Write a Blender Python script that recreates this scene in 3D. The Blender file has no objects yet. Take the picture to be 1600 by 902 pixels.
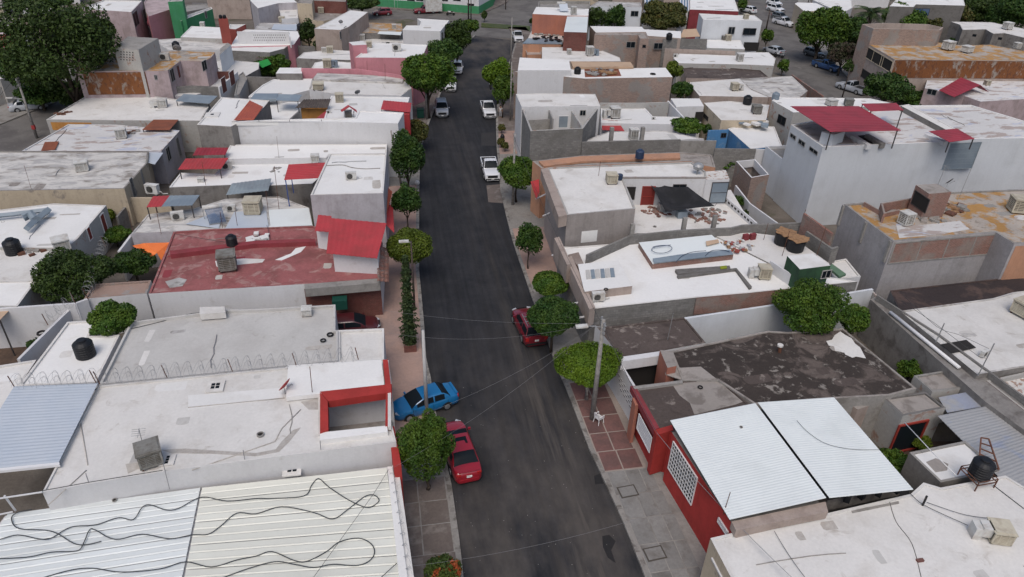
import bpy, math, random
import numpy as np
from mathutils import Vector, Matrix
random.seed(7)
SC=bpy.context.scene; COL=SC.collection
# ---------------------------------------------------------------- camera, sky, sun, exposure
HC=33.0; F=1128.0
_v=np.array([-233,-707,F]); _d=np.array([-60,1799,F]); _d/=np.linalg.norm(_d)
_v=_v-_v.dot(_d)*_d; _v/=np.linalg.norm(_v); _u=-_d; _x=np.cross(_v,_u)
RM=np.array([_x,_v,_u])                      # camera (right, down, forward) -> world
cam=bpy.data.objects.new('camera',bpy.data.cameras.new('camera')); COL.objects.link(cam); SC.camera=cam
cam.data.sensor_width=36; cam.data.lens=F/1600*36; cam.data.clip_end=4000; cam.data.clip_start=.5
_m=Matrix.Identity(4)
for i in range(3):
    _m[i][0]=RM[i][0]; _m[i][1]=-RM[i][1]; _m[i][2]=-RM[i][2]
_m[2][3]=HC; cam.matrix_world=_m
W=bpy.data.worlds.new('World'); SC.world=W; W.use_nodes=True
_n=W.node_tree.nodes; _bg=_n['Background']; _sky=_n.new('ShaderNodeTexSky'); _sky.sky_type='NISHITA'; _sky.sun_disc=False
SUN_EL,SUN_ROT=58,200
_sky.sun_elevation=math.radians(SUN_EL); _sky.sun_rotation=math.radians(SUN_ROT); _sky.air_density=1.0; _sky.dust_density=4.0; _sky.ozone_density=1
_bg.inputs[1].default_value=0.13
W.node_tree.links.new(_sky.outputs[0],_bg.inputs[0])
sl=bpy.data.lights.new('sun','SUN'); sl.energy=1.15; sl.angle=math.radians(35); sl.color=(1,.97,.93)
so=bpy.data.objects.new('sun',sl); COL.objects.link(so)
_e,_r=math.radians(SUN_EL),math.radians(SUN_ROT)
_dir=Vector((math.sin(_r)*math.cos(_e),math.cos(_r)*math.cos(_e),math.sin(_e)))
so.rotation_euler=_dir.to_track_quat('Z','Y').to_euler()
SC.view_settings.view_transform='Standard'; SC.view_settings.look='None'; SC.view_settings.exposure=0.08
SC.view_settings.gamma=1
SC.cycles.max_bounces=5; SC.cycles.diffuse_bounces=3
# ---------------------------------------------------------------- pixels -> world
def P(px,py,z=0.0):
    d=RM@np.array([px-800.,py-451.,F]); t=(z-HC)/d[2]
    return Vector((d[0]*t,d[1]*t,z))
def ray(px,py):
    return RM@np.array([px-800.,py-451.,F])
def ppm(py,z=0): return .0255*(py+261)*33/(33-z)
# ---------------------------------------------------------------- materials
M={}
def lin(c):
    if isinstance(c,str):
        c=[int(c[i:i+2],16)/255 for i in (0,2,4)]; return tuple(x/12.92 if x<.04 else ((x+.055)/1.055)**2.4 for x in c)
    return c
def mat(name,c,c2=None,streak=None,sc=1.2,lo=.45,hi=.62,c3=None,sc3=.35,lo3=.5,hi3=.6,fine=.12,rough=.85,bump=.0,metal=0,brick=None,stretch=None,spec=.3,bsc=14,vary=.06):
    m=bpy.data.materials.new(name); M[name]=m; m.use_nodes=True
    N=m.node_tree.nodes; L=m.node_tree.links; b=N['Principled BSDF']
    b.inputs['Roughness'].default_value=rough; b.inputs['Metallic'].default_value=metal; b.inputs['Specular IOR Level'].default_value=spec
    tc=N.new('ShaderNodeTexCoord'); oi=N.new('ShaderNodeObjectInfo')
    off=N.new('ShaderNodeVectorMath'); off.operation='MULTIPLY_ADD'
    L.new(oi.outputs['Random'],off.inputs[0]); off.inputs[1].default_value=(57,31,0); L.new(tc.outputs['Object'],off.inputs[2])
    vec=off.outputs[0]
    if stretch:
        mp=N.new('ShaderNodeMapping'); mp.inputs['Scale'].default_value=stretch; L.new(vec,mp.inputs[0]); vec=mp.outputs[0]
    c=lin(c); cur=None
    def noise(s,det=4,ro=.6,dist=0):
        n=N.new('ShaderNodeTexNoise'); n.inputs['Scale'].default_value=s; n.inputs['Detail'].default_value=det; n.inputs['Roughness'].default_value=ro; n.inputs['Distortion'].default_value=dist
        L.new(vec,n.inputs['Vector']); return n.outputs[0]
    def ramp(src,lo,hi):
        r=N.new('ShaderNodeMapRange'); r.inputs[1].default_value=lo; r.inputs[2].default_value=hi; L.new(src,r.inputs[0]); return r.outputs[0]
    def mix(f,a,bb,t='MIX'):
        x=N.new('ShaderNodeMix'); x.data_type='RGBA'; x.blend_type=t
        if hasattr(f,'is_linked'): L.new(f,x.inputs[0])
        else: x.inputs[0].default_value=f
        for s,i in ((a,6),(bb,7)):
            if hasattr(s,'is_linked'): L.new(s,x.inputs[i])
            else: x.inputs[i].default_value=(*s,1)
        return x.outputs[2]
    cur=c; hgt=None
    if brick:
        bw,bh,mort,cm=brick
        ge=N.new('ShaderNodeNewGeometry'); sx=N.new('ShaderNodeSeparateXYZ'); L.new(tc.outputs['Object'],sx.inputs[0])
        sn=N.new('ShaderNodeSeparateXYZ'); L.new(ge.outputs['Normal'],sn.inputs[0])
        def mth(op,a,bb=None):
            x=N.new('ShaderNodeMath'); x.operation=op
            for s,i in ((a,0),(bb,1)):
                if s is None: continue
                if hasattr(s,'is_linked'): L.new(s,x.inputs[i])
                else: x.inputs[i].default_value=s
            return x.outputs[0]
        u=mth('ADD',mth('MULTIPLY',sx.outputs[0],mth('ABSOLUTE',sn.outputs[1])),mth('MULTIPLY',sx.outputs[1],mth('ABSOLUTE',sn.outputs[0])))
        cb=N.new('ShaderNodeCombineXYZ'); L.new(u,cb.inputs[0]); L.new(sx.outputs[2],cb.inputs[1])
        bt=N.new('ShaderNodeTexBrick'); bt.inputs['Scale'].default_value=1; bt.inputs['Brick Width'].default_value=bw; bt.inputs['Row Height'].default_value=bh
        bt.inputs['Mortar Size'].default_value=mort; bt.inputs['Color1'].default_value=(*c,1); bt.inputs['Color2'].default_value=(*[x*.72 for x in c],1); bt.inputs['Mortar'].default_value=(*lin(cm),1)
        L.new(cb.outputs[0],bt.inputs['Vector']); cur=bt.outputs['Color']; hgt=bt.outputs['Fac']
    if c2 is not None: cur=mix(ramp(noise(sc,6,.62,.3),lo,hi),cur,lin(c2))
    if c3 is not None: cur=mix(ramp(noise(sc3,5,.65,.8),lo3,hi3),cur,lin(c3))
    if fine: 
        f=ramp(noise(5.5,6,.75),.25,.75); g=mix(f,(1-fine*1.6,)*3,(1.0,)*3); cur=mix(1.0,cur,g,'MULTIPLY')
        f2=ramp(noise(.33,3,.6),.3,.7); g2=mix(f2,(1-fine,)*3,(1.0,1.0,1.0)); cur=mix(1.0,cur,g2,'MULTIPLY')
    if streak is None and name.endswith('_wall'): streak=.05 if 'white' in name else .13
    if streak:
        mp=N.new('ShaderNodeMapping'); mp.inputs['Scale'].default_value=(2.6,2.6,.22); L.new(tc.outputs['Object'],mp.inputs[0]); n=N.new('ShaderNodeTexNoise'); n.inputs['Scale'].default_value=1; n.inputs['Detail'].default_value=5; n.inputs['Roughness'].default_value=.7; L.new(mp.outputs[0],n.inputs[0])
        cur=mix(1.0,cur,mix(ramp(n.outputs[0],.48,.70),(1.0,)*3,(1-streak,1-streak*1.08,1-streak*1.15)),'MULTIPLY')
    if vary:
        hs=N.new('ShaderNodeHueSaturation'); r=N.new('ShaderNodeMapRange'); r.inputs[3].default_value=1-vary; r.inputs[4].default_value=1+vary
        L.new(oi.outputs['Random'],r.inputs[0]); L.new(r.outputs[0],hs.inputs['Value'])
        if hasattr(cur,'is_linked'): L.new(cur,hs.inputs['Color'])
        else: hs.inputs['Color'].default_value=(*cur,1)
        cur=hs.outputs[0]
    if hasattr(cur,'is_linked'): L.new(cur,b.inputs['Base Color'])
    else: b.inputs['Base Color'].default_value=(*cur,1)
    if bump:
        bp=N.new('ShaderNodeBump'); bp.inputs['Strength'].default_value=bump; bp.inputs['Distance'].default_value=.03
        L.new(hgt if hgt is not None else noise(bsc,5,.7),bp.inputs['Height']); L.new(bp.outputs[0],b.inputs['Normal'])
    return m
# roofs
mat('white_roof',(.67,.655,.63),(.565,.54,.505),sc=.45,lo=.50,hi=.72,c3=(.44,.405,.365),sc3=.9,lo3=.61,hi3=.76,bump=.25,fine=.10)
mat('white_roof_clean',(.72,.715,.70),(.62,.60,.57),sc=.4,lo=.55,hi=.75,bump=.2,fine=.07)
mat('white_roof_dirty',(.60,.58,.55),(.27,.245,.22),sc=.55,lo=.50,hi=.62,c3=(.42,.41,.40),sc3=.9,lo3=.5,hi3=.6,bump=.3,stretch=(.6,1.2,1))
mat('grey_roof_l',(.52,.51,.49),(.47,.455,.435),sc=.4,lo=.45,hi=.65,c3=(.42,.40,.375),sc3=.9,lo3=.6,hi3=.7,bump=.25,fine=.1)
mat('white_roof_rubble',(.62,.60,.57),(.34,.22,.17),sc=2.6,lo=.52,hi=.6,bump=.5)
mat('grey_roof',(.40,.385,.37),(.50,.49,.48),sc=.5,lo=.5,hi=.6,c3=(.25,.235,.22),sc3=.8,lo3=.56,hi3=.68,bump=.3)
mat('cement_roof',(.33,.30,.275),(.22,.195,.175),sc=.9,lo=.5,hi=.62,bump=.3)
mat('brown_roof',(.055,.043,.037),(.30,.27,.24),sc=1.6,lo=.57,hi=.64,c3=(.15,.12,.105),sc3=.5,lo3=.50,hi3=.6,fine=.25,bump=.5)
mat('taupe_roof',(.115,.09,.08),(.30,.255,.225),sc=1.1,lo=.58,hi=.66,c3=(.08,.06,.053),sc3=.6,lo3=.55,hi3=.65,fine=.25,bump=.5)
mat('bitumen',(.055,.042,.042),(.11,.075,.065),sc=.25,lo=.5,hi=.56,fine=.3,bump=.4)
mat('red_roof',(.37,.13,.13),(.27,.10,.095),sc=.45,lo=.45,hi=.6,c3=(.43,.25,.23),sc3=.8,lo3=.53,hi3=.64,fine=.2,bump=.3)
mat('ochre_roof',(.45,.25,.085),(.45,.40,.35),sc=.55,lo=.46,hi=.54,c3=(.30,.25,.21),sc3=1.2,lo3=.55,hi3=.65,fine=.2,bump=.4)
mat('patch_roof',(.62,.61,.60),(.42,.36,.33),sc=.55,lo=.55,hi=.58,c3=(.47,.49,.57),sc3=.5,lo3=.6,hi3=.62,bump=.3,stretch=(.6,1.5,1))
# walls
mat('white_wall',(.62,.62,.63),(.46,.44,.42),sc=.9,lo=.6,hi=.8,fine=.08,bump=.15,bsc=30)
mat('blue_white_wall',(.60,.625,.655),(.51,.53,.55),sc=.4,lo=.5,hi=.8,fine=.06,bump=.1,bsc=30)
mat('taupe_wall',(.33,.30,.285),(.27,.245,.235),sc=.8,lo=.5,hi=.75,fine=.15,bump=.2)
mat('mid_wall',(.37,.355,.36),(.29,.28,.28),sc=.8,lo=.5,hi=.75,fine=.15,bump=.2)
mat('stain',(.50,.465,.425),(.56,.53,.495),sc=2,fine=.2)
mat('lavender_wall',(.47,.45,.48),(.36,.34,.35),sc=.8,lo=.5,hi=.75,fine=.12,bump=.15)
mat('grey_wall',(.27,.255,.24),(.17,.155,.145),sc=.9,lo=.5,hi=.65,fine=.2,bump=.3)
mat('light_plaster',(.43,.42,.40),(.34,.22,.175),sc=1.1,lo=.58,hi=.68,fine=.15,bump=.3)
mat('beige_wall',(.40,.33,.29),(.30,.24,.21),sc=.8,lo=.5,hi=.7,fine=.12,bump=.15)
mat('cream_wall',(.52,.44,.33),(.30,.26,.22),sc=.7,lo=.58,hi=.66,fine=.12,bump=.15)
mat('peach_wall',(.50,.27,.17),(.42,.24,.16),sc=.7,fine=.1,bump=.15)
mat('pinkish_wall',(.46,.37,.38),(.36,.29,.29),sc=.8,fine=.12,bump=.15)
mat('pink_wall',(.54,.235,.27),(.44,.20,.225),sc=.5,lo=.5,hi=.7,fine=.08,bump=.1)
mat('tower_red',(.30,.075,.06),fine=.15)
mat('orange_wall',(.42,.165,.11),(.36,.15,.11),sc=.6,fine=.1,bump=.1)
mat('amber_wall',(.50,.24,.065),(.40,.19,.06),sc=.8,fine=.1)
mat('green_wall',(.06,.25,.12),(.05,.24,.10),sc=.6,fine=.1)
mat('green_wall2',(.12,.20,.13),fine=.1)
mat('dark_green_wall',(.04,.10,.05),(.03,.07,.04),sc=.8,fine=.15)
mat('blue_wall',(.09,.25,.48),(.20,.32,.46),sc=.8,lo=.55,hi=.65,fine=.15)
mat('red_wall',(.40,.04,.035),(.33,.035,.03),sc=.8,fine=.1)
mat('maroon_wall',(.25,.045,.055),(.20,.04,.045),sc=.8,fine=.1)
mat('rust_peel',(.23,.088,.032),(.34,.29,.25),sc=.9,lo=.52,hi=.62,c3=(.16,.065,.035),sc3=2.2,lo3=.52,hi3=.6,fine=.2,bump=.4,stretch=(1.4,1.4,.7))
mat('brick',(.36,.17,.13),(.30,.24,.21),sc=.5,lo=.52,hi=.62,fine=.2,bump=.5,brick=(.26,.085,.012,(.33,.28,.25)))
mat('red_brick',(.24,.075,.06),(.17,.06,.05),sc=.6,fine=.2,bump=.5,brick=(.26,.085,.012,(.2,.13,.11)))
mat('tan_brick',(.36,.255,.21),(.30,.27,.25),sc=.35,lo=.52,hi=.56,fine=.15,bump=.4,brick=(.30,.11,.012,(.36,.31,.28)))
mat('cmu',(.31,.30,.285),(.22,.21,.195),sc=.6,lo=.5,hi=.66,fine=.2,bump=.6,brick=(.40,.20,.016,(.22,.21,.20)))
mat('concrete',(.34,.325,.305),(.24,.225,.205),sc=1.1,lo=.5,hi=.7,fine=.2,bump=.25)
mat('dark_concrete',(.19,.18,.17),(.13,.12,.11),sc=1.1,lo=.5,hi=.7,fine=.2,bump=.25)
# metal, plastic, misc
mat('sheet_white',(.66,.695,.69),(.57,.60,.595),sc=.25,lo=.5,hi=.8,fine=.04,rough=.45)
mat('sheet_cream',(.66,.665,.60),(.60,.60,.54),sc=.25,lo=.5,hi=.8,fine=.04,rough=.45)
mat('sheet_blue',(.45,.50,.565),(.50,.54,.59),sc=.3,lo=.4,hi=.7,fine=.05,rough=.4)
mat('sheet_grey',(.30,.35,.37),(.24,.27,.29),sc=.5,fine=.1,rough=.45,metal=.2)
mat('sheet_slate',(.20,.245,.29),(.25,.30,.34),sc=.4,fine=.1,rough=.45)
mat('sheet_zinc',(.40,.40,.40),(.34,.37,.45),sc=.18,lo=.48,hi=.52,fine=.12,rough=.45,metal=.2)
mat('sheet_red',(.44,.05,.055),(.36,.05,.05),sc=.5,fine=.12,rough=.5)
mat('sheet_redorange',(.40,.09,.045),(.33,.07,.04),sc=.5,fine=.12,rough=.5)
mat('sheet_darkred',(.33,.035,.05),(.26,.03,.04),sc=.5,fine=.12,rough=.5)
mat('sheet_rust',(.26,.085,.045),(.20,.07,.04),sc=.7,fine=.15,rough=.6)
mat('tile_brown',(.085,.07,.065),(.12,.10,.09),sc=1,fine=.2,rough=.7)
mat('clay',(.33,.16,.12),(.30,.22,.19),sc=1.5,fine=.2,rough=.8)
mat('tarp_orange',(.85,.22,.06),(.75,.18,.05),sc=.5,fine=.05,rough=.6)
mat('tarp_tan',(.50,.36,.25),(.45,.31,.21),sc=.5,fine=.08,rough=.8)
mat('sail',(.018,.019,.022),(.03,.03,.035),sc=1,fine=.1,rough=.9)
mat('glass',(.010,.014,.018),rough=.28,fine=0,spec=.07,vary=.0)
mat('glass_blue',(.05,.09,.17),rough=.15,fine=0,spec=.6,vary=0)
mat('frame_white',(.65,.65,.66),fine=.05,rough=.5)
mat('frame_grey',(.27,.27,.27),fine=.05,rough=.5)
mat('frame_dark',(.05,.045,.045),fine=.05,rough=.5)
mat('frame_red',(.28,.04,.03),fine=.08,rough=.6)
mat('door_maroon',(.20,.03,.025),fine=.1,rough=.6)
mat('void',(.025,.023,.022),fine=0,rough=1)  # near-black: shade inside gaps and openings put into the colour
mat('cooler_beige',(.52,.48,.38),(.42,.37,.29),sc=2,fine=.1,rough=.6)
mat('cooler_white',(.60,.60,.58),(.48,.45,.41),sc=2,fine=.1,rough=.6)
mat('cooler_grey',(.27,.265,.245),(.18,.165,.14),sc=2,fine=.2,rough=.6)
mat('cooler_pad',(.16,.145,.12),(.10,.085,.07),sc=6,fine=.2,rough=.9)
mat('plastic_black',(.012,.013,.016),fine=.1,rough=.45)
mat('plastic_blue',(.03,.05,.10),fine=.1,rough=.5)
mat('plastic_green',(.01,.06,.045),fine=.1,rough=.5)
mat('pole_pale',(.46,.455,.45),fine=.1)
mat('galv',(.36,.37,.38),(.27,.27,.27),sc=3,fine=.1,rough=.5,metal=.3)
mat('cable',(.05,.05,.05),fine=0,rough=.6)
mat('hose',(.04,.045,.05),fine=0,rough=.6)
mat('wire_light',(.22,.22,.23),fine=0,rough=.5)
mat('pole_conc',(.33,.315,.295),(.24,.225,.21),sc=3,fine=.2)
mat('pole_dark',(.06,.05,.045),(.10,.07,.06),sc=3,fine=.2)
mat('rust',(.18,.08,.05),(.10,.05,.035),sc=4,fine=.2,rough=.8)
mat('cardboard',(.36,.21,.11),(.24,.14,.08),sc=3,fine=.15,rough=.9)
mat('paint_blue',(.03,.07,.25),fine=.05,rough=.5)
mat('bark',(.11,.085,.065),(.07,.055,.045),sc=6,fine=.3,rough=.95)
mat('white_bark',(.50,.48,.45),(.3,.27,.24),sc=5,fine=.2)
mat('soil',(.13,.085,.06),(.09,.06,.045),sc=1,fine=.3)
mat('skin',(.30,.17,.11),fine=0); mat('hair',(.02,.015,.012),fine=0); mat('cloth_white',(.65,.64,.62),fine=.05); mat('cloth_grey',(.35,.35,.36),fine=.05)
# ground
mat('ground_dust',(.20,.175,.15),(.14,.12,.10),sc=.3,lo=.4,hi=.6,c3=(.10,.10,.055),sc3=.15,lo3=.55,hi3=.65,fine=.25,bump=.3)
mat('road_grey',(.165,.155,.145),(.12,.11,.105),sc=.25,lo=.45,hi=.6,c3=(.21,.195,.18),sc3=.5,lo3=.6,hi3=.7,fine=.15,bump=.2)
mat('pave_pink',(.42,.285,.235),(.33,.24,.21),sc=.4,lo=.45,hi=.6,fine=.15,bump=.15)
mat('pave_grey',(.30,.285,.265),(.22,.20,.18),sc=.7,lo=.5,hi=.65,fine=.2,bump=.2)
mat('pave_taupe',(.17,.14,.125),(.24,.21,.19),sc=.7,lo=.5,hi=.6,fine=.2,bump=.2)
mat('kerb_conc',(.30,.285,.265),(.17,.155,.14),sc=1.5,lo=.5,hi=.62,fine=.2,bump=.2)
mat('slab_red',(.20,.105,.095),(.155,.09,.083),sc=.9,lo=.45,hi=.6,fine=.2,bump=.15,vary=.1)
mat('slab_grey',(.25,.245,.235),(.18,.165,.15),sc=1.0,lo=.5,hi=.7,fine=.2,bump=.2,vary=.1)
mat('asphalt_patch',(.040,.039,.041),fine=.2)
mat('road_stain',(.024,.023,.024),fine=.2,rough=.8); mat('green_tarp',(.02,.24,.05),fine=.08)
mat('joint',(.34,.285,.25),fine=.15); mat('joint_dark',(.08,.07,.06),fine=.15)
def asphalt():
    m=mat('asphalt',(.021,.022,.026),(.032,.032,.036),sc=.6,lo=.4,hi=.65,fine=.2,rough=.8,bump=.25,bsc=40,vary=0)
    N=m.node_tree.nodes; L=m.node_tree.links; b=N['Principled BSDF']
    src=b.inputs['Base Color'].links[0].from_socket
    ge=N.new('ShaderNodeNewGeometry')
    def nz(scale,vecscale,lo,hi):
        mp=N.new('ShaderNodeMapping'); mp.inputs['Scale'].default_value=vecscale; L.new(ge.outputs['Position'],mp.inputs[0])
        n=N.new('ShaderNodeTexNoise'); n.inputs['Scale'].default_value=scale; n.inputs['Detail'].default_value=5; n.inputs['Roughness'].default_value=.62; L.new(mp.outputs[0],n.inputs[0])
        r=N.new('ShaderNodeMapRange'); r.inputs[1].default_value=lo; r.inputs[2].default_value=hi; L.new(n.outputs[0],r.inputs[0]); return r.outputs[0]
    def mth(op,a,c):
        x=N.new('ShaderNodeMath'); x.operation=op; x.use_clamp=True
        for s,i in ((a,0),(c,1)):
            if hasattr(s,'is_linked'): L.new(s,x.inputs[i])
            else: x.inputs[i].default_value=s
        return x.outputs[0]
    # dust carried along the wheel tracks: thicker towards the near end of the street and beyond the junction
    sx=N.new('ShaderNodeSeparateXYZ'); L.new(ge.outputs['Position'],sx.inputs[0])
    near=N.new('ShaderNodeMapRange'); near.inputs[1].default_value=50; near.inputs[2].default_value=20; L.new(sx.outputs[1],near.inputs[0])
    far=N.new('ShaderNodeMapRange'); far.inputs[1].default_value=95; far.inputs[2].default_value=135; L.new(sx.outputs[1],far.inputs[0])
    band=N.new('ShaderNodeMath'); band.operation='SUBTRACT'; L.new(sx.outputs[0],band.inputs[0]); band.inputs[1].default_value=9.3
    ab=N.new('ShaderNodeMath'); ab.operation='ABSOLUTE'; L.new(band.outputs[0],ab.inputs[0])
    bm=N.new('ShaderNodeMapRange'); bm.inputs[1].default_value=2.6; bm.inputs[2].default_value=.2; bm.inputs[4].default_value=1; L.new(ab.outputs[0],bm.inputs[0])
    streak=nz(1.0,(1.3,.09,1),.38,.68); patch=nz(.35,(1,.45,1),.36,.66)
    a=mth('MULTIPLY',streak,mth('MULTIPLY',bm.outputs[0],mth('ADD',mth('MULTIPLY',near.outputs[0],.85),.16)))
    c=mth('MULTIPLY',patch,mth('MULTIPLY',near.outputs[0],.55))
    d=mth('MULTIPLY',far.outputs[0],mth('MULTIPLY',patch,.5))
    f=mth('MAXIMUM',mth('MAXIMUM',a,c),d)
    wear=nz(1.6,(1.5,.05,1),.35,.68); w2=N.new('ShaderNodeMix'); w2.data_type='RGBA'; w2.blend_type='MULTIPLY'; w2.inputs[0].default_value=1; rr=N.new('ShaderNodeMapRange'); rr.inputs[3].default_value=.78; rr.inputs[4].default_value=1.28; L.new(wear,rr.inputs[0]); cc=N.new('ShaderNodeCombineColor'); [L.new(rr.outputs[0],cc.inputs[i]) for i in range(3)]; L.new(src,w2.inputs[6]); L.new(cc.outputs[0],w2.inputs[7]); src=w2.outputs[2]
    mx=N.new('ShaderNodeMix'); mx.data_type='RGBA'; L.new(mth('MULTIPLY',f,.85),mx.inputs[0]); L.new(src,mx.inputs[6]); mx.inputs[7].default_value=(.17,.145,.122,1)
    L.new(mx.outputs[2],b.inputs['Base Color'])
asphalt()
def leafmat(name,c,c2,c3=None,amt=.62):
    m=mat(name,c,c2,sc=1.1,lo=.42,hi=.6,c3=c3,sc3=1.6,lo3=amt,hi3=amt+.06,fine=.25,rough=.6,spec=.25,vary=.08)
    return m
leafmat('leaf_dark',(0.029,0.058,0.010),(0.054,0.092,0.013))
leafmat('leaf_deep',(0.026,0.070,0.011),(0.057,0.109,0.014))
leafmat('leaf_mid',(0.045,0.105,0.010),(0.090,0.153,0.013))
leafmat('leaf_bright',(0.084,0.157,0.009),(0.127,0.206,0.011))
leafmat('leaf_lime',(0.077,0.117,0.007),(0.127,0.171,0.015))
leafmat('leaf_olive',(0.057,0.074,0.017),(0.109,0.105,0.022),(0.204,0.112,0.031))
leafmat('leaf_conifer',(0.040,0.074,0.026),(0.074,0.105,0.032))
leafmat('leaf_yellow',(.35,.40,.02),(.28,.33,.03))
leafmat('leaf_flame',(.05,.09,.02),(.08,.12,.02),(.48,.10,.03),.52)
leafmat('petal_magenta',(.50,.02,.18),(.35,.03,.14))
leafmat('leaf_brown',(.085,.06,.045),(.05,.06,.025))
leafmat('grass_blade',(.06,.085,.02),(.10,.11,.035))
def carmat(n,c):
    m=mat(n,c,fine=0,rough=.28,spec=.5,vary=0); m.node_tree.nodes['Principled BSDF'].inputs['Coat Weight'].default_value=.6
for n,c in (('car_red',(.15,.008,.016)),('car_crimson',(.27,.010,.020)),('car_blue',(.007,.125,.30)),('car_white',(.62,.63,.65)),('car_silver',(.36,.38,.41)),('car_maroon',(.07,.014,.017)),('car_black',(.014,.015,.018)),('car_dkblue',(.02,.06,.16)),('car_grey',(.09,.095,.10))): carmat(n,c)
mat('tyre',(.015,.015,.015),fine=0,rough=.9); mat('rim',(.34,.35,.36),fine=0,rough=.35,metal=.6)
mat('lamp_clear',(.40,.42,.45),fine=0,rough=.2); mat('lamp_red',(.35,.02,.02),fine=0,rough=.25); mat('plate',(.62,.62,.60),fine=0)
mat('trim_black',(.02,.02,.022),fine=0,rough=.6)
# ---------------------------------------------------------------- mesh helpers
def link(name,vs,fs,m,parent=None,smooth=False,loc=None):
    me=bpy.data.meshes.new(name); 
    if loc is None: loc=parent.location if parent is not None and not parent.get('_c') else Vector((0,0,0))
    org=Vector(loc)
    me.from_pydata([tuple(Vector(v)-org) for v in vs],[],fs); me.validate(); me.update()
    if smooth: me.polygons.foreach_set('use_smooth',[True]*len(me.polygons))
    if m: me.materials.append(M[m] if isinstance(m,str) else m)
    o=bpy.data.objects.new(name,me); COL.objects.link(o)
    if parent is not None: o.parent=parent
    else: o.location=org
    return o
def tag(o,label=None,cat=None,group=None,kind=None):
    for k,v in (('label',label),('category',cat),('group',group),('kind',kind)):
        if v: o[k]=v
    return o
def empty(name,loc,label,cat,group=None,rz=0):
    o=bpy.data.objects.new(name,None); COL.objects.link(o); o.location=loc; o.rotation_euler=(0,0,rz); o.empty_display_size=.3
    return tag(o,label,cat,group)
class MB:
    def __init__(s): s.v=[]; s.f=[]
    def box(s,c,d,rz=0,R=None):
        n=len(s.v); c=Vector(c); R=R or Matrix.Rotation(rz,3,'Z')
        for x in (-.5,.5):
            for y in (-.5,.5):
                for z in (-.5,.5): s.v.append(c+R@Vector((x*d[0],y*d[1],z*d[2])))
        s.f+=[(n,n+1,n+3,n+2),(n+4,n+6,n+7,n+5),(n,n+4,n+5,n+1),(n+2,n+3,n+7,n+6),(n,n+2,n+6,n+4),(n+1,n+5,n+7,n+3)]; return s
    def bar(s,a,b,w,h=None):
        a=Vector(a); b=Vector(b); d=b-a; q=d.to_track_quat('Z','Y').to_matrix(); return s.box((a+b)/2,(w,h or w,d.length),R=q)
    def tube(s,pts,r,n=6,cap=True):
        pts=[Vector(p) for p in pts]; k=len(s.v)
        rr=r if isinstance(r,(list,tuple)) else [r]*len(pts)
        for i,p in enumerate(pts):
            d=(pts[min(i+1,len(pts)-1)]-pts[max(i-1,0)]); d=d if d.length>1e-6 else Vector((0,0,1))
            q=d.to_track_quat('Z','Y').to_matrix()
            for j in range(n):
                a=2*math.pi*j/n; s.v.append(p+q@Vector((math.cos(a)*rr[i],math.sin(a)*rr[i],0)))
        for i in range(len(pts)-1):
            for j in range(n): s.f.append((k+i*n+j,k+i*n+(j+1)%n,k+(i+1)*n+(j+1)%n,k+(i+1)*n+j))
        if cap: s.f.append(tuple(k+j for j in range(n))[::-1]); s.f.append(tuple(k+(len(pts)-1)*n+j for j in range(n)))
        return s
    def lathe(s,c,prof,n=16):
        k=len(s.v); c=Vector(c)
        for r,z in prof:
            for j in range(n): a=2*math.pi*j/n; s.v.append(c+Vector((r*math.cos(a),r*math.sin(a),z)))
        for i in range(len(prof)-1):
            for j in range(n): s.f.append((k+i*n+j,k+i*n+(j+1)%n,k+(i+1)*n+(j+1)%n,k+(i+1)*n+j))
        s.f.append(tuple(k+j for j in range(n))[::-1]); s.f.append(tuple(k+(len(prof)-1)*n+j for j in range(n))); return s
    def poly(s,pts,z0,z1):
        n=len(pts); k=len(s.v)
        for p in pts: s.v.append(Vector((p[0],p[1],z0)))
        for p in pts: s.v.append(Vector((p[0],p[1],z1)))
        for i in range(n): j=(i+1)%n; s.f.append((k+i,k+j,k+n+j,k+n+i))
        s.f.append(tuple(k+i for i in range(n))[::-1]); s.f.append(tuple(k+n+i for i in range(n))); return s
    def quad(s,a,b,c,d): k=len(s.v); s.v+=[Vector(x) for x in (a,b,c,d)]; s.f.append((k,k+1,k+2,k+3)); return s
    def go(s,name,m,parent=None,smooth=False,loc=None): return link(name,s.v,s.f,m,parent,smooth,loc)
def ccw(pts):
    a=sum(pts[i][0]*pts[(i+1)%len(pts)][1]-pts[(i+1)%len(pts)][0]*pts[i][1] for i in range(len(pts)))
    return pts if a>0 else pts[::-1]
def inset(pts,d):
    n=len(pts); out=[]
    for i in range(n):
        p0,p,p1=[Vector(pts[(i+k)%n][:2]) for k in (-1,0,1)]
        e0=(p-p0).normalized(); e1=(p1-p).normalized(); n0=Vector((-e0.y,e0.x)); n1=Vector((-e1.y,e1.x))
        b=n0+n1; 
        if b.length<.2: b=n0.copy()
        b.normalize(); k=d/max(.35,b.dot(n0)); q=p+b*k; out.append((q.x,q.y))
    return out
_zj=[0]
PATCH={'white_roof':('white_roof_clean','stain','white_roof_dirty','grey_roof_l'),'white_roof_clean':('white_roof','stain','grey_roof_l'),'white_roof_dirty':('white_roof','cement_roof','grey_roof'),'grey_roof_l':('white_roof','grey_roof','stain'),'grey_roof':('concrete','white_roof'),'taupe_roof':('cement_roof','brown_roof'),'brown_roof':('cement_roof','taupe_roof'),'ochre_roof':('patch_roof','concrete'),'cement_roof':('concrete','grey_roof'),'red_roof':('stain','maroon_wall'),'patch_roof':('white_roof','concrete')}
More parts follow.
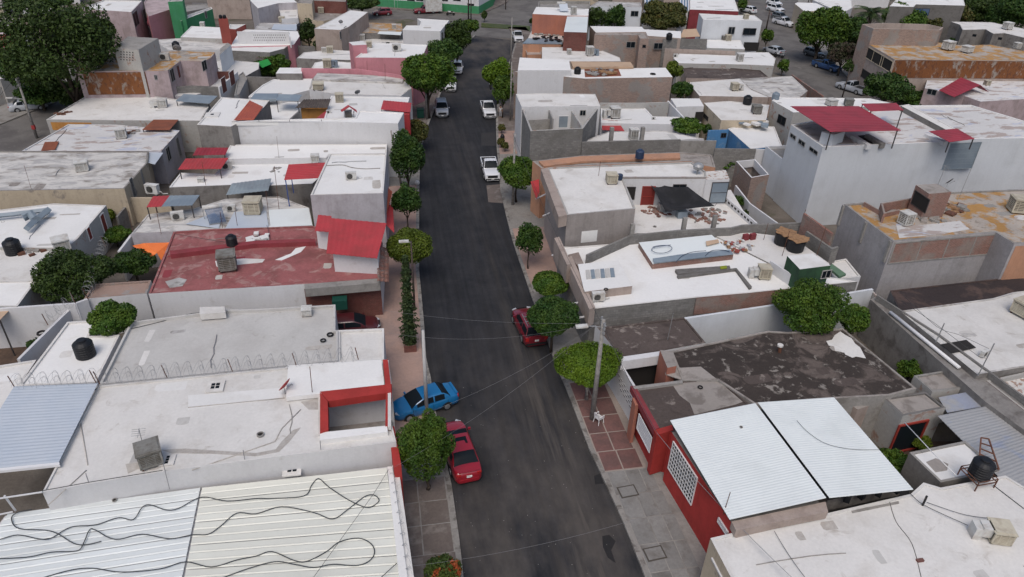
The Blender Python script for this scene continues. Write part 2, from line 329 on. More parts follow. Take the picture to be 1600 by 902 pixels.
class House:
    def __init__(s,label,cat='house',group=None,name='house',at=None):
        s.label=label; s.o=None; s.Z=[]; s.zr=[]; s.cat=cat; s.group=group; s.name=name
        if at is not None: s._root(at)
    def _root(s,p):
        if s.o is None: s.o=empty(s.name,(p[0],p[1],0),s.label,s.cat,s.group)
    def block(s,px,z,wall='white_wall',roof='white_roof',par=.18,pw=.15,z0=0.0,cap=None,rz=None,hole=False,world=False):
        _zj[0]=(_zj[0]+1)%23; z=z+_zj[0]*.0035
        pts=ccw([tuple(q[:2]) for q in px] if world else [tuple(P(x,y,z)[:2]) for x,y in px])
        s._root((sum(p[0] for p in pts)/len(pts),sum(p[1] for p in pts)/len(pts)))
        n=len(pts); s.z=z; s.pts=pts
        v=[(p[0],p[1],z0) for p in pts]+[(p[0],p[1],z) for p in pts]
        link('wall',v,[(i,(i+1)%n,n+(i+1)%n,n+i) for i in range(n)],wall,s.o); s.off=0; s.Z.append((z,0)); s.zr.append((rz if rz is not None else z-par) if roof else z)
        if par>0:
            q=inset(pts,pw); v=[(p[0],p[1],z) for p in pts]+[(p[0],p[1],z) for p in q]+[(p[0],p[1],z-par-.3) for p in q]
            f=[(i,(i+1)%n,n+(i+1)%n,n+i) for i in range(n)]+[(n+i,n+(i+1)%n,2*n+(i+1)%n,2*n+i) for i in range(n)]
            link('parapet',v,f,cap or (wall if hole else {'white_roof':'white_roof_dirty','white_roof_clean':'white_roof'}.get(roof,roof) if (_zj[0]%2) else roof),s.o)
            if roof:
                zz=(rz if rz is not None else z-par); s.dress(q,zz,roof) if not hole else None; link('roof' if not hole else 'floor',[(p[0],p[1],zz) for p in q],[tuple(range(n))],roof,s.o)
        elif roof: link('roof',[(p[0],p[1],z) for p in pts],[tuple(range(n))],roof,s.o)
        return s
    def dress(s,q,z,roof):
        """repair patches, low conduits and drain mouths that flat roofs collect"""
        if roof not in PATCH: return
        a=abs(sum(q[i][0]*q[(i+1)%len(q)][1]-q[(i+1)%len(q)][0]*q[i][1] for i in range(len(q))))/2
        if a<22: return
        rd=random.Random(int(a*100)+len(q)); xs=[p[0] for p in q]; ys=[p[1] for p in q]
        def inside(x,y):
            c=False; n=len(q)
            for i in range(n):
                (x1,y1),(x2,y2)=q[i],q[(i+1)%n]
                if (y1>y)!=(y2>y) and x<(x2-x1)*(y-y1)/(y2-y1)+x1: c=not c
            return c
        for k in range(min(7,int(a/16)+1)):
            x,y=rd.uniform(min(xs),max(xs)),rd.uniform(min(ys),max(ys)); w,h=rd.uniform(.3,1.5),rd.uniform(.2,.7); an=rd.choice((0,0,.05,1.57))+rd.uniform(-.06,.06)
            n=9; pts=[]
            for i in range(n):
                t=6.283*i/n; r=rd.uniform(.8,1.1); u,v=w*max(-.66,min(.66,math.cos(t)*r)),h*max(-.6,min(.6,math.sin(t)*r)); pts.append((x+u*math.cos(an)-v*math.sin(an),y+u*math.sin(an)+v*math.cos(an)))
            if all(inside(*p) for p in pts): link('patch',[(p[0],p[1],z+.006+.001*k) for p in pts],[tuple(range(n))],rd.choice(PATCH[roof]),s.o)
        for k in range(1+int(a>60)+int(a>140)):
            x,y=rd.uniform(min(xs),max(xs)),rd.uniform(min(ys),max(ys)); an=rd.choice((0,1.57))+rd.uniform(-.1,.1); L=rd.uniform(1.5,5); p=[]
            for i in range(6): t=i/5-.5; p.append((x+math.cos(an)*L*t+rd.uniform(-.08,.08),y+math.sin(an)*L*t+rd.uniform(-.08,.08),z+.03))
            if all(inside(u[0],u[1]) for u in p): MB().tube(p,rd.choice((.018,.025,.04)),5).go('conduit',rd.choice(('cable','galv','concrete','wire_light')),s.o)
    def wallstrip(s,px,z,w=.18,m='cmu',z0=0,name='wall'):
        """free-standing wall along a pixel polyline traced on its top"""
        pts=[P(x,y,z) for x,y in px]; s._root(pts[0]); mb=MB(); s.Z.append((z,w/2))
        for a,b in zip(pts,pts[1:]):
            d=Vector((b.x-a.x,b.y-a.y,0)); L=d.length; 
            mb.box(((a.x+b.x)/2,(a.y+b.y)/2,(z+z0)/2),(L+w*.96,w,z-z0),math.atan2(d.y,d.x)); z+=.003
        mb.go(name,m,s.o); return s
    def plane(s,a,b,z):
        zz,s.off=min(s.Z,key=lambda q:abs(q[0]-z)) if s.Z else (z,0)
        if abs(z-zz)<.1: z=zz
        else: s.off=0
        A=P(*a,z); B=P(*b,z); d=Vector((B.x-A.x,B.y-A.y,0)); s.A=A; s.e=d.normalized(); s.n=Vector((s.e.y,-s.e.x,0))
        if s.n.dot(Vector((-A.x,-A.y,0)))<0: s.n=-s.n
        s.A=s.A+s.n*s.off; return s
    def hit(s,px,py):
        r=Vector(ray(px,py)); C=Vector((0,0,HC)); t=(s.A-C).dot(s.n)/r.dot(s.n); p=C+r*t
        return (p-s.A).dot(s.e),p.z
    def opening(s,p0,p1,kind='window',fm='frame_grey',gm='glass',nu=2,nv=1,depth=.06,fw=.06):
        u0,z1=s.hit(*p0); u1,z0=s.hit(*p1)
        if u0>u1: u0,u1=u1,u0
        if z0>z1: z0,z1=z1,z0
        rz=math.atan2(s.e.y,s.e.x); uc=(u0+u1)/2; zc=(z0+z1)/2; w=u1-u0; h=z1-z0
        def pt(u,z,d): q=s.A+s.e*u+s.n*d; return (q.x,q.y,z)
        mb=MB()
        mb.box(pt(u0+fw/2,zc,depth/2),(fw,depth,h),rz).box(pt(u1-fw/2,zc,depth/2),(fw,depth,h),rz)
        mb.box(pt(uc,z1-fw/2,depth/2),(w-2*fw,depth,fw),rz).box(pt(uc,z0+fw/2,depth/2),(w-2*fw,depth,fw),rz)
        for i in range(1,nu): mb.box(pt(u0+w*i/nu,zc,depth/2-.004),(fw*.7,depth-.01,h-2*fw),rz)
        for i in range(1,nv): mb.box(pt(uc,z0+h*i/nv,depth/2-.009),(w-2*fw,depth-.02,fw*.7),rz)
        fr=mb.go(kind,fm,s.o)
        MB().box(pt(uc,zc,.012),(w-.02,.02,h-.02),rz).go('pane' if kind!='door' else 'leaf',gm,None,loc=s.o.location).parent=fr
        fr.children[0].location=(0,0,0)
        return fr
    def slab(s,px,z,m,th=.12,name='slab'):
        pts=ccw([tuple(P(x,y,z)[:2]) for x,y in px]); s._root(pts[0]); MB().poly(pts,z-th,z).go(name,m,s.o); return s
    def patch(s,px,z,m,name='patch'):
        z=min(s.zr,key=lambda q:abs(q-z))+.014
        pts=ccw([tuple(P(x,y,z)[:2]) for x,y in px]); MB().poly(pts,z-.05,z).go(name,m,s.o); return s
    def sheet(s,quad,z,m,ribs=0,amp=.03,name='canopy',posts=None,zb=0,pm='frame_dark',th=.03,along=0,parent=None):
        """thin metal or cloth cover over four pixel corners; z one height or four"""
        zs=z if isinstance(z,(list,tuple)) else [z]*4
        Q=[P(x,y,zz) for (x,y),zz in zip(quad,zs)]
        if along: Q=Q[1:]+Q[:1]; zs=list(zs[1:])+[zs[0]]
        s._root(Q[0])
        a,b,c,d=Q; nu=max(1,ribs*2); mb=MB(); k=0
        for t in (0,1):
            for i in range(nu+1):
                u=i/nu; top=a.lerp(b,u); bot=d.lerp(c,u); o=amp*(i%2) if ribs else 0
                mb.v+=[top+Vector((0,0,o-t*th)),bot+Vector((0,0,o-t*th))]
        n=2*(nu+1)
        for i in range(nu):
            mb.f+=[(2*i,2*i+1,2*i+3,2*i+2),(n+2*i,n+2*i+2,n+2*i+3,n+2*i+1),(2*i,2*i+2,n+2*i+2,n+2*i),(2*i+1,n+2*i+1,n+2*i+3,2*i+3)]
        mb.f+=[(0,n,n+1,1),(2*nu,2*nu+1,n+2*nu+1,n+2*nu)]
        o=mb.go(name,m,s.o)
        if posts is not None:
            for i in posts:
                p=Q[i].lerp(sum(Q,Vector())/4,.06); MB().bar((p.x,p.y,zb),(p.x,p.y,p.z-.04),.08).go('post',pm,s.o)
        return s
    def boxat(s,px,z,h,m,name='kerb'):
        pts=ccw([tuple(P(x,y,z)[:2]) for x,y in px]); s._root(pts[0]); MB().poly(pts,z-h,z).go(name,m,s.o); return s
def pipe(name,pxs,z,r,m,label,cat,group=None,n=5,smooth=True):
    """cable or pipe lying along a pixel polyline at height z"""
    pts=[P(x,y,z) for x,y in pxs]
    if smooth and len(pts)>2:
        out=[]
        for i in range(len(pts)-1):
            p0=pts[max(i-1,0)];p1=pts[i];p2=pts[i+1];p3=pts[min(i+2,len(pts)-1)]
            for t in (0,.2,.4,.6,.8): out.append(.5*((2*p1)+(p2-p0)*t+(2*p0-5*p1+4*p2-p3)*t*t+(3*p1-p0-3*p2+p3)*t**3))
        out.append(pts[-1]); pts=out
    o=MB().tube(pts,r,n).go(name,m,None,True,loc=pts[0]); return tag(o,label,cat,group)
# ---------------------------------------------------------------- rooftop units
def place(root,px,py,z,rz=0,s=1.0):
    p=P(px,py,z); root.location=p; root.rotation_euler=(0,0,math.radians(rz)); root.scale=(s,s,s); return root
def root0(name,label,cat,group=None): return empty(name,(0,0,0),label,cat,group)
def dup(r,label,group=None):
    c=r.copy(); COL.objects.link(c); c['label']=label
    if group: c['group']=group
    for ch in list(r.children):
        k=ch.copy(); COL.objects.link(k); k.parent=c
        for g in list(ch.children):
            q=g.copy(); COL.objects.link(q); q.parent=k
    return c
_proto={}
def cooler(px,py,z,wpx,label,col='cooler_beige',rz=0,duct=0,ht=.95):
    """evaporative cooler, unit about 1 m wide; px,py is the middle of its foot"""
    key=(col,duct,ht)
    if key in _proto: r=dup(_proto[key],label)
    else:
        r=root0('rooftop_cooler',label,'rooftop cooler','coolers on the flat roofs'); _proto[key]=r
        h=ht; mb=MB()
        for x in (-.46,.46):
            for y in (-.46,.46): mb.box((x,y,.5*h+.12),(.08,.08,h))
        mb.box((0,0,.17),(1,1,.10)).box((0,0,h+.08),(1,1,.08)); b=mb.go('cabinet',col,r)
        MB().poly([(-.54,-.54),(.54,-.54),(.54,.54),(-.54,.54)],h+.12,h+.17).poly([(-.46,-.46),(.46,-.46),(.46,.46),(-.46,.46)],h+.17,h+.20).go('lid',col,r)
        for a in range(4):
            R=Matrix.Rotation(a*math.pi/2,3,'Z')
            if a==3 and duct: 
                continue
            p=MB(); p.box(R@Vector((0,-.44,.5*h+.12)),(.84,.05,h-.2),a*math.pi/2); p.go('pad',  'cooler_pad',r)
            q=MB()
            for k in range(6): q.box(R@Vector((0,-.478,.27+k*(h-.3)/5.2)),(.84,.03,.05),a*math.pi/2)
            for x in (-.2,.2): q.box(R@Vector((x,-.485,.5*h+.12)),(.045,.03,h-.22),a*math.pi/2)
            q.go('louver',col,r)
        lg=MB()
        for x in (-.4,.4):
            for y in (-.4,.4): lg.box((x,y,.06),(.08,.08,.12))
        lg.go('feet','rust',r)
        if duct:
            d=MB(); d.box((-.72,0,.62),(.5,.62,.6)).box((-1.1,0,.42),(.42,.62,.84)); d.go('duct','cooler_white' if duct==1 else 'sheet_slate',r)
    s=wpx/ppm(py-wpx*.4,z+.5)/1.08
    return place(r,px,py,z,rz,s)
def minisplit(px,py,z,wpx,label,rz=0):
    if 'ms' in _proto: r=dup(_proto['ms'],label)
    else:
        r=root0('air_conditioner',label,'air conditioner','outdoor air conditioner units on the roofs'); _proto['ms']=r
        MB().box((0,0,.36),(.85,.34,.58)).box((0,0,.66),(.88,.37,.03)).go('casing','cooler_white',r)
        m=MB(); m.v+=[Vector((-.1+.23*math.cos(t*math.pi/8),-.177,.36+.23*math.sin(t*math.pi/8))) for t in range(16)]; m.f.append(tuple(range(16))[::-1]); m.go('fan','plastic_black',r)
        g=MB()
        for k in range(7): g.box((-.1,-.185,.17+k*.064),(.44,.012,.012))
        g.go('grille','cooler_grey',r)
        MB().box((-.3,0,.035),(.08,.36,.07)).box((.3,0,.035),(.08,.36,.07)).go('feet','galv',r)
        MB().tube([(.43,.05,.2),(.55,.05,.18),(.62,.08,.03),(.9,.2,.03)],.03).go('hose','cooler_white',r)
    return place(r,px,py,z,rz,wpx/ppm(py,z)/.95)
def tank(px,py,z,wpx,label,mat_='plastic_black',stand=0):
    k=('tank',mat_,stand)
    if k in _proto: r=dup(_proto[k],label)
    else:
        r=root0('water_tank',label,'water tank','plastic water tanks on the roofs'); _proto[k]=r; b=stand
        prof=[(.50,b),(.55,b+.05)]
        for i in range(5): prof+=[(.55,b+.1+i*.2),(.55,b+.2+i*.2),(.53,b+.22+i*.2),(.53,b+.27+i*.2)]
        prof+=[(.55,b+1.12),(.50,b+1.2),(.36,b+1.32),(.24,b+1.38)]
        MB().lathe((0,0,0),prof,20).go('barrel',mat_,r)
        MB().lathe((0,0,0),[(.25,b+1.38),(.27,b+1.40),(.27,b+1.45),(.2,b+1.48)],16).go('lid',mat_,r)
        if stand:
            s=MB()
            for x in (-.6,.6):
                for y in (-.6,.6): s.bar((x,y,0),(x,y,stand+.25),.05)
            for x in (-.6,.6): s.bar((x,-.6,stand),(x,.6,stand),.05).bar((x,-.6,stand+.25),(x,.6,stand+.25),.04)
            for y in (-.6,-.2,.2,.6): s.bar((-.6,y,stand-.03),(.6,y,stand-.03),.05)
            for y in (-.6,.6): s.bar((-.6,y,stand+.25),(.6,y,stand+.25),.04)
            s.go('stand','rust',r)
    place(r,px,py,z,random.uniform(0,90),wpx/ppm(py-10,z+.6)/1.12); r.scale.z*=.80; return r
def dish(px,py,z,wpx,label,rz=0,m='wire_light'):
    k=('dish',m)
    if k in _proto: r=dup(_proto[k],label)
    else:
        r=root0('satellite_dish',label,'satellite dish','satellite dishes'); _proto[k]=r
        mb=MB(); R=Matrix.Rotation(math.radians(-55),3,'X')
        n=16; k0=0
        for i,(rr,d) in enumerate([(.02,0),(.15,.015),(.28,.05),(.38,.09)]):
            for j in range(n): a=2*math.pi*j/n; mb.v.append(R@Vector((rr*math.cos(a),rr*1.12*math.sin(a),d-.1))+Vector((0,0,.62)))
        for i in range(3):
            for j in range(n): mb.f.append((i*n+j,i*n+(j+1)%n,(i+1)*n+(j+1)%n,(i+1)*n+j))
        mb.f.append(tuple(range(n))); o=mb.go('reflector',m,r,True); sm=o.modifiers.new('s','SOLIDIFY'); sm.thickness=.015
        MB().tube([(0,.05,0),(0,.05,.45),(0,0,.6)],.025).bar((0,-.06,.36),(0,-.42,.72),.03).box((0,-.43,.74),(.06,.1,.06)).go('mast','galv',r)
    return place(r,px,py,z,rz,wpx/ppm(py-5,z)/.78)
def vent(px,py,z,label,s=1):
    if 'vent' in _proto: r=dup(_proto['vent'],label)
    else:
        r=root0('roof_vent',label,'vent pipe','round vent openings in the roofs'); _proto['vent']=r
        MB().lathe((0,0,0),[(.2,0),(.2,.1),(.15,.1),(.15,.03)],14).go('ring','concrete',r); MB().lathe((0,0,0),[(.14,0),(.14,.04)],12).go('opening','void',r)
    return place(r,px,py,z,0,s)
def skylight(px,py,z,label,nx=2,ny=2,s=.8,rz=0):
    r=root0('skylight',label,'skylight','small block skylights in the white roof')
    MB().poly([(-.62,-.62),(.62,-.62),(.62,.62),(-.62,.62)],0,.12).go('kerb','white_roof',r)
    for i in range(nx):
        for j in range(ny):
            MB().box(((i-(nx-1)/2)*.34,(j-(ny-1)/2)*.34,.13),(.26,.26,.03)).go('pane','glass',r)
    return place(r,px,py,z,rz,s)
def tire(px,py,z,label,s=1):
    r=[]; mb=MB(); n=18
    for i in range(n):
        a=2*math.pi*i/n
        for j in range(7): b=2*math.pi*j/7; mb.v.append(Vector(((.27+.08*math.cos(b))*math.cos(a),(.27+.08*math.cos(b))*math.sin(a),.09+.09*math.sin(b))))
    for i in range(n):
        for j in range(7): mb.f.append((i*7+j,((i+1)%n)*7+j,((i+1)%n)*7+(j+1)%7,i*7+(j+1)%7))
    o=mb.go('tire','tyre',None,True); o.location=P(px,py,z); o.scale=(s,s,s); return tag(o,label,'tire')
def mast(px,py,z,h,label,r=.022,m='rust',top=0,group='thin masts and rebar on the roofs'):
    p=P(px,py,z); mb=MB().tube([(0,0,0),(.02*h,0,h*.5),(.04*h,.01,h)],r,5)
    if top==1:
        for k in range(4): mb.bar((-.35+.04*h,-.1*k,h-.06*k),(.35+.04*h,-.1*k,h-.06*k),.015)
        mb.bar((.04*h,.1,h),(.04*h,-.45,h-.2),.02)
    o=mb.go('roof_mast',m,None,loc=(0,0,0)); o.location=p; return tag(o,label,'roof mast',group)
def debris(px,py,z,n,spread,label,mats=('clay','concrete','cardboard'),seed=1,size=.25):
    rd=random.Random(seed); p=P(px,py,z); r=empty('junk_pile',p,label,'junk pile','junk and rubble on the roofs')
    for m in mats:
        mb=MB()
        for k in range(n//len(mats)):
            a=rd.uniform(0,6.28); q=spread*math.sqrt(rd.random()); d=[rd.uniform(.3,1)*size*2 for _ in range(3)]; d[2]*=.35
            mb.box((q*math.cos(a),q*math.sin(a)*.7,d[2]/2+rd.random()*.05),d,rd.uniform(0,3.1))
        o=mb.go('rubble',m,None,loc=(0,0,0)); o.parent=r; o.location=(0,0,0); o['kind']='stuff'
    return r
# ---------------------------------------------------------------- vehicles (front faces local +Y)
def loft(sec,name,m,root,ring):
    mb=MB(); n=len(ring(sec[0]))
    for s in sec: mb.v+=[Vector(p) for p in ring(s)]
    for i in range(len(sec)-1):
        for j in range(n): mb.f.append((i*n+j,(i+1)*n+j,(i+1)*n+(j+1)%n,i*n+(j+1)%n))
    mb.f.append(tuple(range(n))); mb.f.append(tuple((len(sec)-1)*n+j for j in range(n))[::-1])
    o=mb.go(name,m,root,True)
    o.data.set_sharp_from_angle(angle=math.radians(38)) if hasattr(o.data,'set_sharp_from_angle') else None
    return o
SPEC={ # L,W,H, stations (y/L, width factor, ztop), cabin: rear base, rear top, front top, front base (y/L), belt
 'sedan':(4.5,1.75,1.47,[(-.5,.60,.68),(-.494,.76,.84),(-.48,.86,.94),(-.45,.93,.99),(-.38,.97,1.02),(-.26,1,.98),(-.1,1,.94),(.15,1,.94),(.24,1,.93),(.31,.985,.90),(.37,.95,.86),(.42,.90,.80),(.46,.82,.72),(.485,.70,.62),(.5,.52,.50)],(-.385,-.25,.08,.27),.93),
 'suv':(4.45,1.85,1.70,[(-.5,.74,.78),(-.485,.90,1.0),(-.42,1,1.06),(-.2,1,1.04),(.1,1,1.03),(.22,1,1.02),(.35,.97,.97),(.43,.91,.89),(.48,.80,.76),(.5,.60,.6)],(-.475,-.42,.06,.215),1.02),
 'hatch':(4.0,1.72,1.5,[(-.5,.84,.72),(-.485,.94,.95),(-.42,1,.98),(-.2,1,.96),(.1,1,.95),(.2,1,.94),(.33,.97,.88),(.44,.92,.76),(.49,.84,.62),(.5,.72,.52)],(-.47,-.38,.05,.21),.94),
 'pickup':(5.2,1.82,1.74,[(-.5,.97,.62),(-.49,1,.66),(-.12,1,.66),(-.119,1,1.04),(.1,1,1.04),(.2,1,1.04),(.34,.98,1.0),(.45,.95,.93),(.49,.9,.8),(.5,.82,.62)],(-.115,-.09,.07,.19),1.03)}
_car={}
def car(px,py,deg,kind,color,label,cat='car',group=None,z=0):
    key=(kind,color)
    if key in _car: r=dup(_car[key],label)
    else:
        L,Wd,H,st,cb,belt=SPEC[kind]; r=root0('parked_car' if kind!='pickup' else 'pickup_truck',label,cat,group); _car[key]=r
        hw=Wd/2; zb=.24
        def ring(s):
            y,w,zt=s[0]*L,s[1]*hw,s[2]; zm=min(zt-.04,.62)
            half=[(w*.90,zb),(w*.985,zb+.12),(w,zm*.8),(w*.99,zm),(w*.965,zt-.09),(w*.92,zt-.03),(w*.80,zt),(w*.4,zt+.025)]
            return [(x,y,z_) for x,z_ in half]+[(-x,y,z_) for x,z_ in half[::-1]]
        loft(st,'body',color,r,ring)
        yr0,yr1,yf1,yf0=[c*L for c in cb]; wb=hw*.93; wt=hw*.74
        def gring(y,w,z_): return [(w,y,z_),(-w,y,z_)]
        # cabin: one curved shell, its faces sorted into roof, pillars and glass
        ymid=(yr1+yf1)/2-.05
        Y=[(yr0,0,'p'),(yr0+.05,.10,'r'),(yr0+(yr1-yr0)*.5,.58,'r'),(yr1-.06,.90,'r'),(yr1+.10,.975,'q'),(yr1+.16,.985,'m'),(ymid-.05,1.0,'b'),(ymid+.05,1.0,'m'),(yf1-.22,.985,'q'),(yf1-.02,.94,'f'),(yf1+(yf0-yf1)*.5,.60,'f'),(yf0-.05,.10,'p'),(yf0,0,'p')]
        rg=[]
        for y,h,_ in Y:
            dz=(H-belt+.03)*h; zb_=belt-.03; ww=wb-(wb-wt)*h
            half=[(wb,zb_),(wb-(wb-ww)*.12,zb_+dz*.14),(wb-(wb-ww)*.84,zb_+dz*.84),(ww*.95,zb_+dz*.955),(ww*.78,zb_+dz*.99),(ww*.4,zb_+dz+.012*h)]
            rg.append([Vector((x,y,z_)) for x,z_ in half]+[Vector((-x,y,z_)) for x,z_ in half[::-1]])
        grp={}
        for i in range(len(Y)-1):
            zone=Y[i][2]
            for j in range(11):
                side=j in (1,9); top=3<=j<=7
                if zone=='f' and top: g_='windshield'
                elif zone=='r' and top and kind!='pickup' or (kind=='pickup' and zone=='r' and top): g_='rear_window'
                elif side and zone in ('m','q') : g_='side_window' + ('L' if j==1 else 'R')+('a' if i<6 else 'b')
                elif side and zone=='r' and i==3: g_='side_window'+('L' if j==1 else 'R')+'a'
                elif side and zone=='f' and i==9 : g_='side_window'+('L' if j==1 else 'R')+'b'
                else: g_='cabin'
                grp.setdefault(g_,MB()).quad(rg[i][j],rg[i+1][j],rg[i+1][j+1],rg[i][j+1])
        for g_,mb in grp.items():
            key_={}; vs=[]; fs=[]
            for q in mb.f:
                f_=[]
                for vi in q:
                    v=mb.v[vi]; kk=(round(v.x,4),round(v.y,4),round(v.z,4))
                    if kk not in key_: key_[kk]=len(vs); vs.append(v)
                    if key_[kk] not in f_: f_.append(key_[kk])
                if len(f_)>2: fs.append(tuple(f_))
            o=link('cabin' if g_=='cabin' else g_[:11] if g_.startswith('side') else g_,vs,fs,color if g_=='cabin' else 'glass',r,True)
            if g_=='cabin': o.data.set_sharp_from_angle(angle=math.radians(50))
        fy=L*.5; ry=-L*.5
        for sx in (-1,1):
            MB().box((sx*hw*(.66 if kind!='sedan' else .60),fy-(.12 if kind!='sedan' else .17),.66 if kind in('sedan','hatch') else .80),(.34,.14,.11),sx*(-.42 if kind!='sedan' else -.62)).go('headlight','lamp_clear',r)
            MB().box((sx*hw*(.80 if kind!='sedan' else .70),ry+(.05 if kind!='sedan' else .06),.84 if kind!='pickup' else .85),(.26 if kind!='pickup' else .12,.10,.14 if kind in('sedan','hatch') else .26),sx*.3).go('taillight','lamp_red',r)
            MB().box((sx*(hw+.07),yf0-.18,belt+.06),(.16,.10,.12)).go('mirror',color if kind!='pickup' else 'trim_black',r)
        for sx in (-1,1):
            for wy in (.31*L,-.29*L):
                w=MB(); R=Matrix.Rotation(math.pi/2,3,'Y'); wr=.32 if kind in('sedan','hatch') else .36
                prof=[(.12,-.11),(wr-.02,-.11),(wr,-.08),(wr,.08),(wr-.02,.11),(.12,.11)]
                t=MB(); t.lathe((0,0,0),prof,20); t.v=[R@v+Vector((sx*(hw-.10),wy,wr)) for v in t.v]; wo=t.go('wheel','tyre',r)
                t=MB(); t.lathe((0,0,0),[(wr*.62,-.012),(wr*.62,.012),(wr*.5,.02),(.05,.028)],14); t.v=[R@Vector((v.x,v.y,v.z*sx))+Vector((sx*(hw+.012),wy,wr)) for v in t.v]; ro=t.go('rim','rim',r); ro.parent=wo
                t=MB(); n=14
                for rr in (wr+.015,wr+.065):
                    for k in range(n+1): a=math.pi*(-.08+1.16*k/n); t.v.append(Vector((sx*(hw+.004),wy+rr*math.cos(a),wr+rr*math.sin(a))))
                t.f=[(k,k+1,n+2+k,n+1+k) for k in range(n)]; t.go('wheel_arch','trim_black',r)
        MB().box((0,fy-.03,.56 if kind in('sedan','hatch') else .70),(Wd*(.5 if kind in('sedan','hatch') else .62),.07,.16 if kind in('sedan','hatch') else .30)).go('grille','trim_black',r)
        MB().box((0,fy-.04,.38),(Wd*(.84 if kind!='sedan' else .52),.10,.16)).go('bumper','trim_black' if kind in('suv','pickup') else color,r)
        MB().box((0,ry+.03,.42),(Wd*(.86 if kind!='sedan' else .66),.12,.18)).go('bumper','trim_black' if kind in('suv','pickup') else color,r)
        MB().box((0,ry-.02,.72 if kind!='pickup' else .5),(.32,.03,.15)).go('number_plate','plate',r); MB().box((0,fy+.015,.45),(.32,.02,.13)).go('number_plate','plate',r)
        if kind=='suv':
            for sx in (-1,1): MB().bar((sx*wt*.86,yr1+.2,H+.05),(sx*wt*.86,yf1-.25,H+.05),.035).bar((sx*wt*.86,yr1+.2,H-.01),(sx*wt*.86,yr1+.2,H+.05),.03).bar((sx*wt*.86,yf1-.25,H-.01),(sx*wt*.86,yf1-.25,H+.05),.03).go('roof_rail','galv',r)
            MB().bar((-wt*.86,yr1+.8,H+.06),(wt*.86,yr1+.8,H+.06),.04).bar((-wt*.86,yf1-.7,H+.06),(wt*.86,yf1-.7,H+.06),.04).go('roof_bar','galv',r)
        if kind=='pickup':
            yb=-.119*L
            for sx in (-1,1): MB().box((sx*(hw-.05),(ry+.03+yb)/2,.84),(.09,yb-ry-.03,.42)).go('bed_side',color,r)
            MB().box((0,ry+.05,.84),(Wd-.2,.08,.42)).go('tailgate',color,r)
            MB().box((0,(ry+yb)/2,.97),(Wd-.20,yb-ry-.12,.03)).go('bed_liner','trim_black',r)
        if color=='car_crimson': MB().box((0,(yr1+yf1)/2+.15,H-.005),(.85,.55,.03)).go('sunroof','glass',r)
        if kind=='sedan': MB().box((0,ry+.12,1.03),(Wd*.7,.16,.035)).go('spoiler',color,r)
        # shut lines
        for sx in (-1,1):
            for yy in ([yr0+.35,(yr1+yf1)/2+.05,yf0-.12] if kind!='pickup' else [yr0+.1,yf0-.1]): MB().box((sx*(hw+.0),yy,.62),(.012,.014,.55)).go('door_gap','trim_black',r)
    p=P(px,py,z+.5); r.location=(p.x,p.y,z); r.rotation_euler=(0,0,math.radians(deg)); return r
def motorcycle(px,py,deg,label,m='car_white'):
    if 'moto' in _proto: r=dup(_proto['moto'],label)
    else:
        r=root0('motorcycle',label,'motorcycle','motorcycles'); _proto['moto']=r; R=Matrix.Rotation(math.pi/2,3,'Y')
        for y in (-.65,.65):
            t=MB(); t.lathe((0,0,0),[(.2,-.05),(.30,-.05),(.30,.05),(.2,.05)],16); t.v=[R@v+Vector((0,y,.30)) for v in t.v]; t.go('wheel','tyre',r)
        MB().bar((0,-.65,.3),(0,.1,.45),.1).bar((0,.65,.3),(0,.42,.95),.06).box((0,.05,.42),(.28,.5,.34)).go('frame','trim_black',r)
        MB().box((0,.2,.78),(.3,.45,.2)).box((0,-.65,.68),(.18,.35,.06)).go('fuel_tank',m,r)
        MB().box((0,-.3,.80),(.26,.65,.1)).go('seat','trim_black',r); MB().bar((-.36,.38,1.02),(.36,.38,1.02),.04).go('handlebar','trim_black',r)
        MB().box((0,.5,.9),(.18,.14,.18)).go('headlight','lamp_clear',r)
    p=P(px,py,.3); r.location=(p.x,p.y,0); r.rotation_euler=(0,0,math.radians(deg)); return r
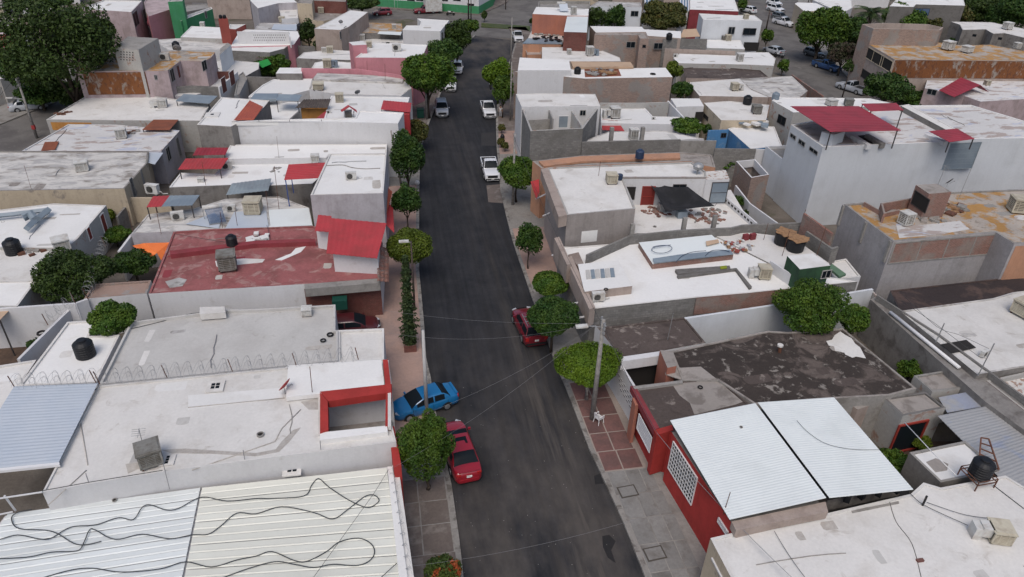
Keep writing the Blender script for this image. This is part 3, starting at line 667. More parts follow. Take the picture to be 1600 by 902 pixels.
# ---------------------------------------------------------------- vegetation
def leaves(name,m,root,clumps,n,leaf,seed,up=.3,lobe=.16,inner=.55,droop=0):
    """n small leaf faces spread through clumps (centre, radii) with uneven outlines"""
    g=np.random.default_rng(seed); w=np.array([c[3]*c[4]+c[3]*c[5]+c[4]*c[5] for c in clumps]); w/=w.sum(); cnt=(w*n).astype(int)+1
    V=[]
    for c,k in zip(clumps,cnt):
        d=g.normal(size=(k,3)); d/=np.linalg.norm(d,axis=1)[:,None]
        low=d[:,2]<-.35; d[low,2]*=.45; d/=np.linalg.norm(d,axis=1)[:,None]
        bump=np.zeros(k)
        for q in range(7):
            a=g.normal(size=3); a/=np.linalg.norm(a); bump+=np.clip((d@a-.55)*2.2,0,1)*g.uniform(-1,1)
        if len(clumps)==1:
            for q in range(60):
                a=g.normal(size=3); a/=np.linalg.norm(a); bump+=np.clip((d@a-.90)*9,0,.8)*g.uniform(-1.3,1.3)
        f=g.random(k); r=np.where(f<.78,g.uniform(.82,1.0,k),g.uniform(inner,.85,k))*(1+lobe*bump)
        cen=np.array(c[:3])+d*r[:,None]*np.array(c[3:6])
        nr=d*.55+g.normal(size=(k,3))*.55+np.array([0,0,up]); nr/=np.linalg.norm(nr,axis=1)[:,None]
        t=np.cross(nr,g.normal(size=(k,3))); t/=np.linalg.norm(t,axis=1)[:,None]; b=np.cross(nr,t)
        s=(leaf*g.uniform(.6,1.35,k))[:,None]
        V.append(np.stack([cen-t*s,cen-b*s*.55+nr*s*.12,cen+t*s,cen+b*s*.55+nr*s*.12],1))
    V=np.concatenate(V); k=len(V); me=bpy.data.meshes.new(name)
    me.vertices.add(k*4); me.vertices.foreach_set('co',V.reshape(-1).astype(np.float32)); me.loops.add(k*4); me.loops.foreach_set('vertex_index',np.arange(k*4,dtype=np.int32))
    me.polygons.add(k); me.polygons.foreach_set('loop_start',np.arange(0,k*4,4,dtype=np.int32)); me.polygons.foreach_set('loop_total',np.full(k,4,dtype=np.int32)); me.update(); me.validate()
    me.materials.append(M[m]); o=bpy.data.objects.new(name,me); COL.objects.link(o); o.parent=root; return o
def tree(px,py,z0,wpx,hpx,label,m='leaf_mid',seed=1,stem=1.2,style='round',cat='tree',bark='bark',n=None,leaf=None,name='tree',group=None,dx=0,flat=1.0):
    """px,py: middle of the crown in the photo; wpx,hpx crown size; stem: height of clear trunk above z0"""
    pw=ppm(py,z0+stem+1.5); R=wpx/pw/2; ang=math.atan2(*(lambda r:( -r[2],math.hypot(r[0],r[1])))(ray(px,py)))
    # apparent height = sqrt((Rz cos a)^2+(R sin a)^2)
    hh=hpx/pw/2; rz=math.sqrt(max(.15*R*R,hh*hh-(R*math.sin(ang))**2))/math.cos(ang); rz=(hh/math.cos(ang) if style=='cone' else min(rz,1.6*R))*flat
    zc=z0+stem+rz*.95; c=P(px,py,zc); rd=random.Random(seed)
    r=empty(name,(c.x+dx,c.y,z0),label,cat,group)
    lc=(-dx,0,zc-z0)
    if leaf is None: leaf=max(.075,min(.40,2.0/pw))*(.9 if style=='trim' else 1.0)
    if n is None: n=int(min(20000,max(800,3.1*4*math.pi*((R*R+2*R*rz)/3)/(leaf*leaf*1.1))))
    cl=[]
    if style=='trim': cl=[(lc[0],lc[1],lc[2],R*.97,R*.97,rz*.97)]; lobe=.12
    elif style=='cone':
        for k in range(150):
            t=(k+.5)/150; a=k*2.4; q=R*(1.05-t*.9)*(.55+.45*math.sin(k*1.7)**2)*rd.uniform(.7,1.15); hz=.45+(zc-z0+rz-.45)*t**.93
            for f in (.3,.7,1.0): cl.append((lc[0]+math.cos(a)*q*f,lc[1]+math.sin(a)*q*f,hz+.18*q*(1-f*f)+rd.uniform(-.05,.05),.20-.07*f,.20-.07*f,.13-.04*f))
        for k in range(16): t=k/15; cl.append((lc[0],lc[1],.4+(zc-z0+rz-.4)*t*.95,R*.62*(1-t*.85)+.04,R*.62*(1-t*.85)+.04,.34))
        lobe=.4
    else:
        lobe=.22; cl=[(lc[0],lc[1],lc[2],R*.72,R*.72,rz*.75)]
        nc=12 if style=='round' else 17
        for k in range(nc):
            a=6.283*k/nc+rd.uniform(-.3,.3); e=rd.uniform(-.5,1.1); q=rd.uniform(.28,.46) if style=='round' else rd.uniform(.2,.42)
            cl.append((lc[0]+math.cos(a)*math.cos(e)*R*(1-q),lc[1]+math.sin(a)*math.cos(e)*R*(1-q),lc[2]+math.sin(e)*rz*(1-q),R*q,R*q,rz*q*1.05))
    leaves('crown',m,r,cl,n,leaf,seed,lobe=lobe,inner=.35)
    mb=MB(); tr=max(.05,R*.055); base=(0,0,0); top=(lc[0]*.9,0,(zc-z0)-rz*.2)
    mb.tube([base,(rd.uniform(-.05,.05)*R,0,stem*.5),(lc[0]*.5,rd.uniform(-.05,.05)*R,stem),top],[tr*1.3,tr,tr*.9,tr*.55],8)
    if style!='cone':
        for k in range(5):
            a=6.283*k/5+rd.random(); h=stem*rd.uniform(.8,1.1)
            mb.tube([(lc[0]*.5,0,h),(lc[0]+math.cos(a)*R*.3,math.sin(a)*R*.3,h+rz*.6),(lc[0]+math.cos(a)*R*.6,math.sin(a)*R*.6,lc[2]+rd.uniform(0,.4)*rz)],[tr*.5,tr*.35,tr*.15],6)
    mb.go('trunk',bark,None,True,loc=(0,0,0)).parent=r
    return r
# ---------------------------------------------------------------- ground, streets, pavements
def flat(name,pts,z,m,kind='structure',th=None):
    pts=ccw([tuple(p[:2]) for p in pts])
    if th: o=MB().poly(pts,z-th,z).go(name,m,None,loc=(pts[0][0],pts[0][1],0))
    else: o=link(name,[(p[0],p[1],z) for p in pts],[tuple(range(len(pts)))],m,None,loc=(pts[0][0],pts[0][1],0))
    if kind: o['kind']=kind
    return o
def px(l,z=0): return [P(x,y,z) for x,y in l]
flat('ground',[(-900,-200),(900,-200),(900,1500),(-900,1500)],-.02,'ground_dust')
LK=[(724,901),(718,846),(706,762),(680,641),(673,591),(666,561),(663,511),(658,455),(655,425),(655,350),(655,300),(657,235),(672,190),(688,150),(700,112),(724,78),(743,56)]
RK=[(1001,887),(973,817),(945,756),(920,703),(900,650),(883,605),(866,566),(855,533),(828,458),(808,400),(800,375),(791,340),(782,300),(776,232),(775,200),(775,185),(778,150),(790,110),(798,92),(806,64)]
lk=px(LK); rk=px(RK)
lk=[Vector((lk[0].x,6,0))]+lk; rk=[Vector((rk[0].x,6,0))]+rk
flat('street',lk+rk[::-1],.004,'asphalt')
# cross street and avenue beyond the junction
flat('avenue',px([(300,20),(560,30),(640,30),(745,58),(835,62),(835,47),(900,20),(985,-20),(960,-60),(830,-40),(792,5),(750,24),(560,12),(300,4)]),.0,'road_grey')
flat('median',px([(752,43),(752,37),(828,42),(828,50),(800,46)]),.14,'grass_blade',th=.14)
flat('back_street',px([(1150,-40),(1235,-45),(1252,25),(1288,88),(1345,140),(1420,200),(1290,205),(1218,110),(1198,60),(1175,10)]),.002,'road_grey')
flat('side_street',px([(-140,330),(40,262),(82,205),(170,130),(200,95),(120,100),(90,158),(0,195),(-140,260)]),.002,'road_grey')
flat('pavement',px([(-140,262),(0,196),(90,159),(120,100),(90,100),(70,140),(0,168),(-140,230)]),.14,'pave_grey',th=.14)
flat('pavement',px([(1235,-45),(1252,25),(1288,88),(1345,140),(1420,200),(1460,200),(1380,130),(1310,80),(1290,50),(1262,-5),(1250,-45)]),.14,'pave_grey',th=.14)
flat('pavement',px([(750,24),(792,5),(830,-40),(805,-40),(780,-5),(745,8),(560,0),(560,12)]),.14,'pave_taupe',th=.14)
def side(k,off,sgn,z=.14):
    """strip beside a kerb polyline, inner edge off metres away"""
    return [Vector((p.x+sgn*off,p.y,z)) for p in k]
def strip(k,y0,y1,o0,o1,sgn,name,m,z,th=.14):
    def at(y):
        for a,b in zip(k,k[1:]):
            if a.y<=y<=b.y or b.y<=y<=a.y:
                t=(y-a.y)/(b.y-a.y+1e-9); return a.x+(b.x-a.x)*t
        return k[-1].x if y>k[-1].y else k[0].x
    ys=[y0]+[p.y for p in k if y0<p.y<y1]+[y1]
    A=[(at(y)+sgn*o0,y) for y in ys]; B=[(at(y)+sgn*o1,y) for y in ys]
    return flat(name,A+B[::-1],z,m,th=th),at
for k,sg,nm in ((lk,-1,'L'),(rk,1,'R')):
    y=6; i=0
    while y<k[-1].y-2:
        y2=min(y+3,k[-1].y); o,at=strip(k,y+.012,y2-.012,0,.30,sg,'kerb','kerb_conc',.15+.004*(i%2),.15); y=y2; i+=1
for y0,y1,m in ((6,25.5,'pave_taupe'),(25.5,30,'pave_grey'),(30,34.6,'pave_grey'),(34.6,46,'pave_pink'),(46,58,'pave_pink'),(58,74,'pave_pink'),(74,92,'pave_grey'),(92,140,'pave_taupe')):
    _,atL=strip(lk,y0,y1,.30,3.8 if y0<90 else 4.5,-1,'pavement',m,.14)
for y0,y1,m in ((6,29.9,'pave_grey'),(29.9,38.6,'joint'),(38.6,52,'pave_grey'),(52,62.5,'pave_pink'),(62.5,82,'pave_grey'),(82,90,'pave_pink'),(90,150,'pave_taupe')):
    _,atR=strip(rk,y0,y1,.30,4.0,1,'pavement',m,.14 if not(29<y0<31) else .135)
# red slabs with pale joints, grey slabs with dark joints on the right-hand pavement
def slabset(name,at,ys,xs,m,z,sgn,gap,seed,base):
    rd=random.Random(seed); y0=ys[0]; org=Vector((at(y0),y0,0)); par=base
    for a,b in zip(ys,ys[1:]):
        for x0,x1 in zip(xs,xs[1:]):
            xm=(at(a)+at(b))/2; xa=xm+sgn*x0; xb=xm+sgn*x1
            MB().poly(ccw([(xa+sgn*gap,a+gap),(xb-sgn*gap,a+gap),(xb-sgn*gap,b-gap),(xa+sgn*gap,b-gap)]),z-.05,z+rd.uniform(0,.006)).go(name,m,base)
base,_=strip(rk,29.9,38.6,.31,.32,1,'pavement','joint',.13); slabset('slab',atR,[29.95,31.6,33.25,34.9,36.6,38.5],[.34,1.55,2.85],'slab_red',.145,1,.045,3,base)
base,_=strip(rk,16,29.8,.31,.32,1,'pavement','joint_dark',.13); slabset('slab',atR,[15,17.0,19.0,20.8,22.6,24.4,26.2,28.0,29.85],[.34,1.45,2.35,3.1],'slab_grey',.147,1,.032,4,base)
base,_=strip(lk,16,34.5,.31,.32,-1,'pavement','joint_dark',.13); slabset('slab',atL,[16,19,22.2,25.4],[.34,2.0,3.5],'pave_taupe',.146,-1,.035,5,base); slabset('slab',atL,[25.5,27.5,29.2,31.0],[.34,2.0,3.5],'pave_taupe',.146,-1,.035,7,base); slabset('slab',atL,[31.05,32.6,34.5],[.34,2.0,3.5],'slab_grey',.146,-1,.035,6,base)
for i,(cx,cy) in enumerate(((981,768),(1023,865))):
    p=P(cx,cy,.15); o=MB().box((0,0,.0),(.95,.7,.03),.08).go('utility_cover','slab_grey',None,loc=(0,0,0)); o.location=(p.x,p.y,.165)
    k=MB().box((0,0,-.004),(1.12,.86,.02),.08).go('rim','joint_dark',None,loc=(0,0,0)); k.parent=o
    tag(o,['square concrete utility cover in the grey pavement, nearer the red slabs','square concrete utility cover in the grey pavement, nearest the bottom edge of the photo'][i],'cover')
# asphalt repair patches
for i,(q,m) in enumerate(([((760,290),(783,288),(788,318),(763,316)),'pave_taupe'],[((752,208),(774,207),(775,228),(752,228)),'asphalt_patch'])):
    pts=ccw([tuple(P(x,y)[:2]) for x,y in q]); n=MB().poly(pts,.0,.012).go('road_patch',m,None,loc=(pts[0][0],pts[0][1],0)); n['kind']='structure'
# ================================================================= LEFT BLOCK, near to far
h=House('long house at the bottom left under ribbed white and cream metal sheets')
h.block([(8,806),(612,729),(624,735),(645,925),(670,1080),(-160,1080),(-60,900)],3.0,'white_wall','white_wall',par=0)
# ribbed pans, laid across the roof: pans between y0..y1 along the pixel edges
def pans(h,tl,tr,br,bl,z,n,m,name='panel'):
    a,b,c,d=[P(*q,z) for q in (tl,tr,br,bl)]
    for i in range(n):
        t0,t1=i/n,(i+1)/n; e=.05/ (a-d).length
        p=[a.lerp(d,t0+e*.2),b.lerp(c,t0+e*.2),b.lerp(c,t1-e*.2),a.lerp(d,t1-e*.2)]
        mb=MB(); w=.035; up=Vector((0,0,.045)); q0,q1=a.lerp(d,t1-e*1.2),b.lerp(c,t1-e*1.2)
        v=[p[0],p[1],p[1]+(q1-p[1])*.93,p[0]+(q0-p[0])*.93]
        k=(q0-p[0])*.97; kk=(q1-p[1])*.97
        rows=[(p[0],p[1],0),(p[0]+(q0-p[0])*.90,p[1]+(q1-p[1])*.90,0),(p[0]+(q0-p[0])*.935,p[1]+(q1-p[1])*.935,.045),(p[0]+(q0-p[0])*.985,p[1]+(q1-p[1])*.985,.045),(p[3],p[2],0)]
        dz=.012*math.sin(i*2.1)
        for s,e2,u in rows: mb.v+=[s+Vector((0,0,u+dz)),e2+Vector((0,0,u+dz))]
        for r in range(4): mb.f.append((2*r,2*r+2,2*r+3,2*r+1))
        mb.go(name,m,h.o)
pans(h,(12,803),(313,762),(270,975),(-150,1050),3.16,20,'sheet_white')
pans(h,(316,762),(604,731),(635,960),(274,975),3.2,17,'sheet_cream')
h.boxat([(605,729),(613,729),(640,925),(626,927)],3.35,.35,'white_roof_clean','gutter')
h.boxat([(613,727),(622,727),(650,925),(640,926)],3.2,.2,'white_roof','coping')
HS=[[(0,843),(28,836),(60,842),(80,841),(110,824),(150,820),(185,809),(208,812),(222,793),(235,789),(260,797),(280,794),(315,777),(355,783),(400,779),(425,779),(475,775),(487,758),(498,748),(515,762),(548,783),(575,793),(592,783),(585,774),(570,776),(545,795),(520,811),(490,801),(440,792),(400,803),(370,802),(345,822),(325,835),(300,836),(265,842),(222,835),(180,843),(150,829),(140,828),(130,850),(120,861),(80,863),(40,871),(-30,874)],
[(50,796),(25,802),(18,812),(30,826),(80,830),(115,849),(135,851),(158,846)],
[(60,905),(110,891),(145,888),(190,894),(250,889),(290,878),(330,886),(370,875),(400,869),(425,862),(460,876),(480,877),(510,862),(530,847),(560,841),(580,850),(585,865),(575,878),(555,884),(520,882),(490,887),(460,882),(430,878),(390,888),(340,906)]]
for s,l in zip(HS,('long black hose snaking in loops across both ribbed sheets','short black hose curling at the left end of the ribbed white sheet','black hose looping across the ribbed sheets nearest the bottom edge')): pipe('hose',s,3.27,.026,'hose',l,'hose','black hoses on the ribbed roof')
pipe('cable',[(475,923),(585,770),(607,734)],3.6,.012,'cable','thin grey cable crossing the cream ribbed sheet diagonally','cable',smooth=False)
pipe('cable',[(560,935),(620,880)],3.5,.02,'cable','dark bar leaning on the gutter of the cream ribbed roof','cable',smooth=False)
h=House('house with broad dirty white flat roof and red-rimmed light well, left of the blue car')
h.block([(153,603),(447,574),(450,571),(596,561),(607,563),(612,600),(500,612),(500,678),(613,666),(619,690),(400,718),(254,737),(66,769)],4.5,'white_wall','white_roof',par=.10,pw=.1)
R1T=4.5
h.slab([(450,571),(596,562),(601,604),(447,621)],4.78,'white_roof_clean',.3,'raised_slab')
h.boxat([(598,562),(606,562),(612,613),(603,614)],4.86,.5,'red_wall','fascia')
h.boxat([(500,612),(612,600),(612,613),(513,627)],4.80,.5,'red_wall','fascia')
h.boxat([(500,613),(512,627),(513,672),(500,676)],4.81,.7,'red_wall','fascia')
h.boxat([(603,614),(612,613),(609,664),(602,665)],4.80,.45,'red_wall','fascia')
h.boxat([(606,612),(611,612),(611,666),(606,666)],4.83,.3,'white_roof','coping')
h.boxat([(500,676),(605,665),(606,675),(500,688)],4.72,.4,'white_roof_clean','coping')
h.boxat([(606,667),(616,666),(627,727),(615,728)],4.1,3.9,'red_wall','fascia')
h.slab([(505,600),(612,590),(612,690),(503,700)],1.6,'cement_roof',.1,'court_floor')
h.patch([(294,618),(440,606),(442,622),(294,640)],4.46,'white_roof_clean')
# corrugated blue canopy over dark yard
c=House('pale blue sheet canopy over the dark yard at the far left','canopy',name='yard_canopy')
c.sheet([(22,604),(153,599),(92,722),(-60,737)],4.75,'sheet_blue',26,.018,'roof_sheet',posts=[0,1,2],zb=0,along=1)
c.boxat([(-60,735),(92,720),(93,726),(-60,742)],4.72,.16,'frame_white','gutter')
rl=House('white pipe railing beside the dark yard','railing',name='railing')
rl._root(P(0,777,4)); 
MB().bar(P(-20,782,4.3),P(66,769,4.6),.06).bar(P(-20,808,3.3),P(20,800,3.3),.06).go('rail','frame_white',rl.o)
MB().bar(P(7,775,4.4),P(24,798,3.2),.09).go('post','frame_white',rl.o)
for a,b,t in ((66,769,254),(254,737,400)): pass
MB().tube([P(66,767,4.95),P(137,754,4.95),P(254,735,4.95)],.02).go('rail','cable',rl.o)
for i,(x,y) in enumerate([(137,754),(254,736),(376,717),(493,702)]): mast(x+11,y+28,3.2,1.95,['pipe post at the dark yard end of the ribbed white sheet','pipe post behind the middle of the ribbed white sheet','pipe post behind the cream ribbed sheet by the seam','pipe post behind the cream sheet nearest the light well'][i],m='wire_light')
cooler(237,722,4.45,36,'weathered grey cooler on stained white roof near the ribbed sheets','cooler_grey',20,0,.8)
mast(222,690,4.45,.9,'short antenna with bent arms behind the weathered grey cooler',top=1,m='galv')
for q,l in (([(125,655),(137,727)],'short seam line beside the blue canopy'),([(294,637),(445,622)],'seam line left of the red dish'),([(135,735),(75,790)],'slanting seam line by the pipe railing'),([(470,640),(440,670),(430,690),(300,735)],'long bent seam between the light well and ribbed sheets')): pipe('seam',q,4.43,.03,'stain',l+' on the broad white roof','roof seam','faint raised seams in the broad dirty white roof',smooth=False)
h.patch([(252,703),(290,701),(335,704),(400,708),(431,702),(440,690),(458,672),(470,668),(452,690),(436,706),(400,713),(330,709),(268,708)],4.4,'stain')
h.patch([(196,725),(225,722),(262,726),(240,735),(215,733),(200,740)],4.4,'stain')
h.patch([(470,628),(498,622),(499,640),(482,640)],4.4,'stain')
skylight(337,605,4.43,'small skylight on the raised strip behind the long hose roof'); skylight(262,720,4.43,'small skylight right beside the weathered grey cooler',1,3,.6); skylight(457,734,3.3,'small skylight at the edge of the cream ribbed sheet')
vent(407,680,4.45,'round vent ring in the middle of the broad white roof'); vent(179,782,3.2,'small dark vent in the back edge of the ribbed white sheet',.6)
dish(447,616,4.45,24,'faded red satellite dish beside the raised roof slab',60,'sheet_red')
mast(488,613,4.78,1.9,'dark steel rod standing on the raised white slab')
pipe('cable',[(520,625),(540,630),(565,628),(600,622)],4.2,.012,'wire_light','loose white cable hanging in the red-rimmed light well','cable')
h=House('house with pale grey flat roof behind the coils of razor wire')
h.block([(204,503),(311,489),(345,484),(400,483),(524,476),(524,516),(528,516),(528,563),(155,600)],3.5,'white_wall','grey_roof_l',par=.22)
h.block([(528,516),(600,513),(600,561),(528,566)],3.3,'white_wall','white_roof',par=.2)
h.slab([(312,480),(351,479),(352,488),(312,491)],3.9,'white_roof',.5,'ledge')
pipe('cable',[(196,516),(230,508),(262,500),(300,490),(340,487),(362,484)],3.34,.02,'cable','dark cable along the back edge of the pale grey roof','cable')
cooler(480,492,3.3,16,'little box cooler with dark pad on the pale grey roof by the garage yard','cooler_white',0,0,.7)
tire(516,524,3.35,'old ring lying on the pale grey roof by the garage yard',.7); tire(505,533,3.35,'flat dark ring on the pale grey roof, left of the other ring',.6)
h=House('narrow annex with white roof carrying the black tank, left of the pale grey roof','annex')
h.block([(105,503),(150,500),(139,525),(187,523),(150,597),(29,603)],3.2,'white_wall','white_roof_clean',par=.12)
tank(135,556,3.1,29,'black water tank on the narrow white annex roof')
tree(176,500,0,74,62,'small loose tree in the narrow yard beside the white annex','leaf_mid',11,2.4)
h=House('low pinkish white roof at the far left edge above the blue canopy','house')
h.block([(-120,590),(57,562),(29,604),(22,640),(-140,660)],3.0,'beige_wall','white_roof',par=.12)
h=House('tall white yard wall with plain face at the far left','wall',name='boundary_wall')
h.wallstrip([(-60,486),(0,482),(118,474),(134,468)],3.4,.2,'white_wall'); h.wallstrip([(118,474),(60,530),(30,560)],2.9,.2,'white_wall')
h.sheet([(-30,474),(24,475),(0,500),(-40,520)],3.2,'tarp_tan',0,name='awning',posts=[2])
flat('yard_soil',px([(-60,536),(60,535),(40,600),(-60,610)]),.004,'soil')
tree(55,545,0,24,34,'scrawny shrub against the white yard wall','leaf_deep',12,.2,cat='shrub',name='shrub')
tire(65,522,1.9,'tyre hanging on the ledge of the white yard wall',.9)
# white wall and red roof house
h=House('house with worn red painted flat roof in the middle left')
h.block([(232,459),(271,362),(330,358),(489,353),(598,378),(594,436),(475,444)],3.45,'white_wall','red_roof',par=.12,cap='red_roof')
h.block([(131,467),(145,444),(236,438),(229,459)],3.3,'white_wall','tan_brick',par=.15)
h.boxat([(475,444),(594,435),(594,442),(476,452)],3.55,.7,'concrete','beam')
h.plane((475,446),(594,438),3.4)
u0,z1=h.hit(478,452); u1,z0=h.hit(592,485)
h.boxat([(265,392),(400,376),(492,373),(493,378),(400,381),(266,398)],3.75,.4,'maroon_wall','ridge')
h.block([(494,358),(592,372),(590,398),(520,394),(517,363)],5.1,'white_wall','white_roof',par=0)
h.sheet([(516,341),(604,349),(589,404),(510,396)],[5.7,5.7,5.3,5.3],'sheet_red',10,.03,'canopy'); h.sheet([(497,336),(518,338),(518,363),(492,361)],[5.72,5.72,5.5,5.5],'sheet_red',3,.03,'canopy')
for k in range(9):
    y0=386+k*6.0; h.sheet([(590,y0),(608,y0+2),(607.5,y0+7),(589.5,y0+5.2)],[3.95-.0*k,3.3,3.3,3.95],'clay',3,.06,'tile_row',th=.03)
h.patch([(462,388),(478,385),(470,394),(440,407),(430,406),(455,396)],3.40,'white_roof_clean')
h.patch([(258,440),(280,434),(292,437),(285,447),(265,450)],3.40,'grey_roof')
h.patch([(336,408),(380,404),(414,405),(410,410),(370,414),(352,422),(338,416)],3.40,'white_roof')
cooler(357,420,3.4,28,'galvanised grey cooler on the worn red roof','cooler_grey',8,0,.9)
tank(363,383,3.7,17,'half white, half black tank at the ridge of the worn red roof')
debris(398,372,3.5,8,1.2,'white crumpled sheet scraps on the worn red roof',('white_roof_clean',),3,.35)
pipe('cable',[(275,366),(350,378),(400,380),(420,372),(417,352)],3.6,.02,'cable','dark cable slung across the worn red roof','cable')
bw=House('red brick garden wall with concrete beam behind the parked maroon car','wall',name='brick_wall')
bw.wallstrip([(477,451),(593,443)],3.05,.16,'red_brick')
flat('carport_floor',px([(478,500),(596,487),(600,560),(478,560)]),.006,'pave_taupe')
car(548,511,-88,'sedan','car_maroon','dark maroon sedan parked in the walled yard behind the red brick wall')
tree(570,505,0,20,12,'small yellow green bush beside the maroon car','leaf_yellow',13,.3,cat='shrub',name='shrub')
o=MB().box((0,0,.4),(1.1,.8,.8)).go('green_bin','plastic_green',None,loc=(0,0,0)); o.location=P(532,480,1.8); tag(o,'green plastic crate on the post by the maroon car','crate')
# solar heater house, left of red roof
h=House('house with pale roof, solar heater and beige cooler, behind the worn red roof')
h.block([(205,365),(231,335),(300,327),(352,311),(436,307),(483,325),(489,353),(330,358)],3.4,'lavender_wall','white_roof_dirty',par=.06)
h.sheet([(366,331),(416,329),(420,355),(352,357)],3.5,'sheet_blue',0,name='roof_sheet',th=.02); h.sheet([(418,328),(482,325),(488,352),(421,355)],3.5,'sheet_white',0,name='roof_sheet',th=.02); h.sheet([(290,350),(335,332),(345,345),(342,357),(287,361)][:4],3.49,'sheet_blue',0,name='roof_sheet',th=.02)
minisplit(279,344,3.35,20,'white air conditioner beside the red and grey canopy',10)
cooler(397,333,3.4,26,'large beige cooler on the pale roof behind the worn red roof','cooler_beige',-4,0,.8)
minisplit(362,330,3.4,15,'small rusty unit beside the solar heater',0)
s=empty('solar_heater',P(335,345,3.4),'tilted solar water heater with white drum on the pale roof','solar heater'); 
k=MB(); k.tube([(-1.0,.35,1.35),(.9,.75,1.35)],.25,14); k.go('drum','cooler_white',None,True,loc=(0,0,0)).parent=s
for i in range(16):
    t=i/15; a=Vector((-.75,.3,1.25)).lerp(Vector((.75,.62,1.25)),t); b=a+Vector((.55,-1.5,-1.0)); MB().bar(a,b,.055).go('tube','glass_blue',None,loc=(0,0,0)).parent=s
MB().bar((-1,.3,1.2),(-1,.3,0),.05).bar((.8,.75,1.2),(.8,.75,0),.05).bar((-.8,.3,1.25),(-.2,-1.25,.15),.05).bar((.8,.65,1.25),(1.35,-.9,.15),.05).bar((-.25,-1.25,.18),(1.4,-.9,.18),.06).bar((-.25,-1.25,.18),(-.25,-1.25,0),.05).go('stand','galv',None,loc=(0,0,0)).parent=s
s.scale=(.85,.85,.85)
for x,y,t,l in ((208,363,2.0,'steel rod at the left corner of the solar heater roof'),(252,366,2.2,'steel rod behind the orange tarp'),(422,354,3.4,'tall thin rod between the two pale sheets'),(436,327,4.2,'tallest rod beside the blue-posted red canopy'),(371,354,1.8,'short rod in front of the beige cooler'),(348,357,1.6,'rod at the front edge of the solar heater roof')): mast(x,y,3.4,t,l)
c=House('canopy half red, half grey on posts left of the solar heater','canopy',name='roof_canopy')
c.sheet([(239,307),(265,306),(252,323),(229,324)],4.6,'sheet_red',4,.03,posts=[0,3],zb=3.0); c.sheet([(265,306),(312,305),(300,321),(252,323)],4.62,'sheet_slate',7,.03,posts=[1,2],zb=3.0)
c=House('red metal canopy on blue posts above the white roofs','canopy',name='roof_canopy')
c.sheet([(451,257),(509,254),(502,278),(444,281)],[6.3,6.3,6.1,6.1],'sheet_red',9,.03,posts=[2,3],zb=3.4,pm='paint_blue',along=1)
c=House('grey corrugated canopy beside the low block wall, left of the blue posts','canopy',name='roof_canopy')
c.sheet([(362,287),(424,279),(419,298),(353,305)],[3.95,3.95,3.8,3.8],'sheet_grey',10,.03,posts=[2,3],zb=2.2,along=0)
h=House('two-storey house with plain white side wall and white roof beside the street trees')
h.block([(515,240),(604,240),(599,302),(485,305)],6.3,'lavender_wall','white_roof_clean',par=.12)
minisplit(549,281,6.2,18,'air conditioner in the middle of the two-storey white roof',0); pipe('cable',[(510,259),(535,258),(550,262),(570,264),(594,263)],6.25,.04,'concrete','low pipe ridge across the two-storey white roof','pipe')
cooler(493,253,4.0,13,'small white cooler with dark pad at the corner of the two-storey house','cooler_white',0,0,.8)
h.sheet([(597,334),(604,336),(613,300),(605,292)],[3.2]*4,'sheet_redorange',0,name='awning'); h.sheet([(604,318),(614,322),(616,364),(604,352)],[2.9]*4,'sheet_red',0,name='awning')
h=House('low white roofs with red canopies behind the grey corrugated canopy')
h.block([(357,250),(510,246),(515,262),(488,287),(423,290),(362,289),(264,293),(282,270),(335,272)],3.5,'grey_wall','white_roof_clean',par=.08)
minisplit(355,265,3.4,18,'air conditioner on the low white roof by the red canopies',5); cooler(315,285,3.4,10,'small worn cooler on the low white roof','cooler_white',0,0,.7); mast(322,292,3.4,2.6,'thin rod at the front of the low white roof'); debris(433,267,3.4,8,.8,'pale rubble on the low white roof beside the blue-posted canopy',('concrete',),4,.2)
minisplit(431,297,2.4,12,'dark air conditioner below the grey corrugated canopy',0)
c=House('larger red canopy over the gap between roofs','canopy',name='roof_canopy'); c.sheet([(290,248),(357,247),(345,264),(278,265)],[4.7,4.7,4.5,4.5],'sheet_red',12,.03,posts=[2,3],zb=3.2)
c=House('smaller red canopy tucked against the grey house wall','canopy',name='roof_canopy'); c.sheet([(308,231),(357,231),(352,242),(301,243)],[4.8,4.8,4.6,4.6],'sheet_darkred',9,.03,posts=[2,3],zb=3.2)
w=House('low grey block wall below the low white roofs','wall',name='block_wall'); w.wallstrip([(264,305),(352,300),(420,302),(484,304)],2.3,.2,'cmu')
# ---- cream wall house and its neighbours to the left street
h=House('house with stained grey-white roof and cream side wall, left')
h.block([(-90,236),(232,236),(230,255),(194,295),(-90,300)],3.85,'cream_wall','white_roof_dirty',par=.12,cap='grey_wall')
h.plane((230,255),(194,295),3.85)
for a,b in (((201,281),(213,306)),((218,266),(228,294)),): h.opening(a,b,'window',nu=3)
cooler(130,267,3.7,19,'worn white cooler on the stained grey-white roof','cooler_white',15,0,.75); mast(49,296,3.8,2.4,'thin rod at the front edge of the stained roof',r=.015)
h.sheet([(235,237),(255,239),(242,257),(217,251)],[3.6]*4,'sheet_blue',0,name='canopy')
w=House('cream yard wall joining the stained roof house','wall',name='boundary_wall'); w.wallstrip([(196,309),(241,309),(262,308)],2.6,.2,'cream_wall'); w.wallstrip([(205,312),(183,338)],2.0,.2,'grey_wall')
minisplit(240,303,2.9,22,'dusty white unit on a shelf by the pinkish windows',-20)
h=House('house with patched roof and lavender end wall, left')
h.block([(34,236),(107,194),(182,195),(281,204),(252,236)],3.7,'lavender_wall','patch_roof',par=.1)
h.plane((281,204),(252,236),3.7); h.opening((274,217),(284,243),nu=3); h.opening((258,233),(268,248),nu=2)
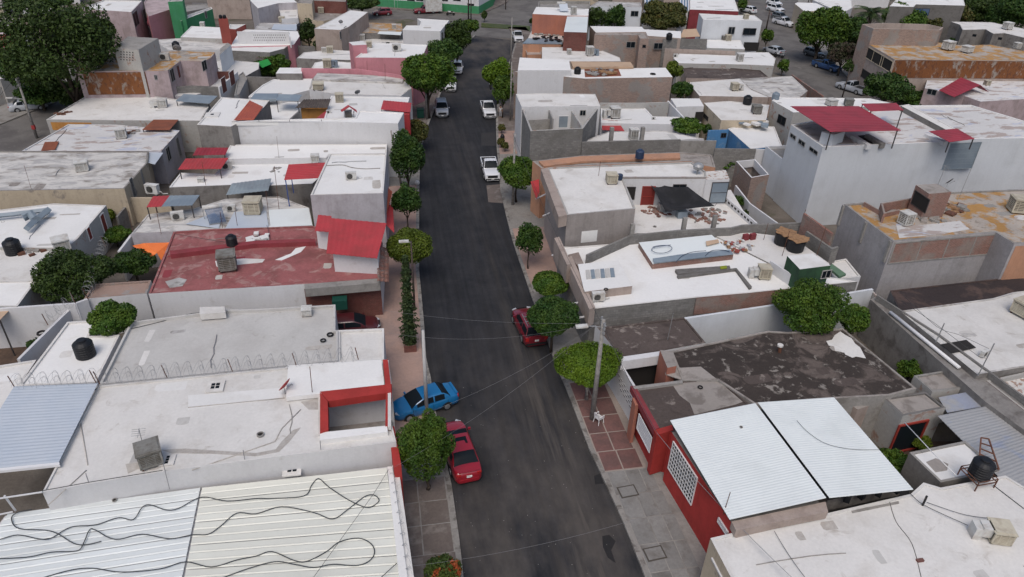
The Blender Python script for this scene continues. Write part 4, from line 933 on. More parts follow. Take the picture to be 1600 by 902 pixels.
cooler(191,216,3.6,16,'white cooler on the patched roof beside coiled scrap','cooler_white',12,0,.9); debris(206,208,3.6,18,1.2,'scrap pipes and rubble next to the cooler on the patched roof',('rust','concrete'),5,.25)
h.sheet([(70,222),(92,221),(86,234),(64,236)],3.8,'sheet_rust',0,name='skylight_cover')
c=House('flat rust-brown canopy against the grey-white wall','canopy',name='roof_canopy'); c.sheet([(240,187),(279,187),(265,203),(222,203)],4.0,'sheet_rust',0,posts=[2,3],zb=3.2)
h=House('long white-roofed house with amber end wall beside the left street')
h.block([(72,187),(140,147),(220,147),(328,163),(314,189),(147,188)],3.8,'light_plaster','white_roof',par=.1)
h.plane((72,187),(147,188),3.8); h.opening((79,191),(146,204),'painted_panel','amber_wall','amber_wall',1,1,.03,.02)
cooler(255,168,3.7,14,'pale cooler on the long white roof by the slate canopy','cooler_white',5,1,.8); debris(99,178,3.7,8,.9,'rusty scrap on the left end of the long white roof',('rust',),6,.3)
c=House('slate grey canopy on the back of the long white roof','canopy',name='roof_canopy'); c.sheet([(287,147),(340,150),(327,162),(274,158)],[4.6,4.6,4.4,4.4],'sheet_slate',0,posts=[2,3],zb=3.6)
h=House('two-storey house with peeling orange side wall, upper left')
h.block([(120,112),(152,90),(215,82),(300,80),(336,82),(330,90),(319,96),(282,95),(262,110),(236,111),(128,112)],7.0,'pinkish_wall','ochre_roof',par=.08)
h.plane((128,112),(236,111),7.0); h.opening((129,113.5),(235,147),'painted_panel','rust_peel','rust_peel',1,1,.05,.02)
h.plane((236,111),(262,110),7.0); h.opening((240,117),(247,125)); 
h.plane((262,110),(282,95),7.0); h.opening((264,110),(274,125)); h.opening((276,104),(282,120),'door','frame_dark','door_maroon',1); h.plane((319,96),(329,90),7.0); h.opening((314,97),(324,108))
h.block([(178,75),(200,57),(247,60),(216,78)],9.6,'light_plaster','concrete',par=0)
h.plane((178,75),(216,78),9.6)
for i in range(5):
    for j in range(4): h.opening((188+i*4.6,80+j*4+i*.3),(190.4+i*4.6,82.2+j*4+i*.3),'vent_hole','light_plaster','void',1,1,.02,.01)
minisplit(258,95,6.95,16,'grey unit beside the round table top on the peeling house roof',0); tank(276,77,5.2,11,'black water tank behind the peeling orange house'); dish(279,85,6.9,12,'white dish on the peeling orange house roof',0)
w=House('grey terrace wall with open blocks below the pinkish facade','wall',name='terrace_wall'); w.wallstrip([(236,137),(300,134),(342,136)],4.6,.2,'cmu')
w.wallstrip([(318,112),(362,112)],4.7,.2,'red_brick'); w.wallstrip([(342,136),(370,113)],4.8,.2,'white_wall'); w.plane((342,136),(370,113),4.8); w.opening((344,124),(355,142),'brick_panel','white_wall','red_brick',1,1,.05,.04); w.opening((357,114),(368,130),'brick_panel','white_wall','red_brick',1,1,.05,.04)
h=House('terrace room below the pinkish facade, upper left'); h.block([(205,150),(240,120),(318,105),(372,112),(343,137),(300,150)],3.65,'lavender_wall','white_roof',par=0)
h.plane((342,150),(370,125),3.65); h.opening((352,140),(366,150))
h=House('white house with grey end wall and orange-red sheet roof corner')
h.block([(308,195),(346,152),(421,157),(408,173),(361,198)],6.1,'grey_wall','white_roof_clean',par=.08)
h.sheet([(390,157),(411,167),(396,188),(365,188)],[6.4,6.4,6.35,6.35],'sheet_redorange',8,.03); skylight(332,181,6.05,'small grey hatch on the white roof above the grey end wall',1,1,1.2)
# ---- white long block (L6)
h=House('long white two-storey block with blank front wall, centre left')
h.block([(362,190),(362,186),(425,186),(507,188),(555,184),(627,192),(613,194),(614,193)][:1]+[(425,187),(555,184),(561,172),(631,176),(622,193),(507,190.5)],6.3,'white_wall','white_roof_clean',par=.12)
h.plane((362,190),(614,193),6.3)
for i,x in enumerate((404,452,502)): MB().bar(P(x,187,6.5),P(x+1.5,194,6.1),.05).go('bracket','frame_dark',h.o)
h=House('row of low white roofs in front of the long blank white wall'); h.block([(360,226),(605,225),(604,240),(515,241),(510,247),(357,249),(351,243)],4.0,'white_wall','white_roof_clean',par=.05); mast(436,248,4.0,2.4,'thin rod on the low white roofs in front of the blank wall',r=.015)
h=House('courtyard house with dark tile porch and red skylight sheets, centre left')
h.block([(505,189),(512,168),(517,150),(640,152),(632,178),(560,186)],5.5,'white_wall','white_roof_clean',par=.1)
h.sheet([(474,156),(517,155),(512,169),(461,169)],[6.5,6.5,5.9,5.9],'tile_brown',12,.07,'tiled_porch'); h.block([(470,170),(512,170),(514,160),(474,160)],5.6,'amber_wall',None,par=0)
h.sheet([(500,180),(510,173),(506,189),(490,189)],[5.4]*4,'sheet_red',0,name='skylight_sheet')
h.slab([(375,186),(452,186),(470,170),(474,160),(410,158),(395,180)],3.4,'white_roof_clean',.2,'terrace')
cooler(531,160,5.4,13,'beige slatted cooler behind the little gabled roof hood','cooler_beige',0,0,1.0)
g=House('small red gabled hood over a rooftop cooler, centre left','roof hood',name='roof_hood')
g.sheet([(532,172),(544,164),(546,167),(534,175)],[6.5,6.9,6.9,6.5],'sheet_red',0,name='roof_sheet'); g.sheet([(544,164),(557,172),(558,176),(546,167)],[6.9,6.5,6.5,6.9],'sheet_red',0,name='roof_sheet')
MB().bar(P(538,184,5.4),P(538,173,6.4),.1).bar(P(552,184,5.4),P(553,174,6.4),.1).go('post','frame_white',g.o)
cooler(545,184,5.4,11,'grey cooler standing under the little red gabled hood','cooler_grey',0,0,.9); minisplit(514,178,5.4,8,'small grey unit next to the tiled porch',0); dish(559,151,5.1,9,'small grey dish on the white roofs, centre left',20)
c=House('red flat awning sheet at the street edge, centre left','canopy',name='street_canopy'); c.sheet([(599,157),(643,161),(641,176),(595,171)],[6.2,6.0,5.8,6.0],'sheet_red',10,.03,'roof_sheet',posts=[3],zb=5.3); c.boxat([(631,176),(641,175),(640,179),(630,180)],5.7,2.6,'sheet_red','side_panel')
h=House('white flat house below the long pink wall, centre left')
h.block([(483,139),(487,125),(496,114),(631,120),(643,138),(627,150),(517,147)],4.9,'white_wall','white_roof',par=.12)
h.slab([(496,114),(545,117),(631,121),(629,129),(540,126),(490,124)],5.0,'white_roof_dirty',.2,'roof_strip')
cooler(498,140,4.8,17,'beige cooler with dark side ducts below the pink wall','cooler_beige',0,0,.5); mast(574,116,4.9,1.8,'forked twig-like mast against the pink wall',top=0); mast(602,126,4.9,2.2,'thin rod on the white roof in front of the pink wall')
h=House('low white roofs left of the dark tiled porch')
h.block([(388,151),(410,133),(427,124),(488,123),(486,140),(440,152)],4.2,'white_wall','white_roof_clean',par=.08)
h.sheet([(436,147),(472,148),(466,158),(431,157)],4.9,'sheet_slate',0,name='canopy',posts=[2,3],zb=3.4)
h.boxat([(398,146),(435,146),(432,155),(390,156)],4.25,.3,'sheet_slate','grey_panel')
h=House('small white box room at the end of the pink wall'); h.block([(431,115),(437,106),(471,106),(472,115)],5.0,'grey_wall','white_roof_clean',par=0)
w=House('long low pink boundary wall, centre left','wall',name='pink_wall'); w.wallstrip([(472,107),(560,108),(634,119)],5.4,.25,'pink_wall')
h=House('pink two-storey house with white roof beside the street tree')
h.block([(555,90),(570,79),(584,67),(668,70),(662,84),(643,91),(634,90.5)],6.8,'pink_wall','white_roof_clean',par=.08)
h.block([(551,71),(545,66),(567,64),(573,70)],7.9,'pink_wall','white_roof_clean',par=0)
minisplit(620,80,6.75,15,'air conditioner with pipes on the pink house roof',0); cooler(577,74,6.75,9,'beige cooler at the back corner of the pink house','cooler_beige',0,0,.9); tire(606,68,6.75,'dark ring on the pink house roof',.8)
h=House('flat white house with grey wall left of the pink house'); h.block([(464,91),(475,82),(520,78),(552,80),(553,94),(507,93)],4.2,'grey_wall','white_roof',par=.06)
h.block([(486,108),(492,98),(507,95),(553,98),(560,108)],4.25,'white_wall','white_roof_clean',par=.05)
cooler(516,83,4.1,10,'beige cooler, right one of a pair, on the flat white house','cooler_beige',0,0,.9); cooler(507,82,4.1,8,'white cooler, left one of a pair, on the flat white house','cooler_white',0,0,.8); cooler(512,106,4.2,13,'beige cooler with big grey side duct next to the pink wall','cooler_beige',180,2,.9)
h=House('white two-storey house with two street windows near the junction')
h.block([(629,47),(635,40),(656,40),(658,34),(652,29),(702,32),(688,49)],7.0,'white_wall','white_roof_clean',par=.06)
h.plane((688,49),(702,32),7.0); h.opening((689.5,52),(692,62)); h.opening((696.5,45),(699,53)); 
h=House('house with ochre flat roof left of the white two-storey house'); h.block([(553,52),(555,35),(628,37),(629,47),(626,51)],4.1,'grey_wall','ochre_roof',par=.05)
h.sheet([(593,49),(628,50),(626,55),(590,53)],4.2,'sheet_white',0,name='canopy'); cooler(616,46,4.0,7,'small white cooler on the ochre roof near the junction','cooler_white',0,0,1.0); cooler(566,64,3.0,9,'white cooler on the pale roof in front of the ochre roof','cooler_white',0,0,1.0)
h=House('pale low roof in front of the ochre roof'); h.block([(540,72),(548,60),(629,62),(640,70)],3.1,'white_wall','white_roof',par=.05)
h=House('long gabled-looking white roof above the beige side wall, upper centre'); h.block([(491,45),(525,28),(547,16),(575,19),(545,42),(532,47)],6.5,'beige_wall','white_roof_clean',par=.05)
h.plane((532,47),(575,19),6.5); h.opening((530,50),(535,60)); h.opening((537,43),(542,54)); dish(533,40,6.45,7,'round dish on the white roof above the beige wall',0)
h=House('cream house with curved beige roof terrace, upper centre')
h.block([(464,5),(470,-2),(490,-2),(487,6)],7.0,'cream_wall','cement_roof',par=.05); h.block([(467,30),(470,26),(490,17),(548,15),(525,29),(505,33)],4.4,'cream_wall','cement_roof',par=.1)
cooler(502,21,4.3,9,'beige cooler on the curved beige terrace','cooler_beige',0,0,.9)
h=House('dark brick block behind the curved beige terrace'); h.block([(487,1),(490,-6),(542,-4),(540,3)],6.4,'red_brick','cement_roof',par=.1)
h=House('pale house with a white shed roof and diagonal stair wall, upper centre'); h.block([(403,13),(391,1),(395,-8),(450,-8),(464,4),(435,5)],6.2,'lavender_wall','white_roof_clean',par=0)
h.block([(434,6),(464,5),(466,28),(440,30)],5.0,'white_wall','white_roof',par=.05); cooler(441,35,4.3,9,'beige cooler on the grey terrace below the stair wall','cooler_beige',0,0,.8)
h=House('grey terrace house with a pale blue roof panel, upper centre'); h.block([(395,49),(405,36),(462,36),(468,47)],4.2,'grey_wall','grey_roof',par=.05); h.sheet([(428,38),(465,38),(463,48),(424,46)],4.3,'sheet_blue',0,name='roof_sheet')
tank(469,47,4.2,9,'dark tank beside the round dark tree, upper centre')
h=House('white house with perforated terrace wall, upper centre left')
h.block([(374,50),(378,46),(465,49),(468,57),(459,70),(451,71),(361,73),(362,69)],4.4,'pink_wall','white_roof_clean',par=0)
h.wallstrip([(371,49.5),(451,50)],6.3,.18,'white_wall',z0=4.4); h.wallstrip([(451,50),(453,58)],6.0,.18,'white_wall',z0=4.4); h.plane((374,49.5),(450,50),6.3)
for i in range(18):
    for j in range(3): h.opening((396+i*2.8+(j%2)*1.4,54+j*4),(397.3+i*2.8+(j%2)*1.4,56+j*4),'vent_hole','white_wall','void',1,1,.02,.01)
h.block([(359,79),(361,70),(452,70),(444,76),(421,82)],4.3,'cmu','white_roof_clean',par=.05)
h=House('house with weathered white roof below the open block wall, upper left'); h.block([(327,99),(345,93),(405,98),(404,108),(384,119),(362,118)],3.6,'grey_wall','white_roof',par=.05)
h=House('narrow white-walled room by the peeling orange house'); h.block([(344,76),(356,67),(361,70),(349,81),(343,86)],6.2,'blue_white_wall','concrete',par=0)
h=House('long weathered grey-white roof, upper left'); h.block([(246,62),(280,60),(361,64),(350,72),(344,78),(262,78),(250,70)],4.6,'white_wall','white_roof_dirty',par=.05)
h=House('white-roofed house with red parapet ends, upper left'); h.block([(282,58),(299,41),(345,43),(351,61)],5.2,'light_plaster','white_roof_clean',par=.06); cooler(317,42,5.1,7,'tiny white cooler on the roof with red parapet ends','cooler_white',0,0,.9)
h=House('narrow brick-red tower carrying two black tanks, upper left','tower'); h.block([(341,30),(343,27),(354,27),(356,30)],8.2,'tower_red','tower_red',par=0); tank(345,29,8.2,5,'left one of two black tanks on the brick-red tower'); tank(351,29,8.2,5,'right one of two black tanks on the brick-red tower')
h.block([(357,45),(359,38),(384,38),(368,46)],5.2,'tower_red','white_roof',par=.1)
w=House('grey walled yard between the white houses, upper centre','wall',name='yard_wall'); w.wallstrip([(452,71),(491,73)],3.6,.2,'cmu'); w.wallstrip([(444,80),(452,72)],3.6,.2,'light_plaster'); w.wallstrip([(447,92),(465,92)],2.2,.2,'light_plaster')
h=House('corrugated grey-brown shed roof, upper centre left'); h.block([(400,92),(402,82),(420,82),(421,92)],3.6,'cmu','taupe_roof',par=0)
h=House('grey walled rooms beside the long white roof, centre left'); h.block([(372,118),(380,112),(386,123),(374,147),(366,150)],3.9,'light_plaster','concrete',par=.1); w=House('grey boundary wall behind the low white roofs','wall',name='boundary_wall'); w.wallstrip([(386,120),(430,121)],4.0,.2,'grey_wall')
# green, pink and left edge
h=House('bright green house with white arched windows, upper left'); h.block([(277,30),(286,26),(330,11),(332,14),(283,33)],5.6,'green_wall','white_roof_clean',par=.3)
h.plane((283,33),(332,14),5.6); h.opening((287,31),(291,39)); h.opening((319,18),(324,28))
h=House('teal green house behind the pink house, upper left'); h.block([(262,3),(268,-4),(287,-4),(285,2)],8.6,'green_wall','grey_roof',par=.1); h.block([(284,20),(290,8),(322,6),(327,12)],4.6,'grey_wall','concrete',par=.1)
h=House('low grey-roofed room between the teal and the bright green house'); h.block([(262,31),(264,19),(286,17),(288,28)],4.2,'pinkish_wall','grey_roof',par=.05)
h=House('two-storey pink and cream house with corner windows, upper left')
h.block([(125,14),(162,0),(222,1),(205,19)],7.6,'pinkish_wall','white_roof_clean',par=.15); h.plane((205,19),(222,3),7.6); h.opening((206,22),(218,37)); h.opening((222,16),(230,33),'window')
h.block([(225,4),(230,-4),(262,-2),(272,5),(271,13),(232,26),(229,20)],6.8,'pink_wall','pinkish_wall',par=.1)
h.block([(205,42),(230,27),(275,20),(278,28),(240,40)],3.4,'pinkish_wall','maroon_wall',par=.1)
h=House('house with crumpled red canopy roof at the left edge'); h.block([(-60,76),(-60,52),(34,52),(24,73)],4.4,'pinkish_wall','sheet_red',par=0)
for k,(a,b) in enumerate((((-10,60),(12,68)),((8,56),(28,60)))): h.sheet([(a[0],a[1]),(b[0],a[1]),(b[0],b[1]),(a[0],b[1]+1)],[4.7,4.6,4.9,4.6],'sheet_red',3,.08,'torn_sheet')
h=House('white house with small double window at the left edge'); h.block([(-60,37),(-50,28),(33,26),(34,34)],6.2,'blue_white_wall','cement_roof',par=.1); h.plane((-60,37),(34,34),6.2); h.opening((17,42),(27,47),'window','frame_dark')
tank(24,26,6.2,9,'dark tank on the white house at the left edge'); 
h=House('flat pale roof at the left edge above the parked silver sedan'); h.block([(-70,128),(-60,112),(28,111),(22,117),(0,124)],3.3,'light_plaster','white_roof',par=.1)
w=House('stained wall along the left street','wall',name='boundary_wall'); w.wallstrip([(-60,150),(0,135),(40,118)],2.4,.25,'light_plaster')
h=House('tan two-storey house in the top left corner'); h.block([(-40,14),(-30,-6),(1,-6),(3,12)],7.5,'cream_wall','cement_roof',par=.1); h=House('pale flat house behind the big tree, top left'); h.block([(34,22),(38,13),(80,13),(82,22)],5,'beige_wall','grey_roof',par=.1)
# ---- house with duct (left edge middle)
h=House('white-roofed house with long grey duct at the left edge')
h.block([(-60,335),(84,318),(166,321),(121,373),(104,388),(-60,386)],3.5,'light_plaster','white_roof_clean',par=.08)
h.block([(-60,388),(106,386),(80,403),(60,410),(57,438),(-60,442)],3.3,'light_plaster','white_roof',par=.08)
h.plane((166,321),(121,373),3.5); h.opening((155,338),(171,366),'door','frame_white','door_maroon',1); h.opening((134,358),(145,372),'door','frame_white','door_maroon',1)
d=empty('air_duct',P(40,345,3.5),'long grey sheet-metal duct with elbow on the white roof at the left edge','air duct')
MB().tube([P(-20,339,3.95),P(20,335,3.95),P(76,328,3.95)],.22,4).go('duct','sheet_slate',d); MB().tube([P(76,328,4.0),P(58,342,4.0),P(42,357,4.0)],.3,4).go('duct','sheet_slate',d); MB().tube([P(36,340,4.2),P(48,335,4.3),P(56,344,4.1)],.38,8).go('elbow','sheet_slate',d)
cooler(99,391,3.3,24,'white cooler with open fan side near the dark trees, left','cooler_white',25,0,.75); tank(23,396,3.25,24,'black water tank near the left edge of the photo'); debris(50,395,3.25,10,1.0,'pile of scrap beside the black tank, left edge',('concrete','rust'),7,.3); vent(5,348,3.4,'small round vent near the long grey duct',.8)
h=House('white-roofed house in front of the dark trees at the left edge'); h.block([(-60,440),(57,438),(27,479),(-60,478)],3.4,'light_plaster','white_roof_clean',par=.1)
t=House('bright orange cloth awning over a yard, left','awning',name='cloth_awning'); t.sheet([(207,384),(225,380),(245,395),(236,402)],[2.8,3.3,2.9,2.5],'tarp_orange',0,name='cloth'); t.sheet([(225,380),(265,379),(252,407),(245,395)],[3.3,2.8,2.4,2.9],'tarp_orange',0,name='cloth')
w=House('lavender yard wall behind the orange awning','wall',name='yard_wall'); w.wallstrip([(205,367),(240,364),(272,362)],3.0,.2,'lavender_wall'); w.wallstrip([(205,367),(186,392)],2.9,.2,'white_wall')
# ================================================================= RIGHT BLOCK, near to far
h=House('house with broad smooth white flat roof in the bottom right corner')
h.block([(1110,841),(1200,820),(1284,804),(1423,772),(1443,754),(1470,762),(1571,743),(1700,820),(1800,1080),(1235,1080)],3.6,'cream_wall','white_roof',par=.06,cap='white_roof')
h.boxat([(1148,828),(1287,797),(1288,806),(1150,838)],3.75,.4,'beige_wall','coping')
h.plane((1110,841),(1235,1080),3.6)
g=h.opening((1113,873),(1136,915),'gate','frame_white','void',9,1,.08,.05)
cooler(1556,842,3.55,34,'cream cooler with clear plastic duct on the smooth white roof, bottom right','cooler_beige',-18,1,.75)
tank(1524,752,3.6,34,'dark blue-black tank on a rusty stand, bottom right','plastic_black',.55)
MB()
pipe('cable',[(1423,772),(1445,790),(1512,821)],3.75,.018,'cable','thin black cable from the roof edge to the cream cooler, bottom right','cable'); pipe('cable',[(1389,780),(1400,815),(1425,850),(1440,905)],3.62,.018,'cable','long dark cable down the middle of the smooth white roof','cable'); pipe('cable',[(1552,758),(1600,795)],3.65,.02,'cable','dark cable to the right of the stand tank','cable'); pipe('cable',[(1448,785),(1510,805),(1570,812)],3.7,.015,'cable','second thin cable to the cream cooler, bottom right','cable')
mast(1441,790,3.6,.7,'stubby dark pipe elbow at the fold of the smooth white roof',.06,'trim_black'); o=MB().box((0,0,.06),(.35,.16,.12)).go('brick','red_brick',None,loc=(0,0,0)); o.location=P(1437,877,3.6); tag(o,'single brick lying on the smooth white roof, bottom right','brick')
h.patch([(1330,798),(1404,783),(1405,787),(1332,802)],3.61,'concrete')
h=House('red house under two ribbed white metal roof sheets')
h.block([(1184,640),(1305,632),(1412,757),(1293,782)],3.4,'grey_wall','void',par=0); h.block([(1050,676),(1180,640),(1290,800),(1150,828)],3.95,'red_wall','dark_concrete',par=0)  # first block's black top paints the darkness under the right sheet
h.sheet([(1047,657),(1180,630),(1291,778),(1140,812)],[4.45,4.6,4.6,4.45],'sheet_white',62,.03,'roof_sheet',along=0,th=.02) if False else None
h.sheet([(1047,657),(1180,630),(1291,778),(1140,812)],[4.45,4.6,4.6,4.45],'sheet_white',44,.013,'roof_sheet',along=1,th=.02)
h.sheet([(1184,629),(1303,621),(1427,765),(1296,778)],[4.6,4.7,4.7,4.6],'sheet_white',44,.013,'roof_sheet',along=1,th=.02)
h.boxat([(1143,815),(1290,784),(1294,800),(1150,829)],4.2,.5,'beige_wall','beam'); h.slab([(1290,778),(1420,766),(1422,775),(1294,800)],2.6,'void',.1,'gap_floor')  # black slab paints the shade in the gap behind the beam
for x,y in ((1322,783),(1345,778),(1372,774),(1400,769)): o=MB().box((0,0,.25),(.3,.3,.5),x).go('pot','plastic_black',None,loc=(0,0,0)); o.location=P(x,y,3.6); tag(o,'dark pot stored under the edge of the white metal sheets, %s'%{1322:'leftmost of the four',1345:'second from the left',1372:'third from the left',1400:'rightmost of the four'}[x],'pot')
h.plane((1050,676),(1150,828),3.95)
h.opening((1053,689),(1081,790),'window_grille','frame_white','glass',12,7,.08,.05)
h.opening((1124,808),(1137,838),'window_grille','frame_white','glass',4,4,.08,.05)
mast(1130,804,3.95,1.6,'wire mast on the street edge of the ribbed white sheets',top=0)
pipe('cable',[(1245,657),(1262,675),(1290,693),(1330,702),(1375,703)],4.72,.012,'cable','thin grey cable drooping across the right ribbed sheet','cable'); vent(1158,668,4.55,'dark round vent on the left ribbed sheet',.5)
h=House('house with garage, red pillars and patched grey-brown roof')
h.block([(993,603),(1066,594),(1125,593),(1165,627),(1180,636),(1052,676),(1028,668)],3.5,'red_wall','taupe_roof',par=.06)
h.patch([(1050,600),(1122,594),(1163,627),(1150,632),(1085,648),(1078,630),(1062,618)],3.5,'cement_roof')
h.boxat([(989,604),(1066,594),(1067,598),(992,608)],3.62,.3,'concrete','coping'); h.boxat([(985,603),(993,603),(1030,668),(1022,672)],3.6,.45,'maroon_wall','fascia'); h.boxat([(1022,672),(1050,664),(1052,672),(1026,680)],3.55,3.3,'red_wall','side_pier')
h.plane((985,603),(1022,672),3.6); h.opening((999,646),(1015,708),'garage_door','frame_white','frame_white',1,6,.05,.05); 
h.boxat([(988,622),(993,621),(998,633),(993,634)],3.3,3.2,'orange_wall','pillar')
o=tire(1094,606,3.5,'small ring lying on the cement patch of the garage roof',.5)
h=House('house with very dark weathered roof and a white scaled patch')
h.block([(1048,549),(1200,517),(1230,519),(1317,513),(1432,607),(1390,618),(1300,623),(1180,632),(1122,594),(1066,594)],3.6,'concrete','brown_roof',par=.07,cap='cement_roof')
h.patch([(1291,533),(1300,531),(1304,524),(1313,518),(1320,523),(1331,529),(1336,537),(1344,543),(1353,560),(1338,557),(1332,559),(1321,554),(1319,551),(1305,548),(1303,541),(1295,540)],3.6,'white_roof')
h.patch([(1035,560),(1060,575),(1095,573),(1122,594),(1066,594),(1040,585)],3.62,'cement_roof')
MB().tube([P(1218,551,3.5),P(1219,541,4.1)],.12,10).go('chimney_pipe','rust',h.o); MB().lathe(P(1219,541,4.1),[(.2,0),(.2,.12)],10).go('chimney_cap','white_roof',h.o)
h=House('small brick-red porch room with grey slab beside the open patio','porch')
h.block([(1031,547),(1050,549),(1057,572),(1043,575)],4.1,'orange_wall','cement_roof',par=0)
flat('patio_floor',px([(940,560),(1040,560),(1060,640),(950,640)]),.008,'pave_taupe')
h=House('white street-front house with brown-grey roof behind the round lime tree')
h.block([(930,508),(943,511),(1070,496),(1103,536),(1031,549),(970,558)],3.45,'white_wall','taupe_roof',par=.08)
h.boxat([(969,558),(1031,549),(1032,556),(971,565)],3.5,.75,'white_wall','beam'); h.plane((970,558),(1031,549),3.45); h.opening((974,569),(1028,640),'carport_opening','white_wall','void',1,1,.04,.05)  # dark panel on the wall, painted as the shaded inside of the patio
MB().bar(P(1028,553,3.2),P(1021,597,.1),.18).go('column','concrete',h.o)
w=House('white pierced street fence beside the round lime tree','wall',name='street_fence'); w.wallstrip([(938,517),(993,606)],3.0,.16,'white_wall'); w.plane((938,517),(993,606),3.0)
for i in range(7):
    for j in range(4): w.opening((966+i*4.6+j*1.2,583+i*8.3+j*8),(968.6+i*4.6+j*1.2,589.5+i*8.3+j*8),'vent_hole','white_wall','void',1,1,.02,.01)
mast(1043,531,3.45,2.2,'thin antenna rod on the brown-grey roof',.02,'galv')
# white wall behind and the tree yard
w=House('tall white yard wall with plain face behind the dark roof house','wall',name='yard_wall'); w.wallstrip([(1072,497),(1200,478),(1300,462),(1362,452)],3.5,.2,'blue_white_wall')
w.wallstrip([(1362,454),(1475,570)],3.2,.15,'light_plaster')
w=House('long double boundary wall with a white pipe on top, right','wall',name='boundary_wall')
w.block([(1360,468),(1373,462),(1460,520),(1560,590),(1700,700),(1700,745),(1540,628),(1440,540)],3.5,'grey_wall','grey_wall',par=0)
w.wallstrip([(1372,462),(1466,522),(1600,620),(1680,680)],4.0,.16,'cmu')
pipe('pipe',[(1391,488),(1499,575)],3.7,.13,'frame_white','long white plastic pipe lying on the double boundary wall','pipe',smooth=False,n=8)
tree(1268,478,0,120,100,'broad dark green tree leaning over the dark weathered roof','leaf_mid',21,2.6); tree(1335,502,0,56,58,'thin olive bush at the right side of the big yard tree','leaf_mid',22,1.6,cat='shrub',name='shrub'); tree(1424,577,0,46,40,'green shrub in the narrow passage by the white plaster wall','leaf_mid',23,.8,cat='shrub',name='shrub')
# rooms at right
h=House('small grey-brown roofed shed between the passage shrub and the zinc sheets','shed'); h.block([(1428,587),(1482,578),(1521,604),(1457,612)],3.0,'light_plaster','cement_roof',par=.12,cap='concrete')
h=House('small grey room with red-framed window and raised roof kerb','shed'); h.block([(1380,621),(1446,612),(1478,637),(1411,650)],3.3,'light_plaster','cement_roof',par=.12,cap='dark_concrete'); h.plane((1411,650),(1478,637),3.3); h.opening((1404,664),(1431,700),'window','frame_red','glass',1,1,.1,.12)
h.block([(1316,624),(1380,618),(1382,626),(1340,640)],2.8,'beige_wall','cement_roof',par=0)
h=House('corrugated zinc roof over a dark yard, right','canopy',name='yard_canopy')
h.sheet([(1465,650),(1550,633),(1700,760),(1620,805)],[3.2,3.2,3.1,3.1],'sheet_zinc',34,.02,'roof_sheet',posts=[0],along=1); h.sheet([(1466,621),(1520,611),(1542,634),(1480,645)],3.0,'sheet_zinc',14,.03,'roof_sheet',along=1)
flat('yard_floor',px([(1380,690),(1600,690),(1600,800),(1380,800)]),.006,'soil')
h=House('low white roof with a brown stain beside the stand tank','annex'); h.block([(1421,707),(1508,689),(1562,735),(1470,754)],3.2,'grey_wall','white_roof_clean',par=.1,cap='concrete'); h.patch([(1447,722),(1462,716),(1482,725),(1480,735),(1462,738)],3.13,'cement_roof')
tree(1395,726,0,70,44,'weedy bush in the dark gap beside the ribbed white sheets','leaf_mid',24,.5,cat='shrub',name='shrub',style='round'); tree(1440,690,0,36,24,'small yellow-green weeds under the red-framed window','leaf_lime',25,.5,cat='shrub',name='shrub')
l=empty('ladder',P(1545,735,3.3),'rusty steel ladder leaning beside the zinc roof','ladder'); m=MB(); A,B,C,D=P(1530,718,3.4),P(1533,684,4.0),P(1545,686,4.0),P(1561,734,3.4)
m.bar(A,B,.07).bar(C,D,.07)
for t in (0,.25,.5,.75,1): m.bar(A.lerp(B,t),D.lerp(C,t),.06)
m.go('frame','rust',l)
pipe('cable',[(1413,660),(1455,705),(1494,743)],3.9,.03,'frame_white','pale pole lying across the red-framed window yard','pole',smooth=False)
h=House('house with dirty white roof and dark skylight, right edge')
h.block([(1406,486),(1552,466),(1582,457),(1720,440),(1720,556),(1527,585)],3.9,'grey_wall','white_roof',par=.05)
h.sheet([(1470,538),(1510,531),(1525,543),(1487,552)],4.0,'void',0,name='skylight'); minisplit(1536,557,3.9,17,'air conditioner on its side near the dark skylight, right edge',20); cooler(1598,492,3.9,32,'tan covered cooler at the right edge of the dirty white roof','cooler_beige',15,0,.7)
for a,b,t,l in ((1462,535,1.6,'pipe strut on the double boundary wall'),(1528,587,2.6,'tall pipe strut at the corner of the dirty white roof')): mast(a,b,3.9,t,l,.04,'galv')
pipe('cable',[(1408,470),(1460,505),(1530,558),(1541,560)],5.0,.014,'cable','thin stay cable over the dirty white roof, left of the skylight','cable',smooth=False); pipe('cable',[(1412,462),(1463,510),(1500,524),(1545,545)],4.6,.014,'cable','second stay cable over the dirty white roof','cable')
h=House('house with very dark bitumen roof along the grey brick wall'); h.block([(1391,454),(1720,418),(1720,452),(1582,459),(1552,467),(1406,487)],3.5,'grey_wall','bitumen',par=.05)
h=House('house with rubble-strewn white roof at the right edge'); h.block([(1541,595),(1720,555),(1720,700),(1640,672)],3.5,'red_brick','white_roof_rubble',par=.35,cap='light_plaster')
# ---- brick house with ochre roof
h=House('grey and brick two-storey house with peeling ochre roof')
h.block([(1319,319),(1352,316),(1382,333),(1430,309),(1487,300),(1562,297),(1720,292),(1720,372),(1585,381),(1556,363),(1396,377)],6.8,'mid_wall','ochre_roof',par=.12,pw=.18,cap='concrete')
h.plane((1396,377),(1556,363),6.8); h.opening((1398,379),(1554,397),'brick_course','concrete','brick',4,1,.05,.12); h.opening((1556,383),(1720,440),'painted_panel','peach_wall','peach_wall',1,1,.03,.02)
h.plane((1319,319),(1396,377),6.8); h.opening((1310,322),(1393,402),'brick_course','concrete','brick',2,1,.05,.1) if False else None
Q=[h.A,None]; a=P(1319,319,6.8); b=P(1396,377,6.8); dd=(b-a).normalized(); nn=h.n*.05; mb=MB(); mb.v=[a+nn-Vector((0,0,.15)),b+nn-Vector((0,0,.15)),b+nn-Vector((0,0,1.9)),a+nn-Vector((0,0,1.9))]; mb.f=[(0,1,2,3)]; mb.go('brick_course','brick',h.o)
